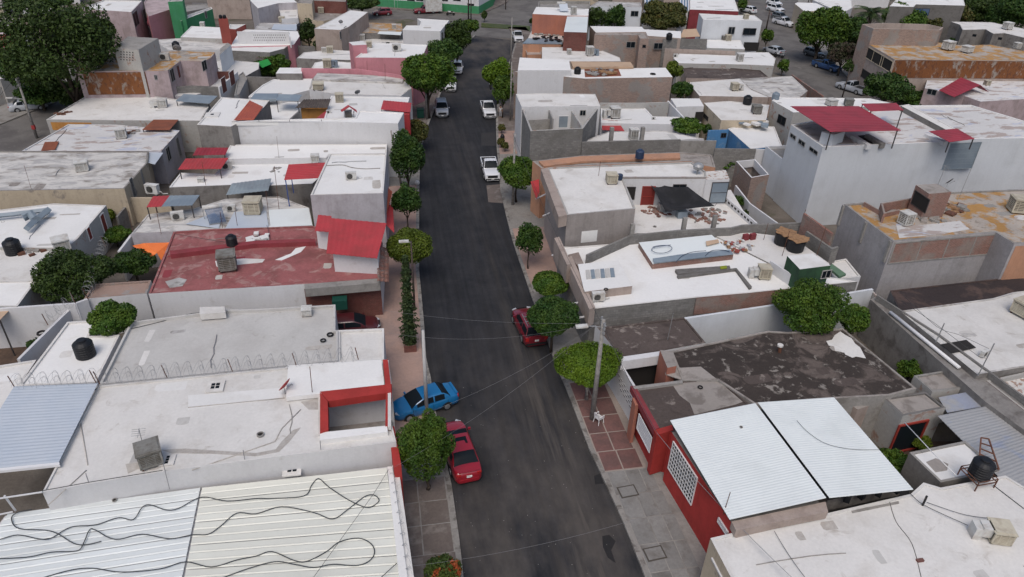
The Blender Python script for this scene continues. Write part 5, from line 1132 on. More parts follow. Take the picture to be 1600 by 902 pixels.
h.plane((1585,381),(1720,372),6.8); h.opening((1587,385),(1719,450),'painted_panel','peach_wall','peach_wall',1,1,.03,.02)
for t in (.02,.5,.98): q=a.lerp(b,t)+nn*1.6; MB().box((q.x,q.y,5.8),(.25,.25,1.9),math.atan2(dd.y,dd.x)).go('column','concrete',h.o)
h.wallstrip([(1352,316),(1382,333),(1405,328)],7.1,.15,'brick',z0=6); h.wallstrip([(1382,333),(1378,318),(1430,309)],7.6,.15,'brick',z0=6)
h.block([(1431,289),(1465,287),(1487,300),(1452,303)],9.0,'brick','cement_roof',par=0,z0=6.6); h.plane((1431,289),(1452,303),9.0); h.opening((1431,297),(1446,334),'door','frame_dark','void',1)
h.patch([(1400,350),(1440,352),(1500,345),(1515,358),(1470,366),(1405,372)],6.7,'patch_roof')
cooler(1413,351,6.7,19,'white boxy cooler inside the brick parapet','cooler_white',10,0,1.1); cooler(1587,331,6.7,26,'beige cooler with dark front at the right end of the ochre roof','cooler_beige',-20,0,.9); debris(1482,328,6.7,26,1.6,'heap of scrap boards beside the brick stair room',('rust','cardboard','concrete'),8,.4); debris(1452,343,6.7,14,1.3,'broken slabs in front of the brick stair room',('concrete','cement_roof'),9,.4)
dish(1480,292,9.0,13,'dark satellite dish on the brick stair room',30,'plastic_black'); mast(1465,290,9.0,1.8,'television antenna on the brick stair room',top=1,m='galv'); mast(1497,312,6.8,3,'thin rod behind the brick stair room',m='galv')
# ---- big white building
h=House('largest white building with blank side wall and red roof canopies','building')
h.block([(1236,195),(1407,165),(1517,164),(1720,225),(1600,216),(1522,217),(1480,222),(1286,230)],8.5,'blue_white_wall','patch_roof',par=.15,pw=.2,cap='white_roof_clean')
h.plane((1286,230),(1600,216),8.5); h.opening((1466,225),(1518,263),'shutter','sheet_grey','sheet_slate',1,5,.05,.04)
h.plane((1236,195),(1286,230),8.5)
for a in ((1236,207,1243,220),(1249,216,1257,231),(1266,228,1277,244)): h.opening(a[:2],a[2:])
h.block([(1284,206),(1303,202),(1321,205),(1303,211)],9.5,'blue_white_wall','white_roof_clean',par=0,z0=8.3)
h.block([(1407,165),(1420,163),(1500,205),(1486,207)],8.9,'grey_wall','white_roof',par=.05,z0=8)
C=P(1236,195,8.5); D=P(1286,230,8.5); N=P(1180,230,4.6); k=(C-D)*((N.y-C.y)/(C.y-D.y)); h.block([C+Vector((.03,.02,0)),C+Vector((6,.02,0)),C+k+Vector((6,0,0)),C+k],4.6,'blue_white_wall','concrete',par=.3,cap='white_wall',world=True)
h.patch([(1244,197),(1300,190),(1335,224),(1289,227)],8.35,'cement_roof'); h.boxat([(1330,211),(1336,210.5),(1362,226),(1355,226.5)],8.75,.5,'white_wall','parapet'); h.patch([(1340,212),(1352,211),(1372,224),(1360,225)],8.35,'void'); h.boxat([(1352,210),(1358,209.5),(1384,224),(1377,225)],8.75,.5,'grey_wall','parapet'); h.boxat([(1445,209),(1451,209),(1480,221),(1475,222)],8.75,.4,'white_wall','parapet')
h.sheet([(1235,166),(1342,166),(1408,204),(1297,206)],[10.2,10.2,10.3,10.3],'sheet_darkred',16,.02,'canopy',posts=[0,1,2],zb=8.4,along=1); h.sheet([(1346,162),(1400,161),(1412,172),(1360,174)],10.4,'sheet_darkred',6,.02,'canopy',posts=[1,2,3],zb=8.4,along=1); h.sheet([(1451,205),(1495,201),(1523,217),(1483,222)],[9.6,9.6,9.5,9.5],'sheet_darkred',7,.02,'canopy',posts=[0,1,2],zb=8.4,along=1)
h=House('white house with grey west wall behind the big red canopy'); h.block([(1206,157),(1215,152),(1360,154),(1400,163),(1240,176)],6.0,'light_plaster','white_roof_clean',par=.08); h.plane((1206,157),(1240,176),6.0); h.opening((1217,178),(1226,198),'window','frame_dark')
cooler(1298,165,6.0,15,'white cooler behind the big red canopy','cooler_white',10,0,.6); cooler(1325,165,6.0,14,'grey cooler behind the big red canopy','cooler_grey',-20,0,.7)
w=House('white baluster wall beside the plant bed, right of the shade sail','wall',name='garden_wall'); w.wallstrip([(1131,305),(1182,348)],4.6,.15,'white_wall'); w.plane((1131,305),(1182,348),4.6)
for i in range(9): w.opening((1133+i*5,310+i*4.4),(1135.4+i*5,316+i*4.4),'vent_hole','white_wall','void',1,1,.02,.01)
w=House('white wall between the plant bed and the largest white building','wall',name='garden_wall'); w.wallstrip([(1150,290),(1172,318),(1225,356)],3.6,.15,'white_wall')
tree(1154,314,0,24,18,'leafy plant at the far end of the narrow plant bed','leaf_deep',31,2.6,cat='shrub',name='shrub'); tree(1192,343,0,18,16,'bright leafy plant at the near end of the narrow plant bed','leaf_mid',32,2.2,cat='shrub',name='shrub'); tree(1170,332,0,14,14,'small dark plant in the middle of the narrow plant bed','leaf_dark',33,2.2,cat='shrub',name='shrub')
h=House('small grey walled roofless pen beside the white wing wall','pen'); h.block([(1150,252),(1180,249),(1202,273),(1174,278)],4.4,'tan_brick','soil',par=.5,pw=.15,cap='white_wall',rz=1.5,hole=True)
# ---- beige corner house with shade sail
h=House('beige two-storey house with white roof and dark shade sail terrace')
h.block([(855,262),(1080,253),(1103,268),(1103,277),(973,277),(993,326),(886,336)],6.7,'taupe_wall','white_roof',par=.12,cap='light_plaster')
h.boxat([(845,264),(856,262),(886,336),(873,339)],6.85,1.0,'beige_wall','eave'); h.plane((886,336),(993,326),6.7); h.opening((909,362),(932,377),'paint_patch','white_roof_clean','white_roof_clean',1,1,.02,.01)
h.block([(1103,268),(1134,266),(1140,280),(1103,281)],6.5,'white_wall','white_roof_rubble',par=0)
h.plane((973,277),(1103,277),6.7); h.opening((975,280),(1101,325),'white_face','white_wall','white_wall',1,1,.03,.02); h.A=h.A+h.n*.03; h.opening((976,292),(991,312),'door','frame_dark','void',1); h.opening((1004,291),(1020,323),'door','frame_red','door_maroon',1,2,.08,.1); h.opening((1052,288),(1071,300),'window','frame_dark'); h.plane((1103,281),(1140,280),6.5); h.opening((1113,285),(1133,317),'door','frame_dark','sheet_slate',1,2)
h.block([(975,300),(1142,297),(1175,352),(1155,362),(985,365)],3.9,'cmu','white_roof',par=0); h.slab([(1000,320),(1040,322),(1058,336),(1040,341),(1000,330)],3.96,'clay',.04,'rubble_patch')
debris(1105,338,3.95,60,2.4,'broken terracotta and stone rubble on the shade sail terrace',('clay','concrete'),10,.22); debris(1025,332,3.95,24,1.4,'broken slabs by the maroon door of the terrace',('clay','red_brick'),11,.2)
for i,(x,y) in enumerate(((1023,355),(1110,347),(1029,340))): vent(x,y,3.95,['dark drain nearest the block wall of the terrace','dark drain at the right of the terrace','dark drain below the shade sail'][i],.8)
o=MB().box((0,0,.4),(.7,.7,.8)).go('metal_box','galv',None,loc=(0,0,0)); o.location=P(1034,330,3.95); tag(o,'grey metal cabinet standing under the shade sail','cabinet'); o=MB().box((0,0,.35),(.9,.6,.7)).go('metal_box','sheet_slate',None,loc=(0,0,0)); o.location=P(1064,340,3.95); tag(o,'grey blue box at the low corner of the shade sail','cabinet')
s=empty('shade_sail',P(1050,310,5),'dark cloth shade sail stretched over the terrace','shade sail')
A,B,C,D=P(1010,278,6.3),P(1075,292,6.3),P(1117,322,5.6),P(1040,331,4.8); mb=MB(); n=8
for i in range(n+1):
    for j in range(n+1):
        u,v=i/n,j/n; p=A.lerp(B,u).lerp(D.lerp(C,u),v); p.z-=.9*math.sin(u*math.pi)*math.sin(v*math.pi)*.7+.35*math.sin(u*math.pi)*(1-v)
        c=(A+B+C+D)/4; e=math.sin(u*math.pi)*abs(2*v-1)+math.sin(v*math.pi)*abs(2*u-1); p=p.lerp(c,.04*e); mb.v.append(p)
for i in range(n):
    for j in range(n): k=i*(n+1)+j; mb.f.append((k,k+1,k+n+2,k+n+1))
o=mb.go('cloth','sail',s,True); sm=o.modifiers.new('s','SOLIDIFY'); sm.thickness=.02
for a,b in ((A,P(1009,278,6.6)),(C,P(1120,318,5.9)),(D,P(1042,330,4.2))): MB().bar(a,b,.03).go('rope','cable',s)
cooler(955,286,6.65,18,'white cooler with blue drum beside it on the beige house roof','cooler_beige',-5,0,.8); o=MB().lathe((0,0,0),[(.25,0),(.27,.1),(.27,.5),(.2,.55)],12).go('blue_drum','plastic_blue',None,loc=(0,0,0)); o.location=P(968,281,6.65); tag(o,'blue drum right of the white cooler on the beige house roof','drum')
tank(999,247,6.0,14,'dark blue tank on the peach strip behind the beige house','plastic_blue'); mast(935,276,6.6,1.5,'short rod on the beige house roof'); 
m=empty('fan_unit',P(1089,273,6.6),'round chrome fan with pedestal at the corner of the beige house roof','roof fan'); MB().lathe((0,0,.5),[(.1,0),(.45,.1),(.5,.4),(.3,.6)],14).tube([(0,0,0),(0,0,.5)],.1).go('body','galv',None,loc=(0,0,0)).parent=m
h=House('peach-walled strip house behind the beige house'); h.block([(832,252),(910,243),(1062,238),(1112,242),(1118,262),(1085,256),(1080,252),(855,261),(846,263)],5.6,'peach_wall','cement_roof',par=.1)
h.slab([(842,252),(910,244),(1062,239),(1063,247),(912,252),(850,260)],5.75,'peach_wall',.2,'coping')
# street front of beige house: poles, awning
aw=House('small red awning over the doorway at the corner of the beige house','awning',name='awning'); aw.sheet([(829,284),(842,280),(843,300),(838,311)],[4.3,4.3,3.7,3.7],'sheet_red',0,name='cloth')
for i,(a,b) in enumerate(((834,311),(853,300)),): pass
for i,q in enumerate((((837,311),(854,303)),((848,338),(865,330)),((862,399),(875,398)),((878,428),(890,426)),((893,475),(903,473)),((901,497),(913,495)))):
    o=MB().bar(P(*q[0],3.2),P(*q[1],3.4),.10).go('drain_spout','frame_white',None,loc=P(*q[0],3.2)); tag(o,'white roof drain spout over the right-hand pavement, %s'%['farthest, by the red awning','second farthest','third farthest','third nearest','second nearest','nearest, by the dark round tree'][i],'drain spout','white drain spouts on the right-hand facade')
# ---- white roofs in front of beige house
h=House('long white-roofed house with glass block hatch and beige street parapet')
h.block([(873,385),(893,386),(975,380),(1112,366),(1150,385),(1245,425),(1340,440),(1200,455),(1088,465),(924,483)],4.1,'cmu','white_roof_clean',par=.06)
h.plane((924,483),(1200,455),4.1); h.opening((1088,466),(1250,474),'brick_band','brick','brick',1,1,.03,.02)
h.boxat([(866,372),(874,370),(893,412),(886,414)],4.9,1.7,'beige_wall','street_parapet'); h.boxat([(884,402),(893,400),(930,480),(921,484)],4.6,1.5,'beige_wall','street_parapet'); h.boxat([(888,398),(904,394),(912,412),(903,416)],4.5,.8,'brick','brick_parapet')
h.block([(903,413),(966,407),(988,447),(913,456)],4.75,'beige_wall','white_roof_clean',par=0,z0=4)
for i in range(6):
    p=[(915+i*7.6,422-i*.6),(921+i*7.6,421.5-i*.6),(923+i*7.6,435-i*.6),(916.6+i*7.6,435.6-i*.6)]; h.boxat(p,4.83,.08,'sheet_slate' if i%2 else 'grey_roof_l','glass_block')
minisplit(934,470,4.1,22,'white air conditioner beside the glass block hatch roof',0); tire(947,453,4.75,'small ring on the edge of the glass block hatch roof',.5)
h.block([(998,379),(1112,367),(1146,398),(1020,413)],4.5,'brick','sheet_white',par=0,z0=3.9)
h.slab([(1020,404),(1060,398),(1140,390),(1146,397),(1022,411)],4.66,'sheet_slate',.05,'grey_sheet'); h.slab([(1103,377),(1122,374),(1124,379),(1104,384)],4.66,'tarp_tan',.04,'yellow_board')
h.slab([(1055,421),(1140,415),(1142,421),(1060,428)],4.3,'dark_concrete',.25,'skylight_strip'); h.boxat([(1058,430),(1148,419),(1150,421),(1060,433)],4.25,.2,'dark_concrete','ridge'); h.boxat([(1148,419),(1151,419),(1175,448),(1171,450)],4.25,.2,'dark_concrete','ridge')
h.slab([(1125,416),(1135,415),(1136,419),(1126,420)],4.4,'leaf_yellow',.05,'yellow_board')
for i,q in enumerate(([(1020,386),(1030,384),(1045,384),(1050,389),(1040,395),(1025,395),(1018,390),(1025,386),(1048,383)],[(1056,410),(1066,400),(1082,394),(1103,392)],[(1102,400),(1112,392),(1130,391),(1140,394)])): pipe('hose',q,4.7,.025,'plastic_blue','%s hose on the raised pale roof slab'%['coiled grey-blue','curved dark blue','thin curved blue'][i],'hose','hoses on the raised pale roof slab')
cooler(1192,434,4.05,20,'cream cooler with rounded white duct near the yard tree','cooler_beige',-12,1,.95)
debris(1150,385,4.2,40,1.5,'colourful heap of household junk at the corner of the pale slab',('cardboard','cloth_white','tower_red','cloth_grey'),12,.22); 
for i,(x,y) in enumerate(((1164,376),(1175,375))): o=MB().box((0,0,.3),(.5,.3,.6),.2).go('red_box','maroon_wall',None,loc=(0,0,0)); o.location=P(x,y,4.1); tag(o,['left','right'][i]+' one of two maroon boxes against the block wall','box')
h=House('white terrace with green stair room and covered tubs')
h.block([(1112,366),(1145,360),(1240,372),(1296,412),(1268,428),(1245,430),(1230,425)],4.15,'cmu','white_roof',par=0)
w=House('grey block parapet behind the covered tubs','wall',name='block_wall'); w.wallstrip([(918,398),(985,368),(1060,360),(1143,356),(1160,352),(1255,348)],4.9,.18,'cmu')
for x,y in ((987,352),(1068,342),(1115,338)): MB().box(P(x,y+14,4.8),(.35,.3,1.9)).go('column','concrete',w.o)
w=House('stepped brick and block wall right of the covered tubs','wall',name='brick_wall'); w.wallstrip([(1258,334),(1300,364)],6.0,.2,'brick'); w.wallstrip([(1262,362),(1300,388),(1308,386)],4.9,.2,'cmu')
for i,(x,y) in enumerate(((1222,381),(1241,391))):
    t=empty('tub',P(x,y,4.15),['left','right'][i]+' black tub covered with brown cardboard on the white terrace','tub'); MB().lathe((0,0,0),[(.55,0),(.62,.1),(.66,.9),(.6,.95)],18).go('barrel','plastic_black',None,loc=(0,0,0)).parent=t
    k=MB(); 
    for a in range(4): k.box((.15*math.cos(a*2),.15*math.sin(a*2),1.0+.03*a),(1.25,.8,.03),R=Matrix.Rotation(a*.8,3,'Z')@Matrix.Rotation(.12*math.sin(a*2),3,'X'))
    k.go('cover','cardboard',None,loc=(0,0,0)).parent=t; t.scale=(1.15,1.15,1.1)
h=House('green stair room with white slab roof and window','stair room'); h.block([(1230,400),(1270,396),(1298,415),(1250,421)],6.0,'dark_green_wall','white_roof_clean',par=0); h.plane((1250,421),(1298,415),6.0); h.opening((1285,423),(1296,434),'window','light_plaster'); h.wallstrip([(1205,408),(1240,431)],5.0,.12,'white_wall'); h.slab([(1300,412),(1322,428),(1312,432),(1295,418)],4.3,'green_wall2',.2,'green_ledge')
h.block([(1300,408),(1322,404),(1345,432),(1300,438)],3.4,'white_wall','white_roof',par=.1)
for x,y,t,l in ((1222,400,2.3,'steel rod at the left of the green stair room'),(1276,399,2.6,'steel rod right of the covered tubs'),(1193,375,1.6,'rod in front of the grey block parapet'),(1249,360,2.0,'rod holding tangled wire behind the covered tubs')): mast(x,y,4.2,t,l)
# ---- rows beyond the beige house
h=House('unfinished block-walled upper room beside the street, centre right')
h.block([(815,168),(937,166),(911,201),(829,205)],6.3,'cmu','white_roof',par=1.9,pw=.2,rz=3.9,cap='light_plaster',hole=True)
h.wallstrip([(826,188),(862,186)],5.6,.15,'concrete',z0=3.9); h.wallstrip([(858,172),(864,186)],6.2,.15,'concrete',z0=3.9); h.wallstrip([(893,172),(911,200)],6.1,.15,'light_plaster',z0=3.9)
h=House('white two-storey house with rounded roof edge behind the unfinished room'); h.block([(806,147),(845,146),(930,147),(938,166),(815,167)],6.6,'white_wall','white_roof',par=.05); h.plane((815,167),(938,166),6.6); h.opening((873,181),(887,200),'door','frame_white','sheet_slate',1); h.opening((906,172),(915,181),'window','light_plaster')
w=House('grey block boundary wall below the white flat roofs, centre right','wall',name='block_wall'); w.wallstrip([(911,222),(1062,218)],4.9,.2,'cmu'); w.wallstrip([(1062,220),(1118,220)],4.6,.2,'concrete'); w.wallstrip([(1118,232),(1180,233)],4.2,.2,'cmu'); w.wallstrip([(1180,233),(1218,235)],4.1,.2,'white_wall')
for x in (955,1003): MB().box(P(x,214,5.2),(.4,.4,2.2)).go('column','concrete',w.o)
h=House('flat white house behind the grey block wall, centre right'); h.block([(911,221),(950,206),(1035,204),(1100,217),(1062,219)],3.9,'white_wall','white_roof',par=.05); cooler(989,218,3.9,14,'white cooler with round fan behind the grey block wall','cooler_white',0,0,1.2)
h=House('white flat-roofed house with small red awning, centre right'); h.block([(939,192),(939,166),(1007,168),(1020,182),(1070,183),(1090,190),(1090,195),(972,193)],3.9,'white_wall','white_roof_clean',par=.05); cooler(960,184,3.9,16,'cooler with pale pad on the house with the small red awning','cooler_white',0,1,1.0); minisplit(1021,187,3.9,6,'tiny white unit at the bend of the flat roof, centre right',0)
c=House('small red awning sheet, centre right','awning',name='awning'); c.sheet([(940,186),(965,189),(976,205),(941,203)],[3.9,3.9,3.4,3.4],'sheet_red',0,posts=[2],zb=0)
w=House('pale inner yard wall, centre right','wall',name='yard_wall'); w.wallstrip([(938,161),(1000,161),(1044,160)],4.6,.2,'light_plaster'); w.wallstrip([(1044,158),(1068,183)],4.4,.2,'white_wall')
h=House('small white room with dark doors, centre right'); h.block([(1048,154),(1093,154),(1100,166),(1057,167)],4.6,'white_wall','white_roof_clean',par=0); h.plane((1057,167),(1100,166),4.6); h.opening((1087,175),(1097,190),'door','frame_dark','void',1)
h=House('peach house with broad pale roof and black tank, centre right'); h.block([(1100,161),(1138,158),(1170,161),(1202,164),(1197,188),(1127,188)],4.6,'cream_wall','white_roof',par=.06); h.plane((1100,161),(1127,188),4.6); h.opening((1100,176),(1106,190),'door','frame_dark','void',1); tank(1167,163,4.6,14,'black tank on the broad pale roof, centre right'); cooler(1181,177,4.6,15,'weathered grey cooler right of the black tank, centre right','cooler_grey',-10,0,.8)
h=House('bright blue-walled house with white roof and small courtyard'); h.block([(1137,201),(1160,196),(1210,198),(1222,228),(1173,233)],3.7,'blue_wall','white_roof_clean',par=.05,cap='white_roof'); w=House('bright blue yard wall with dark opening','wall',name='yard_wall'); w.wallstrip([(1108,204),(1137,203)],3.9,.2,'blue_wall'); w.plane((1108,204),(1137,203),3.9); w.opening((1127,208),(1134,215),'window','frame_dark'); w.wallstrip([(1133,188),(1146,189)],4.0,.2,'blue_wall')
tree(1074,196,0,62,22,'wide flat green vine over the yard beside the blue house','leaf_mid',41,3.0,cat='shrub',name='vine',flat=.8); tree(1105,202,0,14,20,'dark leafy bush between the vine and the blue wall','leaf_deep',42,2.0,cat='shrub',name='shrub'); tree(1156,189,0,24,16,'round bush behind the blue house roof','leaf_mid',43,3.2,cat='shrub',name='shrub'); tree(1131,222,0,16,16,'small green bush in the blue courtyard','leaf_mid',44,1.0,cat='shrub',name='shrub'); tree(1139,256,0,34,22,'light green bush in the yard behind the white wing wall','leaf_mid',45,1.5,cat='shrub',name='shrub')
debris(1180,193,4.2,20,2,'grey tarpaulin and bundles on the edge of the blue house',('sheet_slate','cloth_white'),13,.5)
h=House('two-storey brick and block house with junk-filled pit, centre right'); h.block([(804,112),(895,108),(965,107),(1040,106),(1051,120.5),(914,123)],6.5,'tan_brick','white_roof_clean',par=0)
h.boxat([(913,107),(966,107),(971,119),(914,121)],6.55,.1,'sheet_rust','pit_bottom'); debris(940,114,6.6,60,1.9,'rusty scrap filling the pit in the brick house roof',('rust','cardboard','galv','concrete'),14,.4)
h.block([(809,110),(812,90),(889,94),(892,110)],7.3,'white_wall','white_roof_clean',par=0); h.slab([(820,100),(866,98),(870,102),(822,105)],7.34,'grey_wall',.04,'grey_sheet'); h.slab([(892,96),(985,97),(990,104),(895,105)],6.9,'tarp_tan',.3,'tan_roof')
h.plane((804,112),(1051,120.5),6.5); h.opening((893,130),(900,135),'window'); h.opening((856,130),(868,138),'paint_patch','light_plaster','white_wall',1,1,.02,.01); h.opening((914,125),(1003,142),'block_band','cmu','cmu',1,1,.02,.01)
tank(902,116,6.5,11,'black tank on the brick and block house'); dish(852,115,6.55,8,'grey dish on the brick and block house',60); tire(1020,117,6.5,'dark tyre lying on the right end of the brick house roof',1.1)
tree(1053,110,0,34,30,'bright green tree top behind the brick house','leaf_lime',46,3.2); tree(1066,141,0,38,36,'dark green round tree in the yard right of the brick house','leaf_deep',47,2.0)
h=House('white house with stepped roofs and two coolers near the junction'); h.block([(847,95),(847,74),(885,74),(925,73),(968,90),(970,96),(890,96)],4.0,'beige_wall','white_roof',par=.05); cooler(889,85,4.0,7,'small white cooler, left one on the stepped roof','cooler_white',0,0,1.1); cooler(921,87,4.0,12,'white cooler with curved duct on the stepped roof','cooler_white',180,2,1.1)
h=House('beige brick two-storey house with one side window'); h.block([(929,54.5),(931,51),(1008,50),(1014,61),(1000,60.5),(997,55)],6.5,'tan_brick','cement_roof',par=.12,cap='beige_wall'); h.plane((929,54.5),(997,55),6.5); h.opening((979,65),(992,75)); h.plane((1000,60.5),(1014,61),6.5); h.opening((1004,70),(1009,75),'window','frame_dark',nu=1)
h=House('long white roofs behind the beige brick house'); h.block([(922,41),(1003,42),(1006,46),(1064,49),(1064,60),(1012,56),(1009,50),(931,51)],5.6,'beige_wall','white_roof_clean',par=0)
w=House('brick and grey block wall behind the magenta vine','wall',name='block_wall'); w.wallstrip([(1014,61),(1037,61.5)],5.4,.2,'tan_brick'); w.wallstrip([(1037,61),(1104,61)],5.5,.2,'cmu'); w.plane((1014,61),(1104,61),5.5); w.opening((1022,67),(1035,77)); tank(1045,62,5.4,10,'dark green-black tank on the grey block wall top')
c=House('tan cloth canopy behind the grey block wall','canopy',name='cloth_canopy'); c.sheet([(1068,46),(1088,45),(1094,57),(1062,59)],[5.5,5.5,5.0,5.0],'tarp_tan',0,name='cloth',posts=[2],zb=0)
tree(1017,84,0,24,18,'magenta flowering vine in front of the beige brick house','petal_magenta',48,1.4,cat='shrub',name='flowering_vine'); tree(1037,87,0,30,24,'dark domed bush right of the magenta vine','leaf_dark',49,1.0,cat='shrub',name='shrub')
h=House('white two-storey house with wide dark window on the back street'); h.block([(1092,21),(1150,24),(1179,24),(1191,33),(1165,32),(1099,31)],7.2,'blue_white_wall','white_roof_clean',par=.05); h.plane((1099,31),(1191,33),7.2); h.opening((1139,42),(1147,54)); h.opening((1162,44),(1180,55),'window','frame_dark'); cooler(1165,30,7.2,8,'tan cooler on the white two-storey back street house','cooler_beige',0,0,.9); h.opening((1163,66),(1184,80),'garage_opening','frame_dark','void',1)
h=House('low white roof in front of the white back street house'); h.block([(1105,62),(1157,63),(1164,77),(1104,75)],4.0,'light_plaster','white_roof_clean',par=.04); cooler(1137,64,4.0,9,'beige cooler, right one of a pair in front of the white back street house','cooler_beige',0,0,1.0); cooler(1131,63,4.0,7,'grey cooler, left one of a pair in front of the white back street house','cooler_grey',0,0,.9)
h=House('very long white roof stretching to the back street'); h.block([(1052,91),(1062,84),(1150,87),(1152,82),(1201,82),(1212,92),(1209,103),(1163,101),(1060,99)],3.9,'light_plaster','white_roof_clean',par=.04); cooler(1155,96,3.9,10,'white cooler in the middle of the very long white roof','cooler_white',0,0,1.2); minisplit(1055,90,3.9,8,'white unit at the left end of the very long white roof',0)
w=House('pinkish brown wall behind the very long white roof','wall',name='boundary_wall'); w.wallstrip([(1040,76),(1148,80)],4.6,.2,'beige_wall')
h=House('brown-grey roofed house in front of the very long white roof'); h.block([(1067,107),(1100,103),(1188,110),(1200,120),(1155,124),(1072,122)],3.3,'beige_wall','taupe_roof',par=.1)
h=House('white house with peeling roof and cooler, right centre'); h.block([(1075,129),(1155,123),(1173,140),(1201,152),(1093,150)],3.9,'beige_wall','white_roof',par=.04); cooler(1147,141,3.9,12,'pale cooler with duct on the peeling roof, right centre','cooler_beige',180,1,.9)
h=House('grey-white patchy flat roof next to the back street'); h.block([(1155,123),(1237,119),(1262,142),(1250,152),(1202,152),(1173,139)],3.7,'tan_brick','white_roof_dirty',par=.04); tank(1211,156,5.9,12,'blue-grey barrel on the white house by the back street','sheet_slate'); w=House('brown brick wall along the back street','wall',name='brick_wall'); w.wallstrip([(1238,117),(1286,150)],2.6,.2,'brick')
tree(1224,103,0,18,30,'small bush on the back street pavement','leaf_mid',50,.3,cat='shrub',name='shrub')
# ---- ochre house on the back street and beyond
h=House('two-storey house with rusty peeling side wall on the back street'); h.block([(1345,62),(1360,66),(1462,66),(1500,71),(1548,70),(1600,80),(1700,84),(1700,95),(1600,95),(1398,93)],7.0,'beige_wall','ochre_roof',par=.06); h.plane((1398,93),(1600,95),7.0); h.opening((1399,94),(1700,124),'painted_panel','rust_peel','rust_peel',1,1,.05,.02)
h.plane((1345,62),(1398,93),7.0); h.opening((1352,70),(1377,106),'balcony_opening','cream_wall','void',2,1,.08,.1); h.opening((1379,86),(1391,114),'balcony_opening','cream_wall','void',1,1,.08,.1); h.opening((1335,98),(1343,111),'window','frame_dark'); h.opening((1347,106),(1360,130),'door','frame_dark','void',1)
h.block([(1347,38),(1365,45),(1469,47),(1474,43),(1450,38),(1380,36)],9.4,'tan_brick','cement_roof',par=1.2,pw=.2,rz=7.1,hole=True,cap='beige_wall')
cooler(1480,78,7.0,16,'white square cooler on the ochre back street roof','cooler_white',15,0,.8); cooler(1510,82,7.0,15,'low white cooler beside the square one on the ochre back street roof','cooler_white',15,0,.6); cooler(1588,76,7.0,10,'pale block at the far right of the ochre back street roof','cooler_white',0,0,.9)
w=House('cream yard wall in front of the rusty peeling wall','wall',name='yard_wall'); w.wallstrip([(1398,124),(1450,124)],3.0,.2,'beige_wall')
h=House('pinkish house with red hipped sheet roof, right'); h.block([(1450,121),(1600,118),(1700,120),(1700,150),(1600,155),(1532,159),(1507,150),(1445,138)],4.0,'pinkish_wall','patch_roof',par=.06)
h.sheet([(1502,121),(1467,141),(1491,152),(1532,133)],[5.2,4.3,4.3,5.2],'sheet_darkred',8,.02,'roof_sheet'); h.sheet([(1502,121),(1532,133),(1545,144),(1520,134)],[5.2,5.2,4.4,4.4],'sheet_darkred',0,name='roof_sheet'); h.plane((1445,138),(1507,150),4.0); h.opening((1450,138),(1462,150)); cooler(1541,134,4.6,9,'tan cooler on the red hipped roof','cooler_beige',0,0,.9)
h=House('grey house with two octagonal windows, right'); h.block([(1486,34),(1500,39),(1504,47),(1540,46),(1552,53),(1570,52),(1600,59),(1700,65),(1700,48),(1600,45),(1550,35)],5.2,'grey_wall','white_roof',par=.05); h.plane((1504,47),(1600,59),5.2); h.opening((1520,53),(1525,58),'window','frame_dark',nu=1); h.opening((1560,58),(1565,63),'window','frame_dark',nu=1); cooler(1573,46,5.2,13,'white cooler on the roof of the house with octagonal windows','cooler_white',10,0,.8)
h=House('modern dark-fronted house with white slab roof, top right'); h.block([(1390,10),(1400,0),(1420,-8),(1505,-2),(1508,9),(1431,7),(1428,11)],7.5,'dark_concrete','white_roof_clean',par=.04); h.plane((1431,8),(1508,9),7.5); h.opening((1430,13),(1450,25),'window','frame_dark','glass_blue')
h.block([(1400,14),(1400,10),(1428,11),(1426,16)],6,'cream_wall','white_roof',par=0)
h=House('tan house on the back street corner, top right'); h.block([(1242,6),(1246,4),(1275,5),(1300,16),(1257,18)],4.4,'cream_wall','white_roof_clean',par=.04)
h=House('white stepped roofs behind the big back street tree'); h.block([(1270,0),(1330,-2),(1332,12),(1308,26),(1300,14)],4.2,'white_wall','white_roof_clean',par=.04)
h=House('salmon orange two-storey house at the junction'); h.block([(832,22),(838,11),(920,14),(919,25),(885,24.5)],7.0,'orange_wall','white_roof_clean',par=.05)
h.plane((832,22),(885,24),7.0); h.opening((866,30),(881,49),'door','frame_dark','void',1)
h.block([(881,50),(886,26),(919,25),(917,51)],6.9,'red_brick','sheet_white',par=0); h.plane((832,22),(838,11),7); 
s=empty('solar_heater',P(878,18,7.0),'small solar heater on the salmon orange house','solar heater'); MB().tube([(-.9,.4,1.3),(.6,.4,1.3)],.25,10).go('drum','cooler_white',None,loc=(0,0,0)).parent=s; MB().box((.2,-.3,.75),(1.5,1.6,.06),R=Matrix.Rotation(.7,3,'X')).go('panel','sheet_blue',None,loc=(0,0,0)).parent=s
cooler(896,23,7.0,9,'grey framed cooler on the salmon orange house','cooler_white',0,0,1.3)
h=House('rubble-roofed building in front of the salmon orange house'); h.block([(825,60),(830,49),(881,50),(882,62),(877,70),(817,69)],3.6,'peach_wall','white_roof_rubble',par=0); h.sheet([(825,60),(877,61),(879,69),(816,68)],3.75,'sheet_slate',0,name='roof_sheet'); debris(855,53,3.7,50,2.5,'scattered rubble below the salmon orange wall',('concrete','clay','cement_roof'),15,.3); debris(862,61,3.8,20,3.0,'black tarpaulin rags on the slate sheet',('plastic_black',),16,.4)
h=House('peach yard room with yellow bush near the junction'); h.block([(819,72),(846,72),(846,85),(824,86)],2.6,'peach_wall','beige_wall',par=.3); tree(825,79,0,9,12,'yellow-green bush by the peach yard room','leaf_yellow',51,.6,cat='shrub',name='shrub')
h=House('open block parapet building behind the salmon orange house'); h.block([(840,12),(842,2),(922,2),(921,13)],6.2,'cmu','concrete',par=.5)
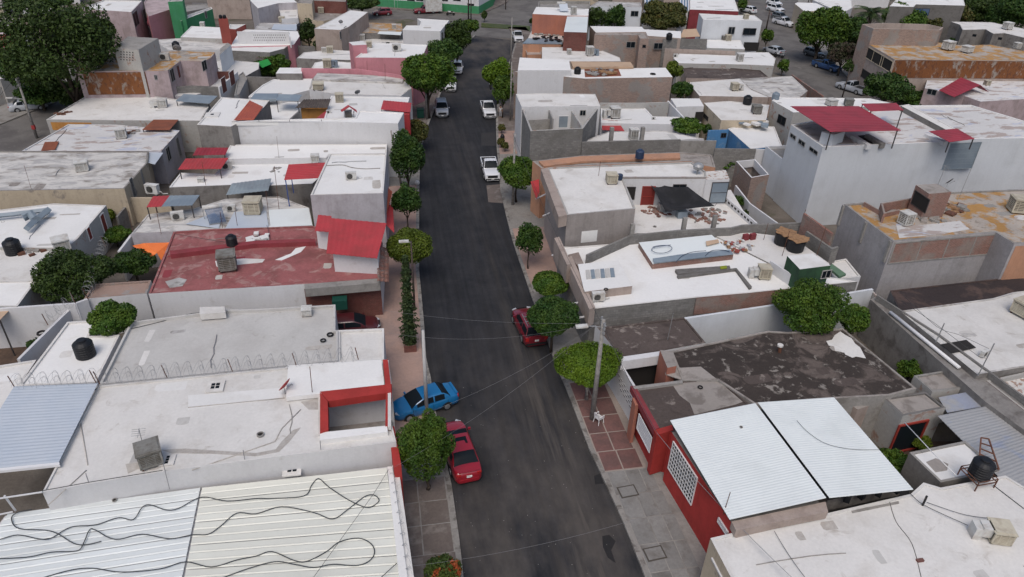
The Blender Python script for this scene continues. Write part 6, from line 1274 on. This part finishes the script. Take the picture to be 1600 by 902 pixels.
h=House('blue-white house with one wide window, top centre right'); h.block([(922,10),(935,2),(1000,4),(1003,11.5)],6.2,'blue_white_wall','grey_roof',par=.12); h.plane((922,10),(1003,11.5),6.2); h.opening((986,17),(997,26))
h=House('white roofs with maroon fascia, top right of centre'); h.block([(1078,15),(1078,-6),(1146,-6),(1154,18)],5.4,'maroon_wall','white_roof_clean',par=.05); w=House('grey wall below the maroon fascia','wall',name='boundary_wall'); w.wallstrip([(1078,20),(1100,22)],4.0,.3,'grey_wall')
for i,(a,b,c,d) in enumerate(((1008,0,1024,10),(1063,-2,1076,17))):
    g=House(['green-framed glass house left of the big rusty-topped tree','green-framed glass house right of the big rusty-topped tree'][i],'glasshouse',name='glasshouse'); g.block([(a,d),(a,b-4),(c,b-4),(c,d)],5.0,'white_wall','glass_blue',par=0); 
    for k in range(4): MB().bar(P(a+(c-a)*k/3,b-4,5.1),P(a+(c-a)*k/3,d,5.1),.25).go('bar','frame_white',g.o)
# far building with green plinth and red lettering
h=House('long white building with green plinth and rows of red lettering, top','building'); A=P(560,12),P(749,24),P(792,6),P(780,-30),P(560,-30)
pts=ccw([tuple(p[:2]) for p in [P(540,7),P(748,23),P(770,10),P(800,-70),P(520,-70)]]); h._root(pts[0])
MB().poly(pts,0,7.0).go('wall','white_wall',h.o); MB().poly(inset(pts,-.06),0,1.7).go('plinth','green_wall',h.o)
h.A=P(540,7); e=P(748,23)-h.A; h.e=e.normalized(); h.n=Vector((h.e.y,-h.e.x,0)); h.n=h.n if h.n.dot(Vector((-h.A.x,-h.A.y,0)))>0 else -h.n
h.opening((616,0),(622,15),'door','frame_white','white_roof_clean',1); 
for x in (636,650,688,708): h.opening((x,-3),(x+12,2),'window','frame_dark')
h.opening((730,5),(741,10),'window','light_plaster')
rd=random.Random(4); L=(P(748,23)-h.A).length
for row,(u0,u1,zz) in enumerate(((.23,.36,4.3),(.23,.36,3.6),(.43,.54,4.1),(.43,.53,3.4),(.66,.80,3.7),(.68,.77,3.0))):
    mb=MB(); u=u0*L
    while u<u1*L:
        w_=rd.uniform(.3,.5); q=h.A+h.e*u+h.n*.08
        if rd.random()<.85:
            for t in range(2): qq=q+h.e*(t*w_*.7); mb.box((qq.x,qq.y,zz),(.1,.04,.5),math.atan2(h.e.y,h.e.x))
            qq=q+h.e*(w_*.35); mb.box((qq.x,qq.y,zz+rd.choice((-.2,0,.2))),(w_*.6,.038,.1),math.atan2(h.e.y,h.e.x))
        u+=w_*1.5
    mb.go('lettering','sheet_red',h.o)
# further blocks beyond the top edge, so the town goes on
rd=random.Random(9)
for i,(x,y,w_) in enumerate(((150,-20,60),(60,-28,60),(320,-18,70),(880,-25,60),(960,-30,50),(1040,-22,50),(1330,-25,70),(1560,-18,80))):
    z=rd.uniform(3.5,6); hh=House(['flat house just past the top edge behind the pink house','flat house in the far top left','brown walled house at the top edge, left of centre','flat house beyond the salmon orange one','flat house past the top edge, right of centre','flat house past the top edge above the glasshouses','white house past the top edge on the back street','house among the trees in the far top right'][i]); hh.block([(x,y),(x+6,y-16),(x+w_,y-15),(x+w_-3,y+1)],z,rd.choice(['beige_wall','white_wall','red_brick','cream_wall']),'white_roof',par=.1)
# ================================================================= street trees, poles, wires, vehicles
G='trimmed trees along the street'
tree(637,384,.14,68,58,'flat-topped round trimmed tree beside the red roof canopy','leaf_lime',61,2.0,'trim',group=G)
tree(635,314,.14,46,58,'dark trimmed street tree in front of the lavender house wall','leaf_deep',62,1.6,group=G)
tree(636,246,.14,56,84,'tall dark street tree beside the leaning white pole','leaf_deep',63,1.2,group=G)
tree(650,208,.14,46,42,'grey-green bush on the pavement edge behind the leaning pole','leaf_olive',64,.6,cat='shrub',name='shrub')
tree(668,120,.14,86,76,'large dark green street tree with the lamp pole in front','leaf_mid',65,2.4,group=G)
tree(694,82,.14,60,44,'round green tree left of the white parked car, near the junction','leaf_deep',66,2.0,group=G)
tree(714,62,.14,46,60,'dark tree mass at the left corner of the junction','leaf_dark',67,1.6,group=G); tree(735,42,.14,36,22,'smaller green tree at the very corner of the junction','leaf_mid',68,1.6,group=G)
tree(688,65,.14,20,18,'grey-green bush on the verge near the junction','leaf_olive',69,.5,cat='shrub',name='shrub')
tree(778,118,.14,48,56,'bright green street tree beyond the white pickup','leaf_bright',70,1.6,group=G); tree(786,142,.14,36,50,'narrow green street tree just behind the white pickup','leaf_mid',71,1.6,group=G)
tree(808,268,.14,64,50,'round trimmed green tree behind the two poles','leaf_mid',72,2.0,'trim',group=G)
tree(827,374,.14,44,56,'young open-crowned tree by the doorway pavement','leaf_deep',73,1.4,group=G)
tree(859,442,.14,64,42,'round trimmed green tree behind the darkest one','leaf_mid',74,2.0,'trim',group=G)
tree(865,492,.14,82,66,'darkest round trimmed tree beside the red parked suv','leaf_deep',75,2.2,'trim',group=G)
tree(922,570,.14,102,74,'bright lime green round tree beside the concrete pole','leaf_bright',76,2.0,'trim',group=G,bark='white_bark')
tree(666,704,.14,92,124,'loose bushy tree hiding the side of the crimson sedan','leaf_mid',77,.5,'loose',group=G)
tree(693,893,.14,64,40,'small tree with orange flowers at the bottom edge of the photo','leaf_flame',78,1.2,'loose')
# conifer in a brick planter
c=tree(637,497,.14,34,124,'slender spiky conifer in a square brown planter','leaf_conifer',79,.6,'cone',cat='tree',n=13000,leaf=.07,group=None)
p=empty('planter',P(641,545,.14),'square brown planter box holding the slender conifer','planter'); k=MB()
for a in range(4): R=Matrix.Rotation(a*math.pi/2,3,'Z'); k.box(R@Vector((0,.42,.3)),(.9,.07,.6),a*math.pi/2)
k.go('box','red_brick',None,loc=(0,0,0)).parent=p; MB().box((0,0,.25),(.76,.76,.5)).go('soil','soil',None,loc=(0,0,0)).parent=p
c.location=p.location+Vector((0,0,.3))
for i,(x,y,w_,h_,m,l) in enumerate(((95,78,150,140,'leaf_dark','huge dark tree filling the upper left beside the parked silver sedan'),(50,112,80,80,'leaf_deep','lower left part of the dark tree mass, upper left'),(150,60,60,60,'leaf_dark','right shoulder of the dark tree mass, upper left'),(64,148,76,36,'leaf_deep','low hedge under the dark trees by the silver sedan'),(112,146,62,40,'leaf_dark','dark shrub beside the long white roof corner'),(258,46,54,24,'leaf_deep','flat bush between the pink and the green house'),(424,104,62,40,'leaf_mid','bush beside the bright green tarpaulin, upper centre'),(481,52,28,42,'leaf_dark','round dark tree left of the beige side wall'),(517,70,54,32,'leaf_dark','dark round tree in front of the beige side wall'),(565,6,54,22,'leaf_dark','round dark tree at the top edge beside the white building'),(117,428,118,90,'leaf_dark','large dark tree beside the orange awning'),(206,411,72,44,'leaf_deep','lower dark tree just right of the large one by the orange awning'),(172,338,16,34,'leaf_lime','narrow light green bush against the cream wall'),(180,368,54,26,'leaf_mid','weedy bushes in the yard left of the solar heater'),(150,372,22,18,'leaf_mid','small bush at the brown doors of the duct house'),
  (930,30,34,40,'leaf_dark','dark tree left of the two cone-shaped trees'),(961,28,34,46,'leaf_deep','cone-shaped dark tree at the blue-white house'),(985,30,22,16,'leaf_dark','small dark tree right of the cone-shaped tree'),(1037,25,82,50,'leaf_olive','big rusty-topped tree at the top, right of centre'),(1077,36,28,22,'leaf_dark','dark bush right of the rusty-topped tree'),(1199,57,22,26,'leaf_mid','round trimmed green tree on the back street corner'),(1160,8,16,22,'leaf_mid','bright bush at the top of the back street'),(1156,-6,26,12,'leaf_dark','dark bush past the top edge of the back street'),
  (1285,46,84,76,'leaf_mid','tall leafy tree on the back street'),(1322,52,80,60,'leaf_deep','second leafy tree joined to the tall back street tree'),(1318,84,54,44,'leaf_brown','brownish bare-looking tree above the blue parked car'),(1330,104,26,26,'leaf_dark','small dark tree beside the blue parked car'),(1412,30,74,54,'leaf_mid','green tree mass right of the palm'),(1446,38,60,36,'leaf_olive','olive tree behind the brick parapet'),(1387,138,78,52,'leaf_deep','rounded dark green tree beside the silver pickup'),(1428,154,70,26,'leaf_deep','low dark bush right of the silver pickup'),(1498,64,30,14,'leaf_deep','small dome of green behind the ochre roof'),
  (1535,12,120,56,'leaf_dark','dark woodland crown at the top right, left part'),(1590,22,90,70,'leaf_deep','dark woodland crown at the top right corner'),(1492,26,56,48,'leaf_olive','dark crown behind the modern dark-fronted house'),(1600,-5,90,40,'leaf_dark','dark crown past the top right corner'),(25,12,60,26,'leaf_dark','dark tree at the top left corner'),(85,3,50,14,'leaf_deep','dark tree at the top edge above the big tree'),(830,33,5,8,'leaf_deep','tiny bush by the salmon orange wall'),(757,24,9,20,'leaf_dark','thin dark sapling on the junction verge'),(1300,-5,60,22,'leaf_dark','dark tree at the top edge of the back street'))):
    st={'huge':2.5}.get(l.split()[0],1.6); shrub=any(w in l for w in('bush','hedge','shrub','sapling'))
    tree(x,y,0,w_,h_,l,m,100+i,.5 if shrub else st,'round' if i%2 else 'loose',cat='shrub' if shrub else 'tree',name='shrub' if shrub else 'tree')
# green tarpaulin
t=House('bright green tarpaulin by the bush, upper centre','tarpaulin',name='tarpaulin'); t.sheet([(400,98),(418,92),(424,100),(410,106)],[3.3,4.0,3.6,3.2],'green_tarp',0,name='cloth')
# palm
pl=empty('palm_tree',P(1362,45,0),'grey-green date palm with long drooping fronds on the back street','palm tree'); zc=7.0; c0=P(1362,22,zc); pl.location=(c0.x,c0.y,0)
MB().tube([(0,0,0),(.1,0,3),(0,0,zc)],[.35,.28,.3],10).go('trunk','bark',None,True,loc=(0,0,0)).parent=pl
rd=random.Random(5)
for i in range(34):
    a=i*2.4; el=rd.uniform(-.3,1.2); ln=rd.uniform(3.0,4.0); pts=[]; mb=MB()
    for k in range(7):
        t=k/6; r=ln*t*math.cos(el*(1-.3*t)); z=zc+ln*t*math.sin(el)-1.9*t*t; pts.append(Vector((r*math.cos(a),r*math.sin(a),z)))
    for k in range(6):
        p,q=pts[k],pts[k+1]; d=(q-p).normalized(); s=d.cross(Vector((0,0,1))).normalized()
        for j in range(4):
            b=p.lerp(q,j/4); l=.75*(1-abs(k/6-.4)); 
            for sg in (-1,1): e=b+s*sg*l+d*.35-Vector((0,0,.25)); mb.quad(b,b+d*.10,e+d*.06,e)
    mb.go('frond','leaf_conifer' if el>.1 else 'leaf_brown',None,loc=(0,0,0)).parent=pl
# poles
def pole(bx,by,h,label,m='pole_conc',r=.16,lamp=None,arm=0,cat='utility pole'):
    p=P(bx,by,0); o=empty('utility_pole',p,label,cat,'poles along the streets'); MB().tube([(0,0,0),(0,0,h)],[r,r*.62],10).go('shaft',m,None,True,loc=(0,0,0)).parent=o
    if arm:
        k=MB(); 
        for j in range(3): k.box((0,0,h-.2-.35*j),(.12,.9-.2*j,.08))
        for j in range(3):
            for s in (-.35,0,.35): k.box((0,s,h-.1-.35*j),(.08,.08,.16))
        k.go('crossarm','galv',None,loc=(0,0,0)).parent=o
    if lamp:
        sx,hz=lamp; MB().tube([(0,0,hz),(sx*.5,0,hz+.15),(sx,0,hz+.2)],.035,6).go('lamp_arm','galv',None,loc=(0,0,0)).parent=o
        MB().box((sx+.25*(1 if sx>0 else -1),0,hz+.22),(.75,.32,.10)).go('lamp_head','cooler_white',None,loc=(0,0,0)).parent=o
    return o
pole(925,657,8.2,'concrete pole with insulators standing on the red slab pavement beside the lime green tree',arm=1,lamp=(-1.1,7.6),r=.19)
pole(667,650,7.0,'pale pole standing in front of the blue sedan',m='pole_pale',r=.14)
pole(648,487,6.5,'dark slim pole with a lamp at the flat-topped round tree','pole_dark',.10,lamp=(-.3,6.3))
pole(667,188,8.0,'concrete pole with white lamp before the large street tree, near the green bin',lamp=(.9,6.6),r=.15)
pole(801,322,7.9,'concrete pole in front of the round tree, right pavement',arm=1,r=.15); pole(797,190,8.0,'slim pole on the right pavement by the person in white',r=.12); pole(798,105,8.0,'slim pole next to the white pickup nearest the junction',r=.12)
pole(58,216,7.4,'concrete pole with red painted band beside the left street',arm=1,lamp=(-1.3,4.8),r=.17); pole(29,32,8,'pale pole at the top left corner of the photo',r=.17)
pole(1316,152,4.5,'dark leaning post beside the silver pickup','pole_dark',.1); pole(1197,46,4.0,'dark post at the back street corner','pole_dark',.16); pole(1470,50,8,'pale pole beside the modern dark-fronted house',r=.14); pole(1259,20,6,'dark pole beside the tan corner house','pole_dark',.12)
pole(732,33,8,'dark pole with red base at the junction corner','pole_dark',.16); pole(736,32,5,'second dark pole right beside the red-based one','pole_dark',.12); pole(790,15,6,'dark pole on the far corner pavement','pole_dark',.12)
q=P(627,290,0); o=empty('utility_pole',q,'pale pole with faint tilt beside the tall dark street tree','utility pole','poles along the streets'); MB().tube([(0,0,0),(-.75,.3,6.2)],[.13,.09],8).go('shaft','pole_conc',None,True,loc=(0,0,0)).parent=o
# wires
def wire(a,b,sag,label,r=.0048,m='wire_light',n=16,group='overhead wires'):
    a=P(*a);b=P(*b); pts=[]
    for i in range(n+1): t=i/n; p=a.lerp(b,t); p.z-=sag*4*t*(1-t); pts.append(p)
    o=MB().tube(pts,r,5).go('wire',m,None,True,loc=a); return tag(o,label,'wire',group)
wire((607,735,4.6),(938,500,8.0),.7,'pale wire rising from the cream ribbed roof to the insulators of the concrete pole')
wire((640,885,3.6),(1030,800,4.3),.5,'pale wire crossing the street nearest the bottom edge')
wire((640,655,4.5),(936,505,7.9),.6,'pale wire from the red light well over the blue sedan to the concrete pole')
wire((600,485,3.8),(938,505,7.7),.4,'nearly level pale wire from the grey roof to the concrete pole')
wire((604,520,3.8),(938,503,7.6),.9,'sagging pale wire just nearer than the level one')
for i in range(3): wire((939,502,7.4-.3*i),(1026,676,4.0+.1*i),.15,'thin cable from the concrete pole to the corner of the garage roof, %s of three'%['upper','middle','lower'][i],.018,'cable'); wire((1026,676,4.0+.1*i),(1240,905,4.2+.15*i),.3,'thin pale cable along the red facade and over the bottom right roof, %s of three'%['lower','middle','upper'][i],.014)
wire((938,502,7.7),(801,209,7.6),.6,'long wire between the two right-hand concrete poles',.012,'cable')
for i in range(3): wire((22,123,7.2-.2*i),(250,70,7.4-.2*i),.7,'dark wire from the red-banded pole towards the dark trees, %s'%['upper','middle','lower'][i],.014,'cable')
for i in range(2): wire((22,123,7.2-.25*i),(-60,190,7-.2*i),.5,'dark wire leaving the photo left of the red-banded pole, %s'%['upper','lower'][i],.014,'cable')
wire((1210,830,3.8),(1260,905,3.8),.1,'short dark wire at the bottom edge over the white corner roof',.014,'cable')
b=MB().box((0,0,1.2),(.36,.36,.5)).go('red_band','sheet_red',None,loc=(0,0,0)); b.location=P(58,216,0); b.location.z=.2; tag(b,'red painted notice band round the left street pole','notice band')
# razor wire coils
def coil(a,b,label,rad=.32,turns=None,double=True,posts=4):
    A=P(*a);B=P(*b); L=(B-A).length; turns=int(L/.34); o=empty('razor_wire',A,label,'razor wire','coils of razor wire')
    d=(B-A).normalized(); s=d.cross(Vector((0,0,1))).normalized(); mb=MB()
    for row in ((0,rad) if not double else (0,rad))[:1 if not double else 2]:
        pts=[]; n=turns*10
        for i in range(n+1):
            t=i/n; an=t*turns*6.283; rr=rad*(1+.12*math.sin(i*.37)); pts.append(A+d*L*t+(s*math.cos(an)+Vector((0,0,1))*math.sin(an))*rr+Vector((0,0,rad+row*1.1))+d*.18*math.sin(an*.5))
        mb.tube(pts,.008,3,False)
    mb.go('coil','galv',o); mb=MB()
    for i in range(posts): t=i/(posts-1); q=A.lerp(B,t); MB().tube([q,q+Vector((-.12,0,.95))],.03,5).go('post','rust',o)
    return o
coil((24,607,4.6),(150,598,4.6),'coil of razor wire above the blue canopy edge',posts=2); coil((156,600,4.6),(560,562,4.8),'long coil of razor wire in front of the pale grey roof',posts=5); coil((138,468,3.4),(165,385,3.6),'coil of razor wire climbing past the dark trees, left',posts=3); coil((75,508,3.2),(118,474,3.6),'coil of razor wire on the white yard wall, left',posts=2)
coil((640,900,3.3),(612,735,3.3),'thin razor wire along the gutter of the cream ribbed roof',rad=.12,double=False,posts=0)
# vehicles
car(663,629,108,'sedan','car_blue','bright blue sedan parked across the pavement'); crim=car(717,703,8,'sedan','car_crimson','crimson sedan parked at the kerb beside the loose bushy tree'); car(826,510,5,'suv','car_red','dark red suv with roof rails under the dark round tree')
crim.scale=(1.03,1.12,1.03)
car(690,172,178,'suv','car_silver','silver suv parked facing the camera beside the green bin','car','cars at the kerb of the main street'); car(704,132,174,'pickup','car_white','white pickup parked facing the camera, third from the near end on the left','pickup truck','cars at the kerb of the main street'); car(715,107,172,'hatch','car_white','white hatchback farthest along the left kerb','car','cars at the kerb of the main street')
car(763,172,178,'pickup','car_white','white pickup beside the person in white on the right','pickup truck','cars at the kerb of the main street'); car(766,265,178,'pickup','car_white','white pickup with black bed nearest the camera on the right kerb','pickup truck','cars at the kerb of the main street'); car(809,59,176,'pickup','car_white','white pickup at the junction corner','pickup truck','cars at the kerb of the main street')
motorcycle(766,135,178,'white motorcycle parked under the bright green street tree')
car(44,166,-68,'sedan','car_silver','silver sedan parked on the left street beside the leaning pole','car')
car(1331,138,20,'pickup','car_silver','silver pickup seen from behind on the back street','pickup truck'); car(1292,104,200,'pickup','car_dkblue','dark blue pickup facing the camera under the brownish tree','pickup truck'); car(1272,84,200,'hatch','car_grey','dark car half hidden behind the blue pickup','car'); car(1225,36,200,'pickup','car_white','white pickup nearest the palm side of the back street','pickup truck','cars parked up the back street'); car(1219,27,200,'hatch','car_grey','dark grey hatchback between two white vehicles on the back street','car','cars parked up the back street'); car(1212,15,200,'suv','car_white','white suv farther up the back street','car','cars parked up the back street'); car(1210,5,200,'hatch','car_white','white hatchback farthest up the back street','car','cars parked up the back street')
car(1169,16,25,'hatch','car_white','white car beside the bright bush at the top of the back street','car'); car(1209,80,20,'sedan','car_silver','silver car with red tail lamps beside the white back street house','car')
car(597,20,100,'hatch','car_red','red car at the left end of the green plinth','car')
# red pickup truck with a white box body
t=car(665,17,98,'pickup','car_red','red truck with white box body before the green plinth','truck'); k=MB().box((0,-1.6,1.75),(2.3,3.6,2.5)).go('cargo_box','cooler_white',None,loc=(0,0,0)); k.parent=t
motorcycle(704,22,80,'dark motorcycle parked right of the box truck'); motorcycle(1217,88,40,'dark motorcycle behind the silver car on the back street')
# bins, pots, chair, small street things
w=empty('wheeled_bin',P(657,184,.14),'dark green wheeled bin on the left pavement behind the silver suv','wheeled bin'); MB().poly([(-.3,-.35),(.3,-.35),(.3,.35),(-.3,.35)],.1,1.0).go('body','plastic_green',None,loc=(0,0,0)).parent=w; MB().box((0,0,1.03),(.66,.78,.07)).go('lid','plastic_green',None,loc=(0,0,0)).parent=w; MB().box((-.25,.36,.1),(.1,.1,.2)).box((.25,.36,.1),(.1,.1,.2)).go('wheels','tyre',None,loc=(0,0,0)).parent=w
w.scale=(1.5,1.3,1.2)
for i,(x,y,l) in enumerate(((632,432,'dark bin bag with white top, left of two beside the dark slim pole'),(639,430,'black bin bag on the left pavement beside the dark slim pole'),(785,218,'black flower pot on the right pavement below the person in white'),(853,510,'black refuse bag behind the dark round tree'))):
    o=MB().lathe((0,0,0),[(.16,0),(.26,.08),(.3,.35),(.2,.6),(.06,.72)],12).go('bin_bag' if 'bag' in l else 'flower_pot','plastic_black',None,True,loc=(0,0,0)); o.location=P(x,y,.14); tag(o,l,'bag' if 'bag' in l else 'pot')
o=MB().lathe((0,0,0),[(.3,0),(.36,.1),(.3,.4),(.15,.5)],10).go('white_sack','cloth_white',None,True,loc=(0,0,0)); o.location=P(634,428,.14); tag(o,'crumpled white sack between the two dark bags','sack')
o=MB().lathe((0,0,0),[(.12,0),(.26,.12),(.28,.3),(.18,.46),(.04,.5)],12).go('white_bag','cloth_white',None,True,loc=(0,0,0)); o.location=P(652,289,.14); tag(o,'round white bag on the pavement at the trunk of the tall dark street tree','bag')
for i,(x,y,l,hh) in enumerate(((784,200,'small potted shrub on the right pavement below the person in white',1.2),(789,228,'leafy low shrub on the right pavement beside the pole',1.0),(783,222,'low shrub beside the black flower pot',.6))): tree(x,y,.14,12,12,l,'leaf_olive',200+i,.3,cat='shrub',name='shrub')
ch=empty('plastic_chair',P(935,660,.14),'white plastic armchair beside the concrete pole','chair')
MB().box((0,0,.43),(.46,.44,.04)).go('seat','frame_white',None,loc=(0,0,0)).parent=ch
k=MB().box((0,.23,.83),(.46,.04,.06)).box((0,.22,.52),(.46,.04,.05))
for x in (-.2,-.1,0,.1,.2): k.box((x,.225,.67),(.045,.03,.28))
k.go('backrest','frame_white',None,loc=(0,0,0)).parent=ch
for sx in (-1,1): MB().box((sx*.25,0,.66),(.06,.44,.03)).bar((sx*.25,-.2,.45),(sx*.25,-.2,.66),.04).go('armrest','frame_white',None,loc=(0,0,0)).parent=ch
for sx in (-1,1):
    for sy in (-1,1): MB().bar((sx*.2,sy*.2,.42),(sx*.25,sy*.25,0),.045).go('leg','frame_white',None,loc=(0,0,0)).parent=ch
ch.rotation_euler=(0,0,math.radians(120))
# person in white
def person(px_,py_,deg,label):
    r=empty('person',P(px_,py_,.14),label,'person')
    J=[((0,0,.95),.14),((0,0,1.15),.13),((0,0,1.38),.15),((0,0,1.50),.06),((0,.01,1.60),.09),((0,.02,1.70),.075),
       ((-.10,0,.90),.095),((-.11,.03,.50),.065),((-.11,-.02,.10),.042),((-.11,.10,.05),.04),((.10,0,.90),.095),((.12,-.03,.50),.065),((.12,-.06,.10),.042),((.12,.06,.05),.04),
       ((-.19,0,1.40),.06),((-.25,-.02,1.14),.045),((-.26,.08,.92),.032),((-.26,.10,.84),.035),((.19,0,1.40),.06),((.25,-.02,1.14),.045),((.26,.08,.92),.032),((.26,.10,.84),.035)]
    E=[(0,1),(1,2),(2,3),(3,4),(4,5),(0,6),(6,7),(7,8),(8,9),(0,10),(10,11),(11,12),(12,13),(2,14),(14,15),(15,16),(16,17),(2,18),(18,19),(19,20),(20,21)]
    def sk(name,J,E,m,par=r):
        me=bpy.data.meshes.new(name); me.from_pydata([j[0] for j in J],E,[]); o=bpy.data.objects.new(name,me); COL.objects.link(o); o.parent=par
        o.modifiers.new('k','SKIN'); 
        for i,j in enumerate(J): me.skin_vertices[0].data[i].radius=(j[1],j[1])
        me.skin_vertices[0].data[0].use_root=True; s=o.modifiers.new('s','SUBSURF'); s.levels=s.render_levels=1; me.materials.append(M[m]); return o
    for s in (-1,1):
        for k in range(5):
            b=len(J); x=s*.26; y=.10+(k-2)*.016; J.append(((x,y,.80),.010)); J.append(((x-s*.012,y+.004,.765-.006*(2-abs(k-2))*-1),.008)); E+= [((17 if s<0 else 21),b),(b,b+1)]
    sk('body',J,E,'skin')
    sk('shirt',[((0,0,.93),.165),((0,0,1.15),.155),((0,0,1.40),.165),((-.20,0,1.40),.075),((-.24,-.02,1.22),.065),((.20,0,1.40),.075),((.24,-.02,1.22),.065)],[(0,1),(1,2),(2,3),(3,4),(2,5),(5,6)],'cloth_white')
    sk('trousers',[((0,0,.93),.155),((-.10,0,.88),.11),((-.11,.03,.50),.085),((-.11,-.02,.14),.07),((.10,0,.88),.11),((.12,-.03,.50),.085),((.12,-.06,.14),.07)],[(0,1),(1,2),(2,3),(0,4),(4,5),(5,6)],'cloth_grey')
    MB().lathe((0,-.01,1.64),[(.088,0),(.098,.05),(.085,.1),(.04,.135)],12).go('hair','hair',None,True,loc=(0,0,0)).parent=r
    r.rotation_euler=(0,0,math.radians(deg)); return r
person(782,184,150,'person in a white top standing on the right pavement beside the white pickup')
# small litter and wet stains on the near street
rd=random.Random(31); mb=MB()
for k in range(60): p=P(rd.uniform(700,960),rd.uniform(600,900)); s=rd.uniform(.015,.032); mb.box((p.x,p.y,.02),(s,s*1.4,.02),rd.random()*3)
o=mb.go('litter','concrete',None,loc=(0,0,0)); o['kind']='stuff'; o['label']='pale pebbles and scraps scattered on the near asphalt'
for q in ([(941,838),(952,836),(962,846),(955,860),(962,880),(950,872),(942,855)],[(928,744),(938,740),(943,756),(930,757)]):
    pts=ccw([tuple(P(x,y)[:2]) for x,y in q]); n=MB().poly(pts,.0,.010).go('road_stain','road_stain',None,loc=(pts[0][0],pts[0][1],0)); n['kind']='structure'
